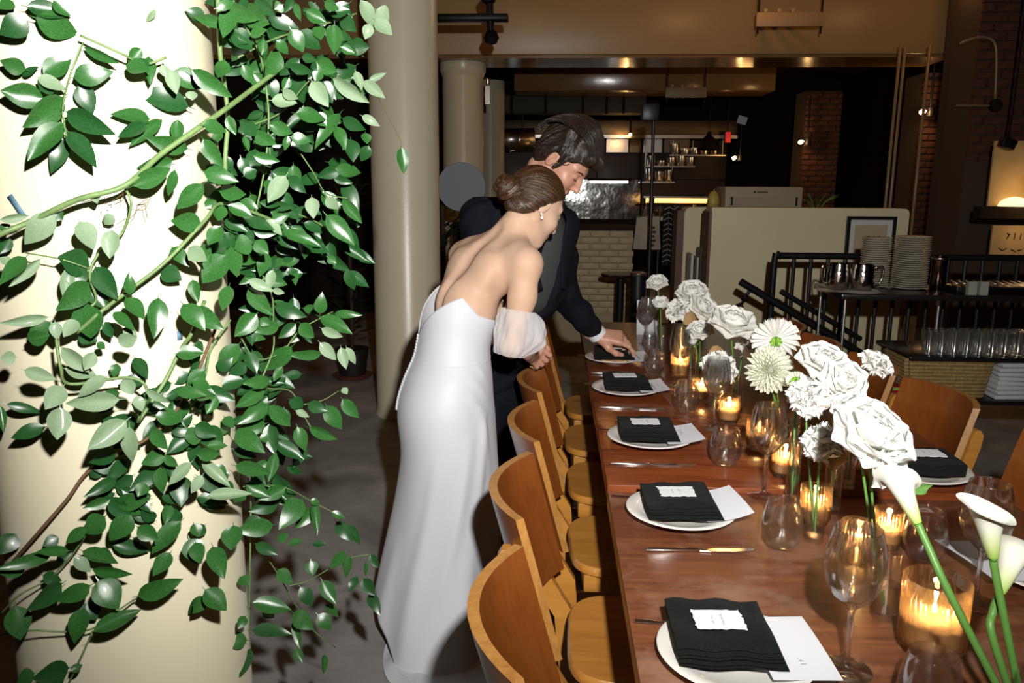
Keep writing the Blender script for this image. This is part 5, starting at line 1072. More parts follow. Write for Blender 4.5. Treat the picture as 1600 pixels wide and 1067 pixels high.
# leaf tracings: tile origin, tile scale, then (base x, base y, tip x, tip y, width[, kind 1 pale, 2 dark])
TILES = [
 ((0, 0), 3.953, "220 110 495 215 125|160 40 440 100 85|170 120 0 210 110|330 0 435 100 70|80 10 0 50 60|160 430 0 380 80|270 610 0 560 115|270 460 440 370 100|390 600 150 790 120|390 760 165 985 110|410 860 310 1055 80|415 810 595 1045 95|410 690 700 830 105|490 520 575 700 95|455 480 685 440 105|520 290 750 390 50|925 735 690 700 78|900 765 720 855 65|1000 740 800 900 60|1165 660 850 545 125 2|1100 740 1090 890 65|1160 920 910 860 95|1070 990 850 1040 85|960 60 905 145 30 1|1070 440 1265 540 100|1050 430 1090 580 70 1|780 400 930 440 85|920 350 930 510 60|1265 110 1150 60 70|870 300 790 380 60|1000 400 1030 480 50 1|890 360 870 440 60 2|1180 560 1190 620 60 1|250 560 330 490 90 2|230 480 410 540 70 1|140 470 235 410 35 2"),
 ((300, 0), 3.953, "150 50 265 10 50|250 60 190 225 90|320 60 470 150 120|240 140 0 110 65|560 30 510 60 60|700 70 830 140 70|970 20 830 140 80 2|610 180 690 320 85|650 200 800 300 95|770 160 800 250 70|880 150 880 340 82|920 290 1005 330 50|980 280 1095 290 90 2|1040 0 1140 180 80 1|1140 60 1220 120 90 1|1130 120 1235 220 80 1|1100 150 1070 240 60 1|540 320 465 480 95|310 400 380 520 60|200 370 170 490 80|600 400 745 460 60|770 380 900 440 90|740 500 840 660 95 1|870 480 1100 630 85 1|1060 500 1190 605 65 1|1090 500 1200 450 35 1|490 620 650 640 75 1|560 560 650 620 60 1|640 700 835 730 85|480 770 625 825 75|610 845 730 870 65|590 840 575 930 40|760 700 830 780 75|915 700 755 880 75|890 780 950 915 68|930 730 1060 810 75|1050 715 1155 775 48 1|1070 820 1080 890 60|980 860 1000 990 88|1090 900 1050 1000 68|330 770 400 840 78|70 770 220 800 78|70 860 180 1030 88|0 430 240 610 95|320 840 350 940 35|480 830 500 900 40|470 880 490 1030 40|380 960 540 1000 60|240 190 380 300 105 2|440 240 430 340 50|360 220 460 180 50|300 0 340 60 60|400 10 520 90 70|640 20 660 120 40|760 20 740 60 60|820 10 900 60 60|900 200 960 250 60 2|850 90 980 60 60 2|920 100 1000 190 80 2|600 480 560 560 50|520 250 600 330 60|680 350 770 370 50 2|790 440 760 500 60|950 560 870 600 60 2|1010 440 1050 560 50 1"),
 ((0, 260), 3.953, "330 290 150 480 115 1|490 340 590 500 105 1|690 390 680 570 92 1|580 160 600 230 45 1|700 300 640 360 60 1|820 120 1060 10 95|1080 20 1040 190 52|1255 110 1090 265 95|1240 350 1050 335 105|430 620 400 830 65 1|160 560 0 720 75|250 570 50 740 38 1|60 600 0 560 50 1|550 620 350 560 140 2|540 640 400 700 100 2|590 620 720 820 105|550 720 370 890 120|560 740 660 880 95|800 790 800 660 60|780 810 890 950 85|980 810 960 1055 102|1130 850 1265 1000 105|1060 500 1160 600 75|1000 640 1120 700 100|1165 500 1265 590 95 1|1190 700 1220 840 65|540 850 550 1067 150|300 930 0 980 40 1|340 960 350 1067 58 1|480 950 390 1050 75 1|310 960 180 1060 100|700 900 830 1010 60|760 1000 850 1050 60 1|650 960 700 1060 60|0 330 180 300 45 1|60 440 0 540 60 2|340 290 390 330 60|0 390 60 360 40"),
 ((300, 260), 3.953, "75 30 280 90 92|170 150 340 170 88|170 230 160 340 88|220 240 370 310 78|580 60 470 230 95 1|600 60 690 160 68|540 200 630 220 88|450 90 490 130 50|740 190 750 320 78 1|830 190 900 270 70 1|930 200 1050 350 68|830 300 1000 480 105|910 450 1095 585 75|850 470 880 610 68|560 400 790 480 68|690 350 810 400 60 2|340 330 500 380 70 2|490 340 600 300 60|180 370 100 490 88|370 470 260 500 115|390 460 470 540 78|60 480 100 590 78|210 550 60 720 135|240 500 280 690 95|470 540 410 670 78|500 640 470 760 58 1|350 700 500 770 60 1|500 760 570 785 40 1|350 750 490 920 95|230 740 190 900 78|510 860 690 930 85|640 970 530 1060 68|670 970 750 1060 88|790 910 800 790 72|880 910 1035 915 48|790 930 990 1030 85|800 1000 930 1060 58 1|400 910 260 1050 105|540 980 380 1020 78|420 940 480 980 58|0 880 180 1000 105|580 650 655 640 40 2|320 60 400 20 70|420 30 480 0 60|300 210 400 250 60|420 220 560 240 50 2|620 380 720 440 50|520 440 640 500 50 2|600 260 660 330 60 2|700 250 800 300 50 2|460 330 560 420 60 1|380 400 520 420 60 2|560 580 630 570 35 2|680 440 800 500 45 2|840 560 890 600 50"),
 ((0, 520), 3.953, "150 230 350 290 68 1|380 90 560 240 85 1|580 120 520 230 68 1|400 220 600 260 85 1|660 270 470 390 75 1|740 410 400 440 100 1|390 330 280 470 100 1|370 460 350 660 112 1|280 580 60 640 75|40 440 260 490 48 2|780 540 540 720 120 1|800 580 800 810 85 1|730 60 850 20 85 1|600 60 650 100 40|100 150 0 160 68 1|1085 130 1260 120 85|900 350 1050 450 48 1|840 390 880 480 58 1|770 290 820 380 75 1|960 510 1140 530 95|940 600 1030 720 75|1020 740 870 810 85|1060 610 1200 610 58|960 850 820 970 85|990 830 990 990 75|1180 800 1040 940 65 1|1110 880 1120 1067 112|1250 880 1180 990 58 1|720 740 540 800 75|720 900 530 1010 65 2|710 990 560 1060 58 2|880 1010 730 1040 85|700 800 570 840 95 2|1265 230 1150 340 85|1090 360 1265 380 68|1140 650 1265 620 95|0 450 20 620 40|170 40 300 20 88|490 0 600 50 95|720 190 700 270 55|820 880 700 960 70 2|900 930 850 1010 70|1010 760 1100 830 50|1000 990 1100 1050 60 2|640 560 700 520 60|560 890 640 830 60 2"),
 ((300, 520), 3.953, "615 85 430 260 105|800 130 600 150 62|560 210 500 300 48|790 60 890 170 68 1|920 90 955 225 62 1|955 90 1010 195 48 1|290 70 150 235 105|340 120 400 250 76|330 190 240 260 85|480 300 325 310 72|320 290 140 340 85|450 360 270 460 76|470 440 290 560 88|480 450 610 580 86|610 410 690 460 78|640 480 725 520 40 1|715 440 830 480 68|830 450 915 600 95|930 410 1025 530 78|930 340 960 380 40 1|650 580 700 730 76|725 585 910 655 66|510 675 690 785 82|515 740 470 920 62|270 610 440 730 105|450 560 280 610 85|90 700 220 700 58|30 750 180 740 76|270 820 500 870 78|60 800 240 950 66 1|90 1010 370 1000 68 1|330 930 480 1010 78|580 950 410 1030 78|580 1060 680 1040 68|735 1030 790 1060 40|20 570 150 640 88|150 390 90 500 68|0 300 120 330 78|0 80 75 120 88|260 720 400 770 58 2|200 520 260 590 58|140 820 220 880 58|320 980 260 1050 70|440 620 460 680 50|160 230 240 160 70 2|20 380 140 400 70|40 640 160 690 60 2|430 880 380 930 60 2"),
 ((0, 780), 3.719, "90 200 0 320 88|640 0 480 50 58|680 20 850 10 85|610 100 490 200 105|760 90 640 250 105|770 80 900 120 58 2|1050 130 870 310 95|800 160 920 230 85|650 260 870 300 72|1100 230 1160 370 105|990 310 890 450 78|800 560 1050 480 95|570 470 690 635 128|525 500 320 610 86|490 630 410 835 92|540 770 815 650 82|500 600 560 700 88 2|360 490 140 650 88|90 620 120 820 105|150 400 0 430 68|300 320 0 410 58|400 300 200 310 48|480 300 690 380 68|540 410 780 430 48|430 340 530 420 58 1|340 220 250 270 58|400 980 200 1050 105|200 1010 90 1060 78|410 1000 480 960 38|1180 560 1100 670 58|500 160 380 260 58|1190 150 1130 220 58|1040 60 960 160 80 2|900 120 820 60 60 2|560 300 650 340 60 2|330 360 420 300 50 2|250 440 350 480 60 2"),
 ((300, 780), 3.719, "120 275 180 450 92|75 525 200 650 98|70 570 0 665 68|280 450 330 500 60|350 600 580 640 86|350 760 560 760 72|320 820 170 825 78|340 870 275 1045 58|310 680 270 750 48|600 690 620 870 48|590 660 690 750 88|730 670 810 755 72|755 470 835 610 72|630 510 700 620 72|500 410 580 490 68|690 355 700 445 68|890 305 800 410 58|920 330 880 455 52|1040 320 1080 400 48|995 460 1060 560 72|1010 360 1010 450 25|960 450 910 530 48 2|1030 550 1090 660 58 2|640 0 520 155 105|700 50 600 170 76|700 10 730 210 48|470 150 270 190 90|400 110 290 150 58|370 260 490 320 58|240 150 230 300 105|810 75 890 110 38|840 130 920 240 68 2|910 150 980 270 48|780 610 850 690 48|770 900 760 1020 33|600 870 640 950 48|10 140 40 220 60|20 250 40 370 78|500 20 340 70 78|420 640 480 690 60 2|500 240 560 200 50|560 260 650 240 40|700 260 780 260 35 2"),
]
for (ox, oy), sc, txt in TILES:
    for q in txt.split('|'):
        a = [float(z) for z in q.split()]; kd = int(a[5]) if len(a) > 5 else 0
        x0, y0 = ox + a[0] / sc, oy + a[1] / sc; gp = None
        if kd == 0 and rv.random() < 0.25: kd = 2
        if oy == 520 and ox == 0 and kd == 1: gp = rv.uniform(0.09, 0.15)
        if oy == 0 and ox == 0 and gp is None: gp = rv.uniform(0.018, 0.05)
        if kd == 2: gp = rv.uniform(0.015, 0.05)
        add_leaf(x0, y0, ox + a[2] / sc, oy + a[3] / sc, a[4] / sc, kd, gp)
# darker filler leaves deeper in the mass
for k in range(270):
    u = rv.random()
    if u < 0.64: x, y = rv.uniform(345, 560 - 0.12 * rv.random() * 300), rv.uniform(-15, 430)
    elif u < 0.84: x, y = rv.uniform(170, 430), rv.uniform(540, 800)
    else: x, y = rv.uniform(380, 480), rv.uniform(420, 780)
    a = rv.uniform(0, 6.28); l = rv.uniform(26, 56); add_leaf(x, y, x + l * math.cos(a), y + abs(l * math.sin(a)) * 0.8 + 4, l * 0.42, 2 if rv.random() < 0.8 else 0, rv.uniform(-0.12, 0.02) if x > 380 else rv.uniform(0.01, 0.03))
def vstem(pts, r, gap, m=None, parent=None, name='vine_stem'):
    P = spline([vine_pt(x, y, gap + 0.01 * math.sin(i * 2.1)) for i, (x, y) in enumerate(pts)], 6); p = parent or vroot(*pts[len(pts) // 2])
    o = obj(name, mesh(name, *tube_vf(P, r, 7)), m or M_VSTEM, p); o.location = -p.location; return o
vstem([(-30, 385), (0, 366), (50, 345), (120, 312), (195, 290), (250, 242), (310, 200), (360, 165), (400, 135), (442, 104)], 0.0046, 0.07, parent=V_GAR)
vstem([(120, 520), (160, 485), (200, 455), (260, 408), (320, 345), (350, 318), (430, 345)], 0.0032, 0.06, parent=V_GAR)
vstem([(340, -20), (344, 80), (352, 140), (356, 190), (352, 262), (362, 340), (372, 430)], 0.0042, 0.0, parent=V_GAR)
vstem([(340, 505), (318, 560), (290, 620), (250, 670), (205, 700), (140, 735), (105, 780), (60, 832), (18, 880)], 0.0030, 0.035, M_TWIG, V_GAR, 'twig')
vstem([(125, 55), (190, 84), (225, 100), (260, 90)], 0.0020, 0.05, parent=V_GAR)
vstem([(130, 66), (112, 110), (98, 170), (105, 218)], 0.0014, 0.05, parent=V_GAR)
vstem([(195, 292), (205, 320), (190, 365), (155, 395), (140, 430), (150, 470), (120, 490)], 0.0022, 0.05, parent=V_GAR)
vstem([(40, 395), (95, 405), (140, 420)], 0.0012, 0.06, parent=V_GAR)
vstem([(88, 530), (95, 575), (110, 600), (200, 590), (230, 610), (215, 660)], 0.0026, 0.10, parent=V_GAR)
vstem([(320, 470), (300, 520), (283, 545), (255, 600), (215, 660)], 0.0034, 0.05, parent=V_GAR)
vstem([(0, 960), (30, 930), (75, 905), (110, 870), (138, 830)], 0.0016, 0.05, parent=V_GAR)
vstem([(0, 992), (50, 985), (100, 987), (145, 982), (190, 950), (212, 935)], 0.0016, 0.05, parent=V_GAR)
vstem([(145, 985), (125, 1030), (105, 1072)], 0.0016, 0.05, parent=V_GAR)
vstem([(300, 640), (320, 590), (330, 545), (360, 500)], 0.0022, 0.04, parent=V_GAR)
vstem([(378, 30), (405, 82), (415, 130), (420, 190), (414, 260), (400, 330)], 0.0018, 0.02, parent=V_HANG)
vstem([(372, 90), (430, 60), (500, 40), (560, 20)], 0.0018, 0.0, parent=V_HANG)
vstem([(380, 200), (440, 175), (485, 125), (520, 122), (560, 130)], 0.0016, 0.0, parent=V_HANG)
vstem([(360, 390), (424, 346), (455, 333), (500, 350), (530, 375)], 0.0016, 0.02, parent=V_HANG)
vstem([(470, 240), (490, 270), (510, 302), (545, 310)], 0.0014, 0.0, parent=V_HANG)
vstem([(405, 420), (425, 462), (427, 510), (427, 545), (410, 590)], 0.0016, 0.02, parent=V_HANG)
vstem([(372, 520), (400, 560), (440, 550), (470, 515), (520, 487)], 0.0014, 0.02, parent=V_LOW)
vstem([(380, 600), (420, 607), (455, 612), (475, 650), (500, 690)], 0.0015, 0.02, parent=V_LOW)
vstem([(475, 632), (505, 625), (530, 610)], 0.0012, 0.02, parent=V_LOW)
vstem([(385, 660), (415, 680), (432, 705)], 0.0013, 0.02, parent=V_LOW)
vstem([(380, 760), (440, 760), (490, 785), (520, 800)], 0.0014, 0.02, parent=V_LOW)
vstem([(452, 915), (480, 908), (512, 890), (545, 872), (580, 866)], 0.0014, 0.0, parent=V_LOW)
vstem([(400, 850), (430, 890), (462, 945), (490, 985), (524, 1011)], 0.0014, 0.0, parent=V_LOW)
vstem([(392, 800), (391, 860), (390, 920), (388, 1000)], 0.0018, 0.0, parent=V_LOW)
vstem([(388, 640), (392, 700), (392, 800)], 0.0018, 0.0, parent=V_LOW)
for j in range(5):                                       # dried tendrils
    x, y = 175 + 22 * rv.random() * j, 295 + 4 * j; pts = [(x, y)]
    for k in range(5): pts.append((pts[-1][0] + rv.uniform(-22, 14), pts[-1][1] + rv.uniform(-2, 16)))
    vstem(pts, 0.0006, 0.05, M_TWIG, V_GAR, 'tendril')
# blue tape on the column and the loose leaf on a thread
M_TAPE = mat('blue_tape', (0.10, 0.20, 0.27), 0.6)
for n_, (x, y, h, a, lb) in enumerate(((26, 322, 0.040, 0.55, 'strip of blue tape stuck by the thick stem at the left edge'), (281, 524, 0.016, 0.0, 'small blue tape scrap on the column below the crossing stems'))):
    p = vine_pt(x, y, 0.0025); nrm = Vector((p[0] - CC[0], p[1] - CC[1], 0)).normalized()
    o = obj('tape_strip', mesh('tape_strip', *box_vf(-0.005, 0.005, -h / 2, h / 2, -0.0004, 0.0004)), M_TAPE, None, p); o.rotation_euler = (nrm.to_track_quat('Z', 'Y') @ Euler((0, 0, a)).to_quaternion()).to_euler(); tag(o, lb, 'tape')
lf = thing('hanging_leaf', 'single green leaf dangling in front of the second cream column', 'leaf', vine_pt(627, 232, 0.0)); 
p0 = Vector(vine_pt(578, 128, 0.0)); p1 = Vector(vine_pt(622, 212, 0.0)); p2 = lf.location
o = obj('thread', mesh('thread', *tube_vf(spline([p0 - p2, p1 - p2, Vector((0, 0, 0))], 6), 0.0005, 5)), M_TWIG, lf)
add_leaf(627, 230, 630, 272, 18, 0, 0.0, lf)
# ------------------------------------------------------------------ people
def vec(*a): return np.array(a, float)
def py(x, y, Y): return np.array(at_y(x, y, Y))
M_SKIN_B = mat('fair_skin', (0.62, 0.42, 0.30), 0.55, var=(0.58, 0.38, 0.265), scale=14, sss=0.3, bump=0.03, bscale=300, spec=0.25)
M_SKIN_G = mat('ruddy_skin', (0.60, 0.335, 0.23), 0.40, var=(0.53, 0.27, 0.18), scale=18, sss=0.3, bump=0.05, bscale=250, spec=0.4)
def head_sdf(s, c, B, k=1.0, male=False, mouth=0.0):
    """features in head space: forward, left, up (metres)"""
    g = lambda f, l, u: c + B @ (vec(f, l, u) * k); r = lambda *a: [x * k for x in a]
    s.ell(g(-0.014, 0, 0.032), r(0.094, 0.074, 0.086), B, 0.02)
    s.ell(g(0.028, 0, -0.022), r(0.066, 0.060, 0.092), B, 0.03)
    s.ell(g(0.035, 0, -0.072), r(0.052, 0.050 if male else 0.046, 0.040), B, 0.03)
    s.cone(g(0.071, -0.007, -0.103), g(0.071, 0.007, -0.103), 0.017 * k, 0.017 * k, 0.02)
    for e in (-1, 1):
        s.cone(g(-0.01, e * 0.052, -0.055), g(0.060, e * 0.020, -0.100), 0.016 * k, 0.014 * k, 0.03)
        s.ell(g(0.060, e * 0.036, -0.026), r(0.026, 0.024, 0.022), B, 0.025)
        s.cone(g(0.080, e * 0.014, 0.030), g(0.064, e * 0.046, 0.030), 0.010 * k, 0.008 * k, 0.016)
        s.ell(g(0.095, e * 0.031, 0.008), r(0.014, 0.017, 0.011), B, 0.012, 'sub')
        s.ell(g(0.075, e * 0.031, 0.007), r(0.0135, 0.0150, 0.0125), B, 0.004)
        s.cone(g(0.089, e * 0.022, 0.002), g(0.083, e * 0.044, 0.002), 0.0016 * k, 0.0016 * k, 0.003, 'sub')
    s.chain([g(0.084, 0, 0.022), g(0.099, 0, -0.006), g(0.1125, 0, -0.027)], [0.0085 * k, 0.0085 * k, 0.0095 * k], 0.012)
    for e in (-1, 1): s.ell(g(0.097, e * 0.011, -0.032), r(0.011, 0.0065, 0.0075), B, 0.007)
    s.cone(g(0.091, -0.012, -0.058), g(0.091, 0.012, -0.058), 0.0062 * k, 0.0062 * k, 0.010)
    s.cone(g(0.088, -0.011, -0.072), g(0.088, 0.011, -0.072), 0.0072 * k, 0.0072 * k, 0.010)
    s.chain([g(0.086, -0.026, -0.0635 + mouth), g(0.0985, 0, -0.0655), g(0.086, 0.026, -0.0635 + mouth)], [0.0018] * 3, 0.004, 'sub')
    for e in (-1, 1):                                  # ears
        E = B @ np.array(Matrix.Rotation(e * 0.35, 3, 'Z') @ Matrix.Rotation(0.25, 3, 'Y'))
        s.ell(g(-0.012, e * 0.074, -0.004), r(0.0185, 0.0075, 0.031), E, 0.006)
        s.ell(g(-0.012, e * 0.083, 0.001), r(0.011, 0.007, 0.020), E, 0.004, 'sub')
        s.cone(g(-0.008, e * 0.079, 0.000), g(-0.014, e * 0.080, -0.014), 0.0035 * k, 0.003 * k, 0.004)
    return g
def hand_sdf(s, W, d, nrm, side, curls, k=1.0, spread=0.16, thumb=None):
    """W wrist, d towards the knuckles, nrm out of the back of the hand, side: +1 if the thumb is on d x nrm side; curls: (mcp, pip, dip) for index..little"""
    d = np.array(d, float); d /= np.linalg.norm(d); n = np.array(nrm, float); n -= d * (n @ d); n /= np.linalg.norm(n); t = np.cross(d, n) * side
    W = np.array(W, float); P = lambda a, b, c: W + (d * a + t * b + n * c) * k
    for b0, b1, r in ((0.018, 0.030, 0.0135), (0.006, 0.010, 0.014), (-0.006, -0.010, 0.0135), (-0.016, -0.028, 0.012)):
        s.cone(P(0.005, b0, 0), P(0.088, b1, 0.002), 0.0150 * k, r * k, 0.012)
    s.cone(P(-0.03, 0, 0), P(0.012, 0, 0), 0.026 * k, 0.0225 * k, 0.02)
    s.ell(P(0.035, 0.024, -0.012), [0.030 * k, 0.017 * k, 0.015 * k], np.stack([d, t, n], 1), 0.012)
    lens = ((0.042, 0.026, 0.021), (0.046, 0.030, 0.022), (0.042, 0.028, 0.021), (0.033, 0.021, 0.019))
    tips = []
    for i, (b, ln, cu) in enumerate(zip((0.030, 0.010, -0.010, -0.028), lens, curls)):
        p = P(0.088, b, 0.002); sp = spread * (1.5 - i) / 1.5; base = d * math.cos(sp) + t * math.sin(sp); ang = 0; r = [0.0098, 0.0088, 0.0080, 0.0068]
        if i == 3: r = [0.0085, 0.0076, 0.007, 0.006]
        for j in range(3):
            ang += cu[j]; dr = base * math.cos(ang) - n * math.sin(ang); q = p + dr * ln[j] * k
            s.cone(p, q, r[j] * k, r[j + 1] * k, 0.0035 if j else 0.006); p = q
        tips.append((p, dr))
    th = thumb or ((0.9, 0.35, 0.1), (0.25, 0.35, 0.5))
    p = P(0.022, 0.024, -0.006); q = P(0.060, 0.052, -0.018) if thumb is None else P(*thumb[0]); e = P(0.095, 0.062, -0.030) if thumb is None else P(*thumb[1]); e2 = P(0.120, 0.060, -0.040) if thumb is None else P(*thumb[2])
    s.chain([p, q, e, e2], [0.0155 * k, 0.0122 * k, 0.0102 * k, 0.0080 * k], 0.010); tips.append((e2, (e2 - e) / np.linalg.norm(e2 - e)))
    return tips

def hair_mat(name, c1, c2, rough):
    m = bpy.data.materials.new(name); m.use_nodes = True; MATS[name] = m; n = m.node_tree.nodes; L = m.node_tree.links; b = n['Principled BSDF']; b.inputs['Roughness'].default_value = rough; b.inputs['Specular IOR Level'].default_value = 0.7
    at = n.new('ShaderNodeAttribute'); at.attribute_name = 'strand'; tx = n.new('ShaderNodeTexNoise'); tx.inputs['Scale'].default_value = 1.0; tx.inputs['Detail'].default_value = 5; tx.inputs['Roughness'].default_value = 0.7
    L.new(at.outputs['Vector'], tx.inputs['Vector']); rp = n.new('ShaderNodeValToRGB'); rp.color_ramp.elements[0].position = 0.33; rp.color_ramp.elements[1].position = 0.70; rp.color_ramp.elements[0].color = (*c2, 1); rp.color_ramp.elements[1].color = (*c1, 1)
    L.new(tx.outputs['Fac'], rp.inputs['Fac']); L.new(rp.outputs['Color'], b.inputs['Base Color']); bp = n.new('ShaderNodeBump'); bp.inputs['Strength'].default_value = 0.9; bp.inputs['Distance'].default_value = 0.004
    L.new(tx.outputs['Fac'], bp.inputs['Height']); L.new(bp.outputs['Normal'], b.inputs['Normal']); return m
def set_strand(me, fn):
    co = np.zeros(len(me.vertices) * 3, np.float32); me.vertices.foreach_get('co', co); a = me.attributes.new('strand', 'FLOAT_VECTOR', 'POINT'); a.data.foreach_set('vector', np.asarray(fn(co.reshape(-1, 3)), np.float32).ravel())
# ---- bride ------------------------------------------------------------------------------------------------------
PEL, WAI, RIB, CHE, NEC = py(699, 640, 2.50), py(709, 550, 2.515), py(729, 478, 2.54), py(768, 412, 2.575), py(800, 366, 2.60)
HB = py(836, 322, 2.625)
fb = vec(math.cos(0.62) * math.cos(0.62), math.cos(0.62) * math.sin(0.62), -math.sin(0.62)); BB = basis(fb)
F_H = vec(math.cos(0.30), math.sin(0.30), 0); F_S = vec(math.cos(0.72), math.sin(0.72), -0.35); F_S /= np.linalg.norm(F_S)
R_S = vec(math.sin(0.72), -math.cos(0.72), 0)           # her right, towards the camera
SHR = CHE + R_S * 0.158 + vec(0.012, 0, 0.012); SHL = CHE - R_S * 0.155 + vec(0, 0, 0.012)
ELR = py(800, 540, 2.43); WRR = py(806, 524, 2.66)
ELL = SHL + vec(0.09, 0.06, -0.25); WRL = py(775, 520, 2.72)
bride = thing('person', 'woman in a long white off-shoulder gown bending over the table, hair in a bun', 'person', (PEL[0], PEL[1], 0))
INV_B = Matrix.Translation((-PEL[0], -PEL[1], 0))
def pobj(name, me, m, parent, inv): me.transform(inv); return obj(name, me, m, parent)
s = SDF((-0.58, 2.28, 0.84), (0.20, 3.00, 1.60), 0.0036)
T_up = (CHE - RIB) / np.linalg.norm(CHE - RIB); BT = basis(F_S, T_up)
T_w = (RIB - WAI) / np.linalg.norm(RIB - WAI); BW = basis(F_H + vec(0.1, 0.1, 0), T_w)
s.ell(WAI, (0.085, 0.112, 0.12), BW, 0.05); s.ell(RIB, (0.098, 0.128, 0.115), BW, 0.05)
s.ell(CHE - T_up * 0.015, (0.088, 0.138, 0.085), BT, 0.05)
s.cone(CHE + vec(0.01, 0.01, 0.0) - R_S * 0.10, CHE + R_S * 0.10 + vec(0.01, 0.01, 0.0), 0.056, 0.056, 0.05)
s.cone(SHR - R_S * 0.02, SHR, 0.052, 0.050, 0.04); s.cone(SHL + R_S * 0.02, SHL, 0.052, 0.050, 0.04)
for e in (1, -1):                                       # shoulder blades
    s.ell(CHE - F_S * 0.060 + R_S * e * 0.072 - T_up * 0.045, (0.026, 0.045, 0.060), BT, 0.04)
s.cone(CHE + T_up * 0.02, NEC, 0.060, 0.047, 0.05)      # trapezius to neck
for e in (1, -1): s.cone(NEC + vec(0, 0, 0.0), CHE + R_S * e * 0.11 + T_up * 0.045, 0.032, 0.036, 0.05)
s.cone(NEC, HB + BB @ vec(-0.025, 0, -0.07), 0.045, 0.046, 0.03)
# spine furrow
s.chain([WAI - F_H * 0.100, RIB - (F_H + F_S) / 2 * 0.108, CHE - F_S * 0.107 - T_up * 0.02, NEC - F_S * 0.075], [0.011, 0.013, 0.014, 0.012], 0.030, 'sub')
# right arm, left arm
s.chain([SHR, SHR * 0.6 + ELR * 0.4 + vec(0.006, -0.004, 0), ELR, WRR], [0.047, 0.041, 0.034, 0.024], 0.025)
s.chain([SHL, (SHL + ELL) / 2, ELL, WRL], [0.045, 0.040, 0.033, 0.023], 0.025)
head_sdf(s, HB, BB, 0.97)
vb = s.polys()
sh = SDF(WRR - vec(0.12, 0.10, 0.06), WRR + vec(0.12, 0.14, 0.18), 0.0025)
hand_sdf(sh, WRR, vec(0.0, 0.15, 1), vec(-1, -0.2, 0), -1, [(0.5, 0.6, 0.3)] * 4, 0.80); vh = sh.polys()
sh2 = SDF(WRL - vec(0.10, 0.10, 0.06), WRL + vec(0.18, 0.12, 0.18), 0.0025)
hand_sdf(sh2, WRL, vec(0.4, 0.0, 0.8), vec(0, 1, 0), 1, [(0.4, 0.5, 0.3)] * 4, 0.80); vh2 = sh2.polys()
V_, F_ = join_np([vb, vh, vh2])
pobj('body', np_mesh('body', V_, F_), M_SKIN_B, bride, INV_B)

# gown: rings from hem to neckline (centre, forward axis, half depth, half width)
M_GOWN = mat('white_crepe', (0.60, 0.62, 0.66), 0.55, bump=0.04, bscale=900, sheen=0.1)
def ring_px(xl, xr, y, Y, wy, az, tilt=None):
    a, b = py(xl, y, Y), py(xr, y, Y); return ((a + b) / 2, abs(b[0] - a[0]) / 2, wy, az)
RG = [ring_px(566, 820, 1085, 2.40, 0.30, 0.2), ring_px(575, 800, 1035, 2.44, 0.27, 0.2), ring_px(585, 783, 968, 2.47, 0.235, 0.2), ring_px(594, 778, 905, 2.49, 0.205, 0.2), ring_px(607, 779, 838, 2.50, 0.185, 0.2), ring_px(620, 779, 770, 2.50, 0.178, 0.2), ring_px(627, 777, 705, 2.50, 0.185, 0.22),
      ring_px(622, 774, 650, 2.50, 0.188, 0.25), ring_px(624, 771, 618, 2.50, 0.182, 0.28), ring_px(634, 769, 585, 2.505, 0.165, 0.32), ring_px(648, 766, 552, 2.515, 0.140, 0.36), ring_px(655, 768, 522, 2.525, 0.134, 0.42), ring_px(657, 776, 492, 2.535, 0.138, 0.5), ring_px(663, 792, 462, 2.55, 0.142, 0.6), ring_px(676, 815, 436, 2.565, 0.142, 0.7)]
CREASES = [(-1.0, 0.30, 0.35, 0.26, 0.007, 0.10), (-1.55, 0.22, 0.5, 0.28, 0.008, 0.12), (-2.1, 0.10, 0.35, 0.36, 0.010, 0.14), (-0.6, 0.40, -0.25, 0.18, 0.006, 0.10), (-0.55, 0.52, -0.6, 0.10, 0.004, 0.09), (-0.45, 0.58, -0.7, 0.09, 0.004, 0.08), (-0.5, 0.64, -0.5, 0.07, 0.0035, 0.08), (-1.2, 0.0, 0.2, 0.34, 0.012, 0.16), (-0.3, 0.05, 0.1, 0.40, 0.010, 0.15), (-2.7, 0.02, 0.2, 0.30, 0.010, 0.15)]
def gown_pt(th, v):
    """th measured from her front, anticlockwise seen from above; v 0 hem..1 top ring"""
    x = v * (len(RG) - 1); i = min(int(x), len(RG) - 2); t = x - i; t2 = t * t * (3 - 2 * t) if False else t
    def cr(k): 
        a, b, c, d = [RG[min(max(j, 0), len(RG) - 1)][k] for j in (i - 1, i, i + 1, i + 2)]
        return 0.5 * ((2 * b) + (c - a) * t + (2 * a - 5 * b + 4 * c - d) * t * t + (3 * b - 3 * c + d - a) * t ** 3)
    c, a, w, az = cr(0), cr(1), cr(2), cr(3)
    ca, sa = math.cos(th), math.sin(th)
    # radius a along world X silhouette, w along the other axis, mild squareness
    F = vec(math.cos(az * 0.4), math.sin(az * 0.4), 0); Lf = vec(-F[1], F[0], 0)
    p = c + F * (a * ca) + Lf * (w * sa)
    low = max(0.0, 1 - v / 0.42)
    fold = low * (0.013 * math.sin(4 * th + 1.0) + 0.007 * math.sin(7 * th + 2.2 + 5 * v))
    dirv = F * ca + Lf * sa
    # soft drape creases from hip to knee on the camera side
    cre = 0
    for (t0, v0, dt, L_, amp, wd) in CREASES:
        q = (v - v0) / L_
        if 0 < q < 1: d_ = math.atan2(math.sin(th - t0 - dt * q), math.cos(th - t0 - dt * q)); cre += amp * math.sin(math.pi * q) * math.exp(-(d_ / wd) ** 2)
    p = p + dirv * (fold + cre)
    if v > 0.72:                                        # lean the upper rings with her back
        q = (v - 0.72) / 0.28; p = p + vec(0, 0, 1) * (-0.085 * q * ca) 
    return p
NT, NV = 160, 120
BACK = math.pi + 0.12                                   # centre back as an angle
vtop = []
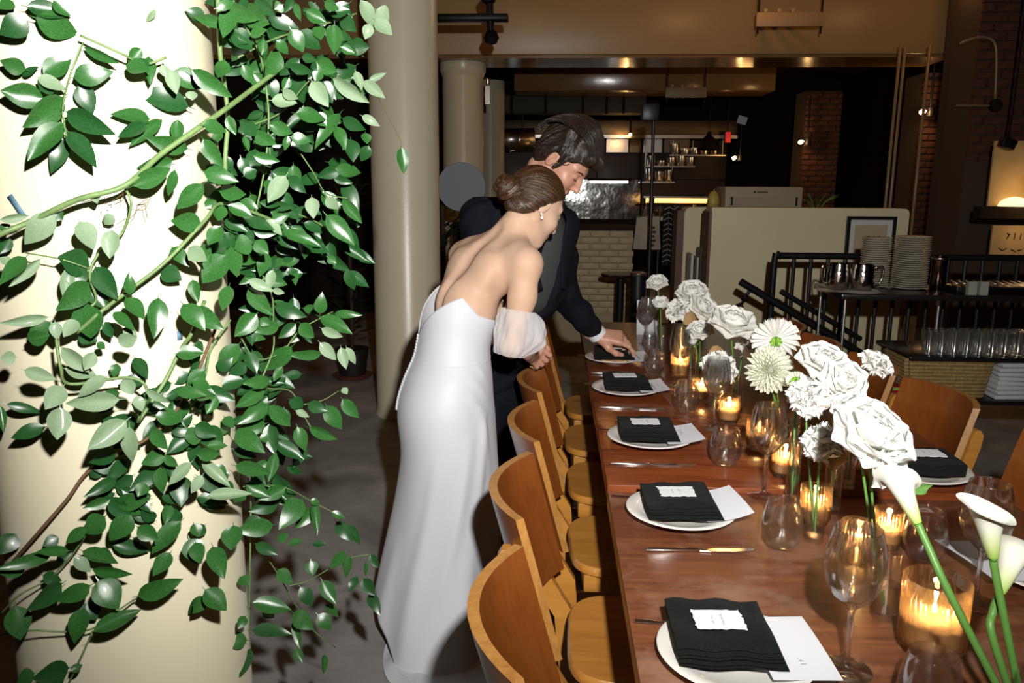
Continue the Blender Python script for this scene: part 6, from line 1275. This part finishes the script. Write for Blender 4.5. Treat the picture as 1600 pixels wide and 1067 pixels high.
for i in range(NT):
    th = 2 * math.pi * i / NT; dlt = math.atan2(math.sin(th - BACK), math.cos(th - BACK))
    # V at centre back, rising to a peak beside the right arm, then across the bust
    s_ = min(abs(dlt) / 1.25, 1.0); top = 0.775 + 0.155 * s_ ** 1.15
    if abs(dlt) > 1.25: top = 0.93 - 0.035 * min((abs(dlt) - 1.25) / 0.5, 1)
    vtop.append(top)
vbot = []
for i in range(NT):                                     # the hem is caught up at the back and falls to the floor at the front
    th = 2 * math.pi * i / NT; d_ = math.atan2(math.sin(th - BACK - 0.15), math.cos(th - BACK - 0.15)); vbot.append(0.015 + 0.195 * max(0, 1 - abs(d_) / 1.75) ** 1.2)
v = []; f = []
for j in range(NV):
    for i in range(NT): v.append(gown_pt(2 * math.pi * i / NT, vbot[i] + (vtop[i] - vbot[i]) * j / (NV - 1)))
for j in range(NV - 1):
    for i in range(NT): f.append((j * NT + i, j * NT + (i + 1) % NT, (j + 1) * NT + (i + 1) % NT, (j + 1) * NT + i))
v = np.array(v); v[:, 2] = np.maximum(v[:, 2], 0.004)
gown = pobj('gown', np_mesh('gown', v, np.array(f)), M_GOWN, bride, INV_B)
so = gown.modifiers.new('thickness', 'SOLIDIFY'); so.thickness = 0.004; so.offset = -1
sm_ = [gown_pt(2 * math.pi * k / 80, 0.705 + 0.006 * math.sin(2 * math.pi * k / 80)) for k in range(81)]
pobj('waist_seam', mesh('waist_seam', *tube_vf(sm_, 0.0011, 6, False)), M_GOWN, gown, INV_B)
# covered buttons down the back seam
BT_ME = mesh('button', *lathe_vf([(0.0005, 0.0), (0.0045, 0.0005), (0.006, 0.003), (0.0045, 0.0055), (0.0005, 0.0065)], 12))
seam = MB(); P = []
for k in range(60):
    P.append(gown_pt(BACK, 0.40 + 0.375 * k / 59))
dv = vec(math.cos(BACK), math.sin(BACK), 0)
for k in range(29):
    vv = 0.772 - 0.235 * k / 28; p = gown_pt(BACK + 0.10, vv); o_ = gown_pt(BACK + 0.10, vv + 0.004); d_ = p - gown_pt(BACK + 0.10 + math.pi, vv); d_ = vec(d_[0], d_[1], 0) / np.linalg.norm(d_[:2])
    o = obj('button', BT_ME, M_GOWN, gown, Vector(p + d_ * 0.0005) - Vector((PEL[0], PEL[1], 0))); o.rotation_euler = Vector(d_).to_track_quat('Z', 'Y').to_euler()
# under layer with its little train sweeping out below the caught-up hem
UR = [ring_px(640, 768, 800, 2.50, 0.13, 0.2), ring_px(626, 768, 900, 2.49, 0.16, 0.2), ring_px(634, 770, 975, 2.46, 0.17, 0.2), ring_px(622, 776, 1025, 2.42, 0.20, 0.2), ring_px(606, 800, 1085, 2.34, 0.27, 0.2)]
def under(u, w):
    x = w * (len(UR) - 1); i = min(int(x), len(UR) - 2); t = x - i; c = UR[i][0] * (1 - t) + UR[i + 1][0] * t; a = UR[i][1] * (1 - t) + UR[i + 1][1] * t; b = UR[i][2] * (1 - t) + UR[i + 1][2] * t
    th = 2 * math.pi * u; r = 1 + w * (0.05 * math.sin(4 * th + 1) + 0.03 * math.sin(7 * th)); return (c[0] + a * r * math.cos(th), c[1] + b * r * math.sin(th), max(0.004 + 0.004 * math.sin(9 * th), c[2]))
tv, tf = grid_vf(under, 72, 30, True); tr = pobj('underskirt', mesh('underskirt', tv, tf), M_GOWN, bride, INV_B)
# sheer puff sleeve round the right upper arm
def sheer(name):
    m = bpy.data.materials.new(name); m.use_nodes = True; n = m.node_tree.nodes; L = m.node_tree.links; b = n['Principled BSDF']
    b.inputs['Base Color'].default_value = (0.88, 0.88, 0.90, 1); b.inputs['Roughness'].default_value = 0.7; out = n['Material Output']
    tr_ = n.new('ShaderNodeBsdfTransparent'); mx = n.new('ShaderNodeMixShader'); lw = n.new('ShaderNodeLayerWeight'); lw.inputs['Blend'].default_value = 0.5
    ma = n.new('ShaderNodeMath'); ma.operation = 'MULTIPLY_ADD'; ma.inputs[1].default_value = 0.55; ma.inputs[2].default_value = 0.30; ma.use_clamp = True
    L.new(lw.outputs['Facing'], ma.inputs[0]); L.new(ma.outputs[0], mx.inputs[0]); L.new(tr_.outputs[0], mx.inputs[1]); L.new(b.outputs[0], mx.inputs[2]); L.new(mx.outputs[0], out.inputs['Surface']); return m
M_SHEER = sheer('sheer_tulle')
def sleeve_pts(S0, E0, grow, sx):
    d = E0 - S0; L_ = np.linalg.norm(d); d /= L_; B = basis(d, (0.3, -1, 0.2))
    def fn(u, w):
        a = 2 * math.pi * u; base = 0.050 + grow * math.sin(math.pi * min(1, w * 1.02)) ** 0.7
        r = base + 0.004 * math.sin(9 * a + 5 * w) * math.sin(math.pi * w) + 0.003 * math.sin(15 * a - 8 * w) + 0.004 * math.sin(3 * a + 9 * w)
        r *= (1 + 0.28 * math.cos(a - sx) * math.sin(math.pi * w))
        return tuple(S0 + d * (L_ * w) + B[:, 1] * (r * math.cos(a)) + B[:, 2] * (r * math.sin(a)))
    return grid_vf(fn, 72, 40, True)
U0 = SHR * 0.44 + ELR * 0.56; U1 = ELR + (ELR - SHR) / np.linalg.norm(ELR - SHR) * 0.030
sv, sfc = sleeve_pts(U0, U1, 0.030, 0.0)
pobj('sheer_sleeve', mesh('sheer_sleeve', sv, sfc), M_SHEER, bride, INV_B)
# hair, bun, ear drop
M_HAIR_B = hair_mat('brown_hair', (0.105, 0.050, 0.019), (0.016, 0.007, 0.003), 0.24)
gB = lambda f, l, u: HB + BB @ (vec(f, l, u) * 0.97)
s = SDF(HB - 0.19, HB + 0.19, 0.0028)
s.ell(gB(-0.016, 0, 0.036), (0.100, 0.080, 0.090), BB, 0.01)
n0 = BB @ vec(0.66, 0, -0.75); s.plane(gB(0.070, 0, 0.078), n0, 0.008)
s.ell(gB(-0.052, 0, -0.012), (0.055, 0.068, 0.062), BB, 0.03)
for e in (1, -1): s.cone(gB(-0.005, e * 0.068, 0.030), gB(-0.045, e * 0.062, -0.020), 0.014, 0.020, 0.02)
BUN = gB(-0.118, 0, -0.012)
def strands(X, Y, Z, B=BB, c=HB, amp=0.0014, nn=46.0):
    x, y, z = X - c[0], Y - c[1], Z - c[2]
    f_ = B[0, 0] * x + B[1, 0] * y + B[2, 0] * z; l_ = B[0, 1] * x + B[1, 1] * y + B[2, 1] * z; u_ = B[0, 2] * x + B[1, 2] * y + B[2, 2] * z
    phi = np.arctan2(u_ + 0.012, l_); return amp * np.sin(nn * phi + 9 * np.sin(3 * phi)) + amp * 0.7 * np.sin(nn * 1.9 * phi + 20 * f_)
s.field(strands)
hm = s.mesh('hair', 1)
def bst(co):
    q = (co - HB) @ BB; ph = np.arctan2(q[:, 2] + 0.012, q[:, 1]); return np.stack([ph * 22, q[:, 0] * 9, np.zeros(len(q))], 1)
set_strand(hm, bst); hair = pobj('hair', hm, M_HAIR_B, bride, INV_B)
bun = MB(); rb = random.Random(3)
def lock(P, r, n=7):
    """a lock of hair: several thin tubes twisted along P"""
    fr = frames(P)
    for k in range(n):
        a0 = 2 * math.pi * k / n; pts = []
        for i, (p, t_, u_, w_) in enumerate(fr):
            a = a0 + i * 0.10; pts.append(p + (u_ * math.cos(a) + w_ * math.sin(a)) * r * 0.62)
        bun.tube(pts, r * 0.50, 7)
LB = np.stack([BB[:, 0], BB[:, 1], BB[:, 2]], 1)
for (R0, rr, ph, tl, off) in ((0.034, 0.0125, 0.0, 0.15, 0.0), (0.030, 0.012, 2.0, -0.35, -0.014), (0.022, 0.011, 4.0, 0.5, -0.026), (0.038, 0.011, 1.0, 0.9, 0.004), (0.012, 0.011, 3.0, 0.2, -0.034)):
    P = [BUN + LB @ vec(off + R0 * math.sin(a) * math.sin(tl), R0 * math.cos(a + ph), R0 * math.sin(a + ph) * math.cos(tl)) for a in np.linspace(0, 2 * math.pi * 0.97, 22)]
    lock(P, rr)
lock([gB(-0.085, 0.03, 0.02), gB(-0.105, 0.015, 0.0), BUN], 0.014); lock([gB(-0.085, -0.03, 0.02), gB(-0.105, -0.015, 0.0), BUN], 0.014); lock([gB(-0.075, 0, -0.05), gB(-0.10, 0, -0.03), BUN], 0.014)
bo = bun.build('hair_bun', M_HAIR_B, bride); set_strand(bo.data, lambda co: np.stack([np.hypot(co[:, 1] - BUN[1], co[:, 2] - BUN[2]) * 420, co[:, 0] * 60, co[:, 2] * 40], 1)); bo.data.transform(INV_B); bo['kind'] = 'stuff'
M_PEARL = mat('pearl', (0.85, 0.83, 0.80), 0.15, coat=0.5)
er = gB(-0.012, -0.083, -0.036)
pe = MB().lathe([(0.0003, -0.0045), (0.003, -0.0035), (0.0045, 0), (0.003, 0.0035), (0.0003, 0.0045)], 12, c=tuple(er)); pe.lathe([(0.0003, -0.0055), (0.0035, -0.0045), (0.0055, 0), (0.0035, 0.0045), (0.0003, 0.0055)], 12, c=tuple(er + vec(0.002, 0, -0.013))); pe.tube([er, er + vec(0.002, 0, -0.013)], 0.001, 6)
pe_o = pe.build('pearl_earring', M_PEARL, bride); pe_o.data.transform(INV_B)

# ---- groom ------------------------------------------------------------------------------------------------------
M_SUIT = mat('navy_wool', (0.0045, 0.0055, 0.009), 0.8, var=(0.007, 0.008, 0.013), scale=300, sheen=0.0, bump=0.12, bscale=500, spec=0.12)
M_VEST = mat('grey_waistcoat', (0.045, 0.05, 0.05), 0.8, var=(0.035, 0.04, 0.04), scale=200, bump=0.1, bscale=600)
M_SHIRT = mat('white_shirt', (0.80, 0.82, 0.86), 0.6)
HG = py(878, 252, 2.94); fg = vec(0.64, -0.20, -0.74); BG = basis(fg)
GH, GC, GN = py(778, 600, 3.06), py(822, 405, 3.00), py(846, 322, 2.985)
SL, SR = py(868, 350, 3.10), py(756, 342, 2.88)
EL, WL = py(880, 460, 3.14), py(933, 522, 3.25)
ER, WR = py(735, 492, 2.82), py(806, 535, 2.83)
FG = vec(SL[1] - SR[1], -(SL[0] - SR[0]), 0); FG /= np.linalg.norm(FG); LG = vec(-FG[1], FG[0], 0)
groom = thing('person', 'dark-haired man in a navy suit leaning in beside the woman, reaching to a plate', 'person', (GH[0], GH[1], 0))
INV_G = Matrix.Translation((-GH[0], -GH[1], 0))
# body: head, neck, torso core and arms; the hands are sculpted finer
s = SDF((-0.45, 2.70, 0.75), (0.32, 3.35, 1.78), 0.0034)
s.chain([GH, GC, GN], [0.06, 0.06, 0.058], 0.05)
s.cone(GN, HG + BG @ vec(-0.03, 0, -0.075), 0.058, 0.056, 0.03)
s.chain([SL, EL, WL], [0.045, 0.038, 0.028], 0.02); s.chain([SR, ER, WR], [0.045, 0.038, 0.028], 0.02)
head_sdf(s, HG, BG, 1.04, True, 0.004); gparts = [s.polys()]
s = SDF(WL - vec(0.06, 0.13, 0.13), WL + vec(0.24, 0.13, 0.09), 0.0022)
dL = py(985, 531, 3.25) - WL
tipsL = hand_sdf(s, WL, dL, vec(0.1, -0.50, 0.90), 1, [(0.25, 0.55, 0.35), (0.45, 0.75, 0.45), (0.60, 0.9, 0.5), (0.75, 0.95, 0.5)], 1.06, 0.08, thumb=[(0.052, 0.042, -0.026), (0.084, 0.046, -0.042), (0.110, 0.036, -0.052)]); gparts.append(s.polys())
s = SDF(WR - vec(0.06, 0.12, 0.14), WR + vec(0.16, 0.10, 0.08), 0.0022)
dR = py(858, 567, 2.80) - WR
tipsR = hand_sdf(s, WR, dR, vec(-0.1, -0.80, 0.6), -1, [(0.55, 0.75, 0.35), (0.70, 0.95, 0.5), (0.8, 1.05, 0.5), (0.9, 1.1, 0.5)], 1.02, 0.06, thumb=[(0.050, 0.046, 0.004), (0.082, 0.052, -0.004), (0.108, 0.046, -0.012)]); gparts.append(s.polys())
V_, F_ = join_np(gparts); pobj('body', np_mesh('body', V_, F_), M_SKIN_G, groom, INV_G)
# waistcoat
s = SDF((-0.42, 2.70, 0.74), (0.15, 3.28, 1.42), 0.006); BGc = basis(FG, GC - GH)
s.ell(GH + vec(0, 0, 0.08), (0.120, 0.158, 0.14), BGc, 0.06); s.ell(GC - vec(0.005, 0, 0.06), (0.128, 0.168, 0.17), BGc, 0.08); s.ell(GC + (GN - GC) * 0.45 - vec(0, 0, 0.02), (0.124, 0.140, 0.15), BGc, 0.06); s.plane(GN - vec(0, 0, 0.012), GN - GC, 0.01)
pobj('waistcoat', s.mesh('waistcoat', 1), M_VEST, groom, INV_G)
# shirt collar and tie hint
s = SDF(GN - 0.12, GN + 0.12, 0.005); s.cone(GN - (GN - GC) * 0.45, GN + vec(0.012, -0.006, 0.010), 0.078, 0.066, 0.02); s.plane(GN + vec(0.010, -0.005, 0.012), vec(0.30, -0.05, 1), 0.006)
pobj('shirt_collar', s.mesh('shirt_collar', 1), M_SHIRT, groom, INV_G)
s = SDF(GC - vec(0.22, 0.26, 0.02), GC + vec(0.2, 0.2, 0.24), 0.006); s.ell(GC + (GN - GC) * 0.35 - vec(0, 0, 0.02), (0.115, 0.13, 0.15), BGc, 0.05); s.plane(GN + vec(0, 0, 0.0), GN - GC, 0.01)
pobj('shirt_front', s.mesh('shirt_front', 1), M_SHIRT, groom, INV_G)
# jacket: shell with an open front
s = SDF((-0.52, 2.62, 0.66), (0.36, 3.42, 1.46), 0.0056)
s.ell(GH + vec(0, 0, 0.07), (0.130, 0.176, 0.20), BGc, 0.06); s.ell(GC - vec(0, 0, 0.05), (0.146, 0.190, 0.20), BGc, 0.08)
s.cone(GC + (SL - GC) * 0.35, SL, 0.095, 0.074, 0.07); s.cone(GC + (SR - GC) * 0.35, SR, 0.095, 0.078, 0.07)
for e, S_ in ((1, SL), (-1, SR)): s.cone(GN + LG * e * 0.035 - vec(0, 0, 0.012), S_, 0.048, 0.062, 0.06)
s.plane(GN + vec(0, 0, 0.004) - FG * 0.02, GN - GC + FG * 0.12, 0.01)
# opening: a tall wedge down the front
for a, b, r in ((GN + FG * 0.09, GC + FG * 0.165, 0.045), (GC + FG * 0.165, GH + FG * 0.20 + vec(0, 0, 0.10), 0.055)): s.cone(a, b, r, r * 0.8, 0.015, 'sub')
s.chain([SL, (SL + EL) / 2 + vec(0.004, 0, 0), EL, (EL + WL) / 2, WL - (WL - EL) * 0.17], [0.072, 0.063, 0.058, 0.050, 0.044], 0.03)
s.chain([SR, (SR + ER) / 2, ER, (ER + WR) / 2, WR - (WR - ER) * 0.12], [0.074, 0.064, 0.058, 0.050, 0.042], 0.03)
def wrinkle(X, Y, Z):
    return 0.0035 * np.sin(52 * Z + 26 * X + 14 * Y + 3 * np.sin(17 * X - 11 * Z)) * np.sin(19 * X + 23 * Y + 9 * Z) + 0.0025 * np.sin(75 * (Z - 0.6 * X) + 4 * np.sin(20 * Y))
s.field(wrinkle); jacket = pobj('jacket', s.mesh('jacket', 1), M_SUIT, groom, INV_G)
# lapels: folded bands beside the opening
for e in (1, -1):
    pts = [GN + LG * e * 0.062 + FG * 0.02 + vec(0, 0, 0.004), GN + LG * e * 0.082 + FG * 0.085 - vec(0, 0, 0.05), GC + LG * e * 0.085 + FG * 0.132 + vec(0, 0, 0.02), GC + LG * e * 0.055 + FG * 0.152 - vec(0, 0, 0.10)]
    P = spline(pts, 6); w = [0.014 + 0.030 * math.sin(math.pi * min(1, i / len(P) * 1.15)) for i in range(len(P))]
    vv, ff = tube_vf(P, w, 10, True, 0.22); pobj('lapel', mesh('lapel', vv, ff), M_SUIT, jacket, INV_G)
# cuffs
for (e0, w0, n) in ((EL, WL, 'shirt_cuff'), (ER, WR, 'shirt_cuff')):
    d = (w0 - e0) / np.linalg.norm(w0 - e0); vv, ff = tube_vf([w0 - d * 0.06, w0 - d * 0.02, w0 + d * 0.004, w0 + d * 0.004, w0 - d * 0.02, w0 - d * 0.06], [0.037, 0.0385, 0.0395, 0.0370, 0.036, 0.0335], 28, False)
    if n and w0 is WL: pobj('shirt_cuff', mesh('shirt_cuff', vv, ff, True, 50), M_SHIRT, groom, INV_G)
# trousers and shoes
s = SDF((-0.50, 2.66, 0.03), (0.16, 3.34, 0.98), 0.0075)
FT = [vec(GH[0] - 0.02, GH[1] + 0.10, 0.05), vec(GH[0] - 0.04, GH[1] - 0.10, 0.05)]
s.ell(GH - vec(0, 0, 0.03), (0.125, 0.170, 0.14), BGc, 0.05)
for e, ft in ((1, FT[0]), (-1, FT[1])):
    hp = GH + LG * e * 0.09 - vec(0, 0, 0.06); kn = (hp + ft) / 2 + FG * 0.035; s.chain([hp, kn, ft], [0.098, 0.074, 0.068], 0.04)
s.field(lambda X, Y, Z: 0.004 * np.sin(30 * Z + 20 * X) * np.sin(25 * Y + 9 * Z)); pobj('trousers', s.mesh('trousers', 1), M_SUIT, groom, INV_G)
M_SHOE = mat('black_leather', (0.01, 0.009, 0.008), 0.25)
for ft in FT:
    s = SDF(ft - vec(0.20, 0.26, 0.05), ft + vec(0.28, 0.2, 0.10), 0.006); s.cone(ft + vec(0, 0, 0.0) - FG * 0.03, ft + FG * 0.16 - vec(0, 0, 0.012), 0.046, 0.036, 0.03); s.ell(ft + FG * 0.06 - vec(0, 0, 0.02), (0.14, 0.045, 0.03), basis(FG), 0.02); s.plane(vec(0, 0, 0.002), vec(0, 0, -1), 0.002)
    pobj('shoe', s.mesh('shoe', 1), M_SHOE, groom, INV_G)
# hair: full wavy top, short sides
M_HAIR_G = hair_mat('dark_brown_hair', (0.034, 0.018, 0.009), (0.006, 0.0035, 0.002), 0.40)
gG = lambda f, l, u: HG + BG @ (vec(f, l, u) * 1.04)
s = SDF(HG - 0.21, HG + 0.21, 0.0030)
s.ell(gG(-0.014, 0, 0.042), (0.106, 0.083, 0.094), BG, 0.01)
s.plane(gG(0.074, 0, 0.062), BG @ vec(0.70, 0, -0.72), 0.010)
s.ell(gG(-0.060, 0, -0.005), (0.048, 0.070, 0.068), BG, 0.03)
for e in (1, -1):
    s.cone(gG(0.020, e * 0.073, 0.030), gG(0.012, e * 0.0715, -0.020), 0.009, 0.005, 0.012)
    s.ell(gG(-0.012, e * 0.082, -0.004), (0.020, 0.012, 0.028), BG, 0.006, 'sub')
for (f_, l_, u_, r_) in ((0.070, 0.0, 0.096, 0.026), (0.070, 0.035, 0.086, 0.022), (0.066, -0.035, 0.088, 0.022), (0.03, 0, 0.128, 0.028), (0.02, 0.04, 0.118, 0.026), (0.02, -0.04, 0.118, 0.026), (-0.03, 0.0, 0.130, 0.026), (-0.04, -0.04, 0.110, 0.026), (0.086, 0.015, 0.080, 0.013)):
    s.ell(gG(f_, l_, u_), (r_ * 1.2, r_, r_ * 0.75), BG, 0.03)
def wavy(X, Y, Z, B=BG, c=HG):
    x, y, z = X - c[0], Y - c[1], Z - c[2]
    f_ = B[0, 0] * x + B[1, 0] * y + B[2, 0] * z; l_ = B[0, 1] * x + B[1, 1] * y + B[2, 1] * z; u_ = B[0, 2] * x + B[1, 2] * y + B[2, 2] * z
    q = l_ * 1.0 + 0.010 * np.sin(42 * f_ + 6 * u_) + 0.25 * u_
    return 0.0022 * np.sin(260 * q + 4 * np.sin(30 * f_)) + 0.0026 * np.sin(105 * q + 22 * f_) + 0.0015 * np.sin(90 * f_ + 60 * l_)
s.field(wavy); hm = s.mesh('hair', 1)
def gst(co):
    q = (co - HG) @ BG; k = q[:, 1] + 0.010 * np.sin(42 * q[:, 0] + 6 * q[:, 2]) + 0.25 * q[:, 2]; return np.stack([k * 300, q[:, 0] * 14, q[:, 2] * 10], 1)
set_strand(hm, gst); pobj('hair', hm, M_HAIR_G, groom, INV_G)
# brows and lashes
for e in (1, -1):
    vv, ff = tube_vf([gG(0.090, e * 0.016, 0.026), gG(0.0865, e * 0.032, 0.031), gG(0.072, e * 0.050, 0.026)], [0.0035, 0.0042, 0.002], 8, True, 0.6); pobj('eyebrow', mesh('eyebrow', vv, ff), M_HAIR_G, groom, INV_G)
    vv, ff = tube_vf([gG(0.0878, e * 0.018, 0.000), gG(0.0905, e * 0.030, -0.0015), gG(0.083, e * 0.045, 0.0005)], [0.0010, 0.0018, 0.0012], 6); pobj('eyelashes', mesh('eyelashes', vv, ff), M_HAIR_G, groom, INV_G)
vv, ff = tube_vf([gG(0.0905, 0.024, -0.0650 * 1.0), gG(0.0985, 0, -0.0660), gG(0.0905, -0.024, -0.0650)], [0.001, 0.0022, 0.001], 6); pobj('lip_line', mesh('lip_line', vv, ff), mat('lip', (0.35, 0.10, 0.07), 0.5), groom, INV_G)
vv, ff = tube_vf([gB(0.094, 0.020, -0.066), gB(0.1005, 0, -0.0665), gB(0.094, -0.020, -0.066)], [0.001, 0.0025, 0.001], 6); pobj('lip_line', mesh('lip_line', vv, ff), mat('lip', (0.35, 0.10, 0.07), 0.5), bride, INV_B)
for e in (1, -1):
    vv, ff = tube_vf([gB(0.090, e * 0.018, 0.028), gB(0.0865, e * 0.032, 0.033), gB(0.074, e * 0.048, 0.028)], [0.0008, 0.0012, 0.0006], 8, True, 0.6); pobj('eyebrow', mesh('eyebrow', vv, ff), M_HAIR_B, bride, INV_B)
    vv, ff = tube_vf([gB(0.0878, e * 0.018, 0.000), gB(0.0925, e * 0.030, -0.003), gB(0.085, e * 0.046, -0.001)], [0.0010, 0.0018, 0.0012], 6); pobj('eyelashes', mesh('eyelashes', vv, ff), M_HAIR_B, bride, INV_B)

# loose strands over both heads
st = MB(); rs = random.Random(21)
for k in range(300):
    l0 = rs.uniform(-0.074, 0.074); a0 = math.radians(rs.uniform(95, 195)); a1 = a0 - math.radians(rs.uniform(50, 95)); P = []; lift = rs.uniform(0.000, 0.010); w0 = rs.uniform(0, 6); side = math.sqrt(max(0.05, 1 - (l0 / 0.092) ** 2)); am = rs.uniform(0.002, 0.006)
    a1 = max(a1, math.radians(28))
    for i in range(9):
        t = i / 8; a = a0 + (a1 - a0) * t; Rf, Ru = 0.110 + lift, 0.104 + lift + 0.018 * math.sin(math.pi * min(1, max(0, (math.degrees(a) - 20) / 130)))
        P.append(gG(-0.014 + Rf * math.cos(a) * (0.9 + 0.1 * side), l0 * (1 + 0.12 * t) + am * math.sin(5 * t + w0), 0.042 + Ru * math.sin(a) * side + 0.003 * math.sin(7 * t + w0)))
    st.tube(P, [0.0019] * 6 + [0.0015, 0.0010, 0.0004], 5)
for k in range(90):                                      # side and sideburn wisps
    e = rs.choice((1, -1)); u0 = rs.uniform(0.0, 0.075); f0 = rs.uniform(-0.085, 0.045); P = []
    for i in range(6):
        t = i / 5; f_ = f0 - 0.020 * t + 0.004 * math.sin(5 * t + k); u_ = u0 - 0.035 * t; lat = 0.0865 * math.sqrt(max(0.04, 1 - ((f_ + 0.014) / 0.112) ** 2 - (max(0, u_ - 0.042) / 0.10) ** 2))
        P.append(gG(f_, e * lat, u_))
    if not (-0.04 < f0 < 0.02 and u0 < 0.05): st.tube(P, [0.0015, 0.0015, 0.0014, 0.0012, 0.0009, 0.0004], 5)
so_ = st.build('hair_strands', M_HAIR_G, groom); set_strand(so_.data, gst); so_.data.transform(INV_G); so_['kind'] = 'stuff'
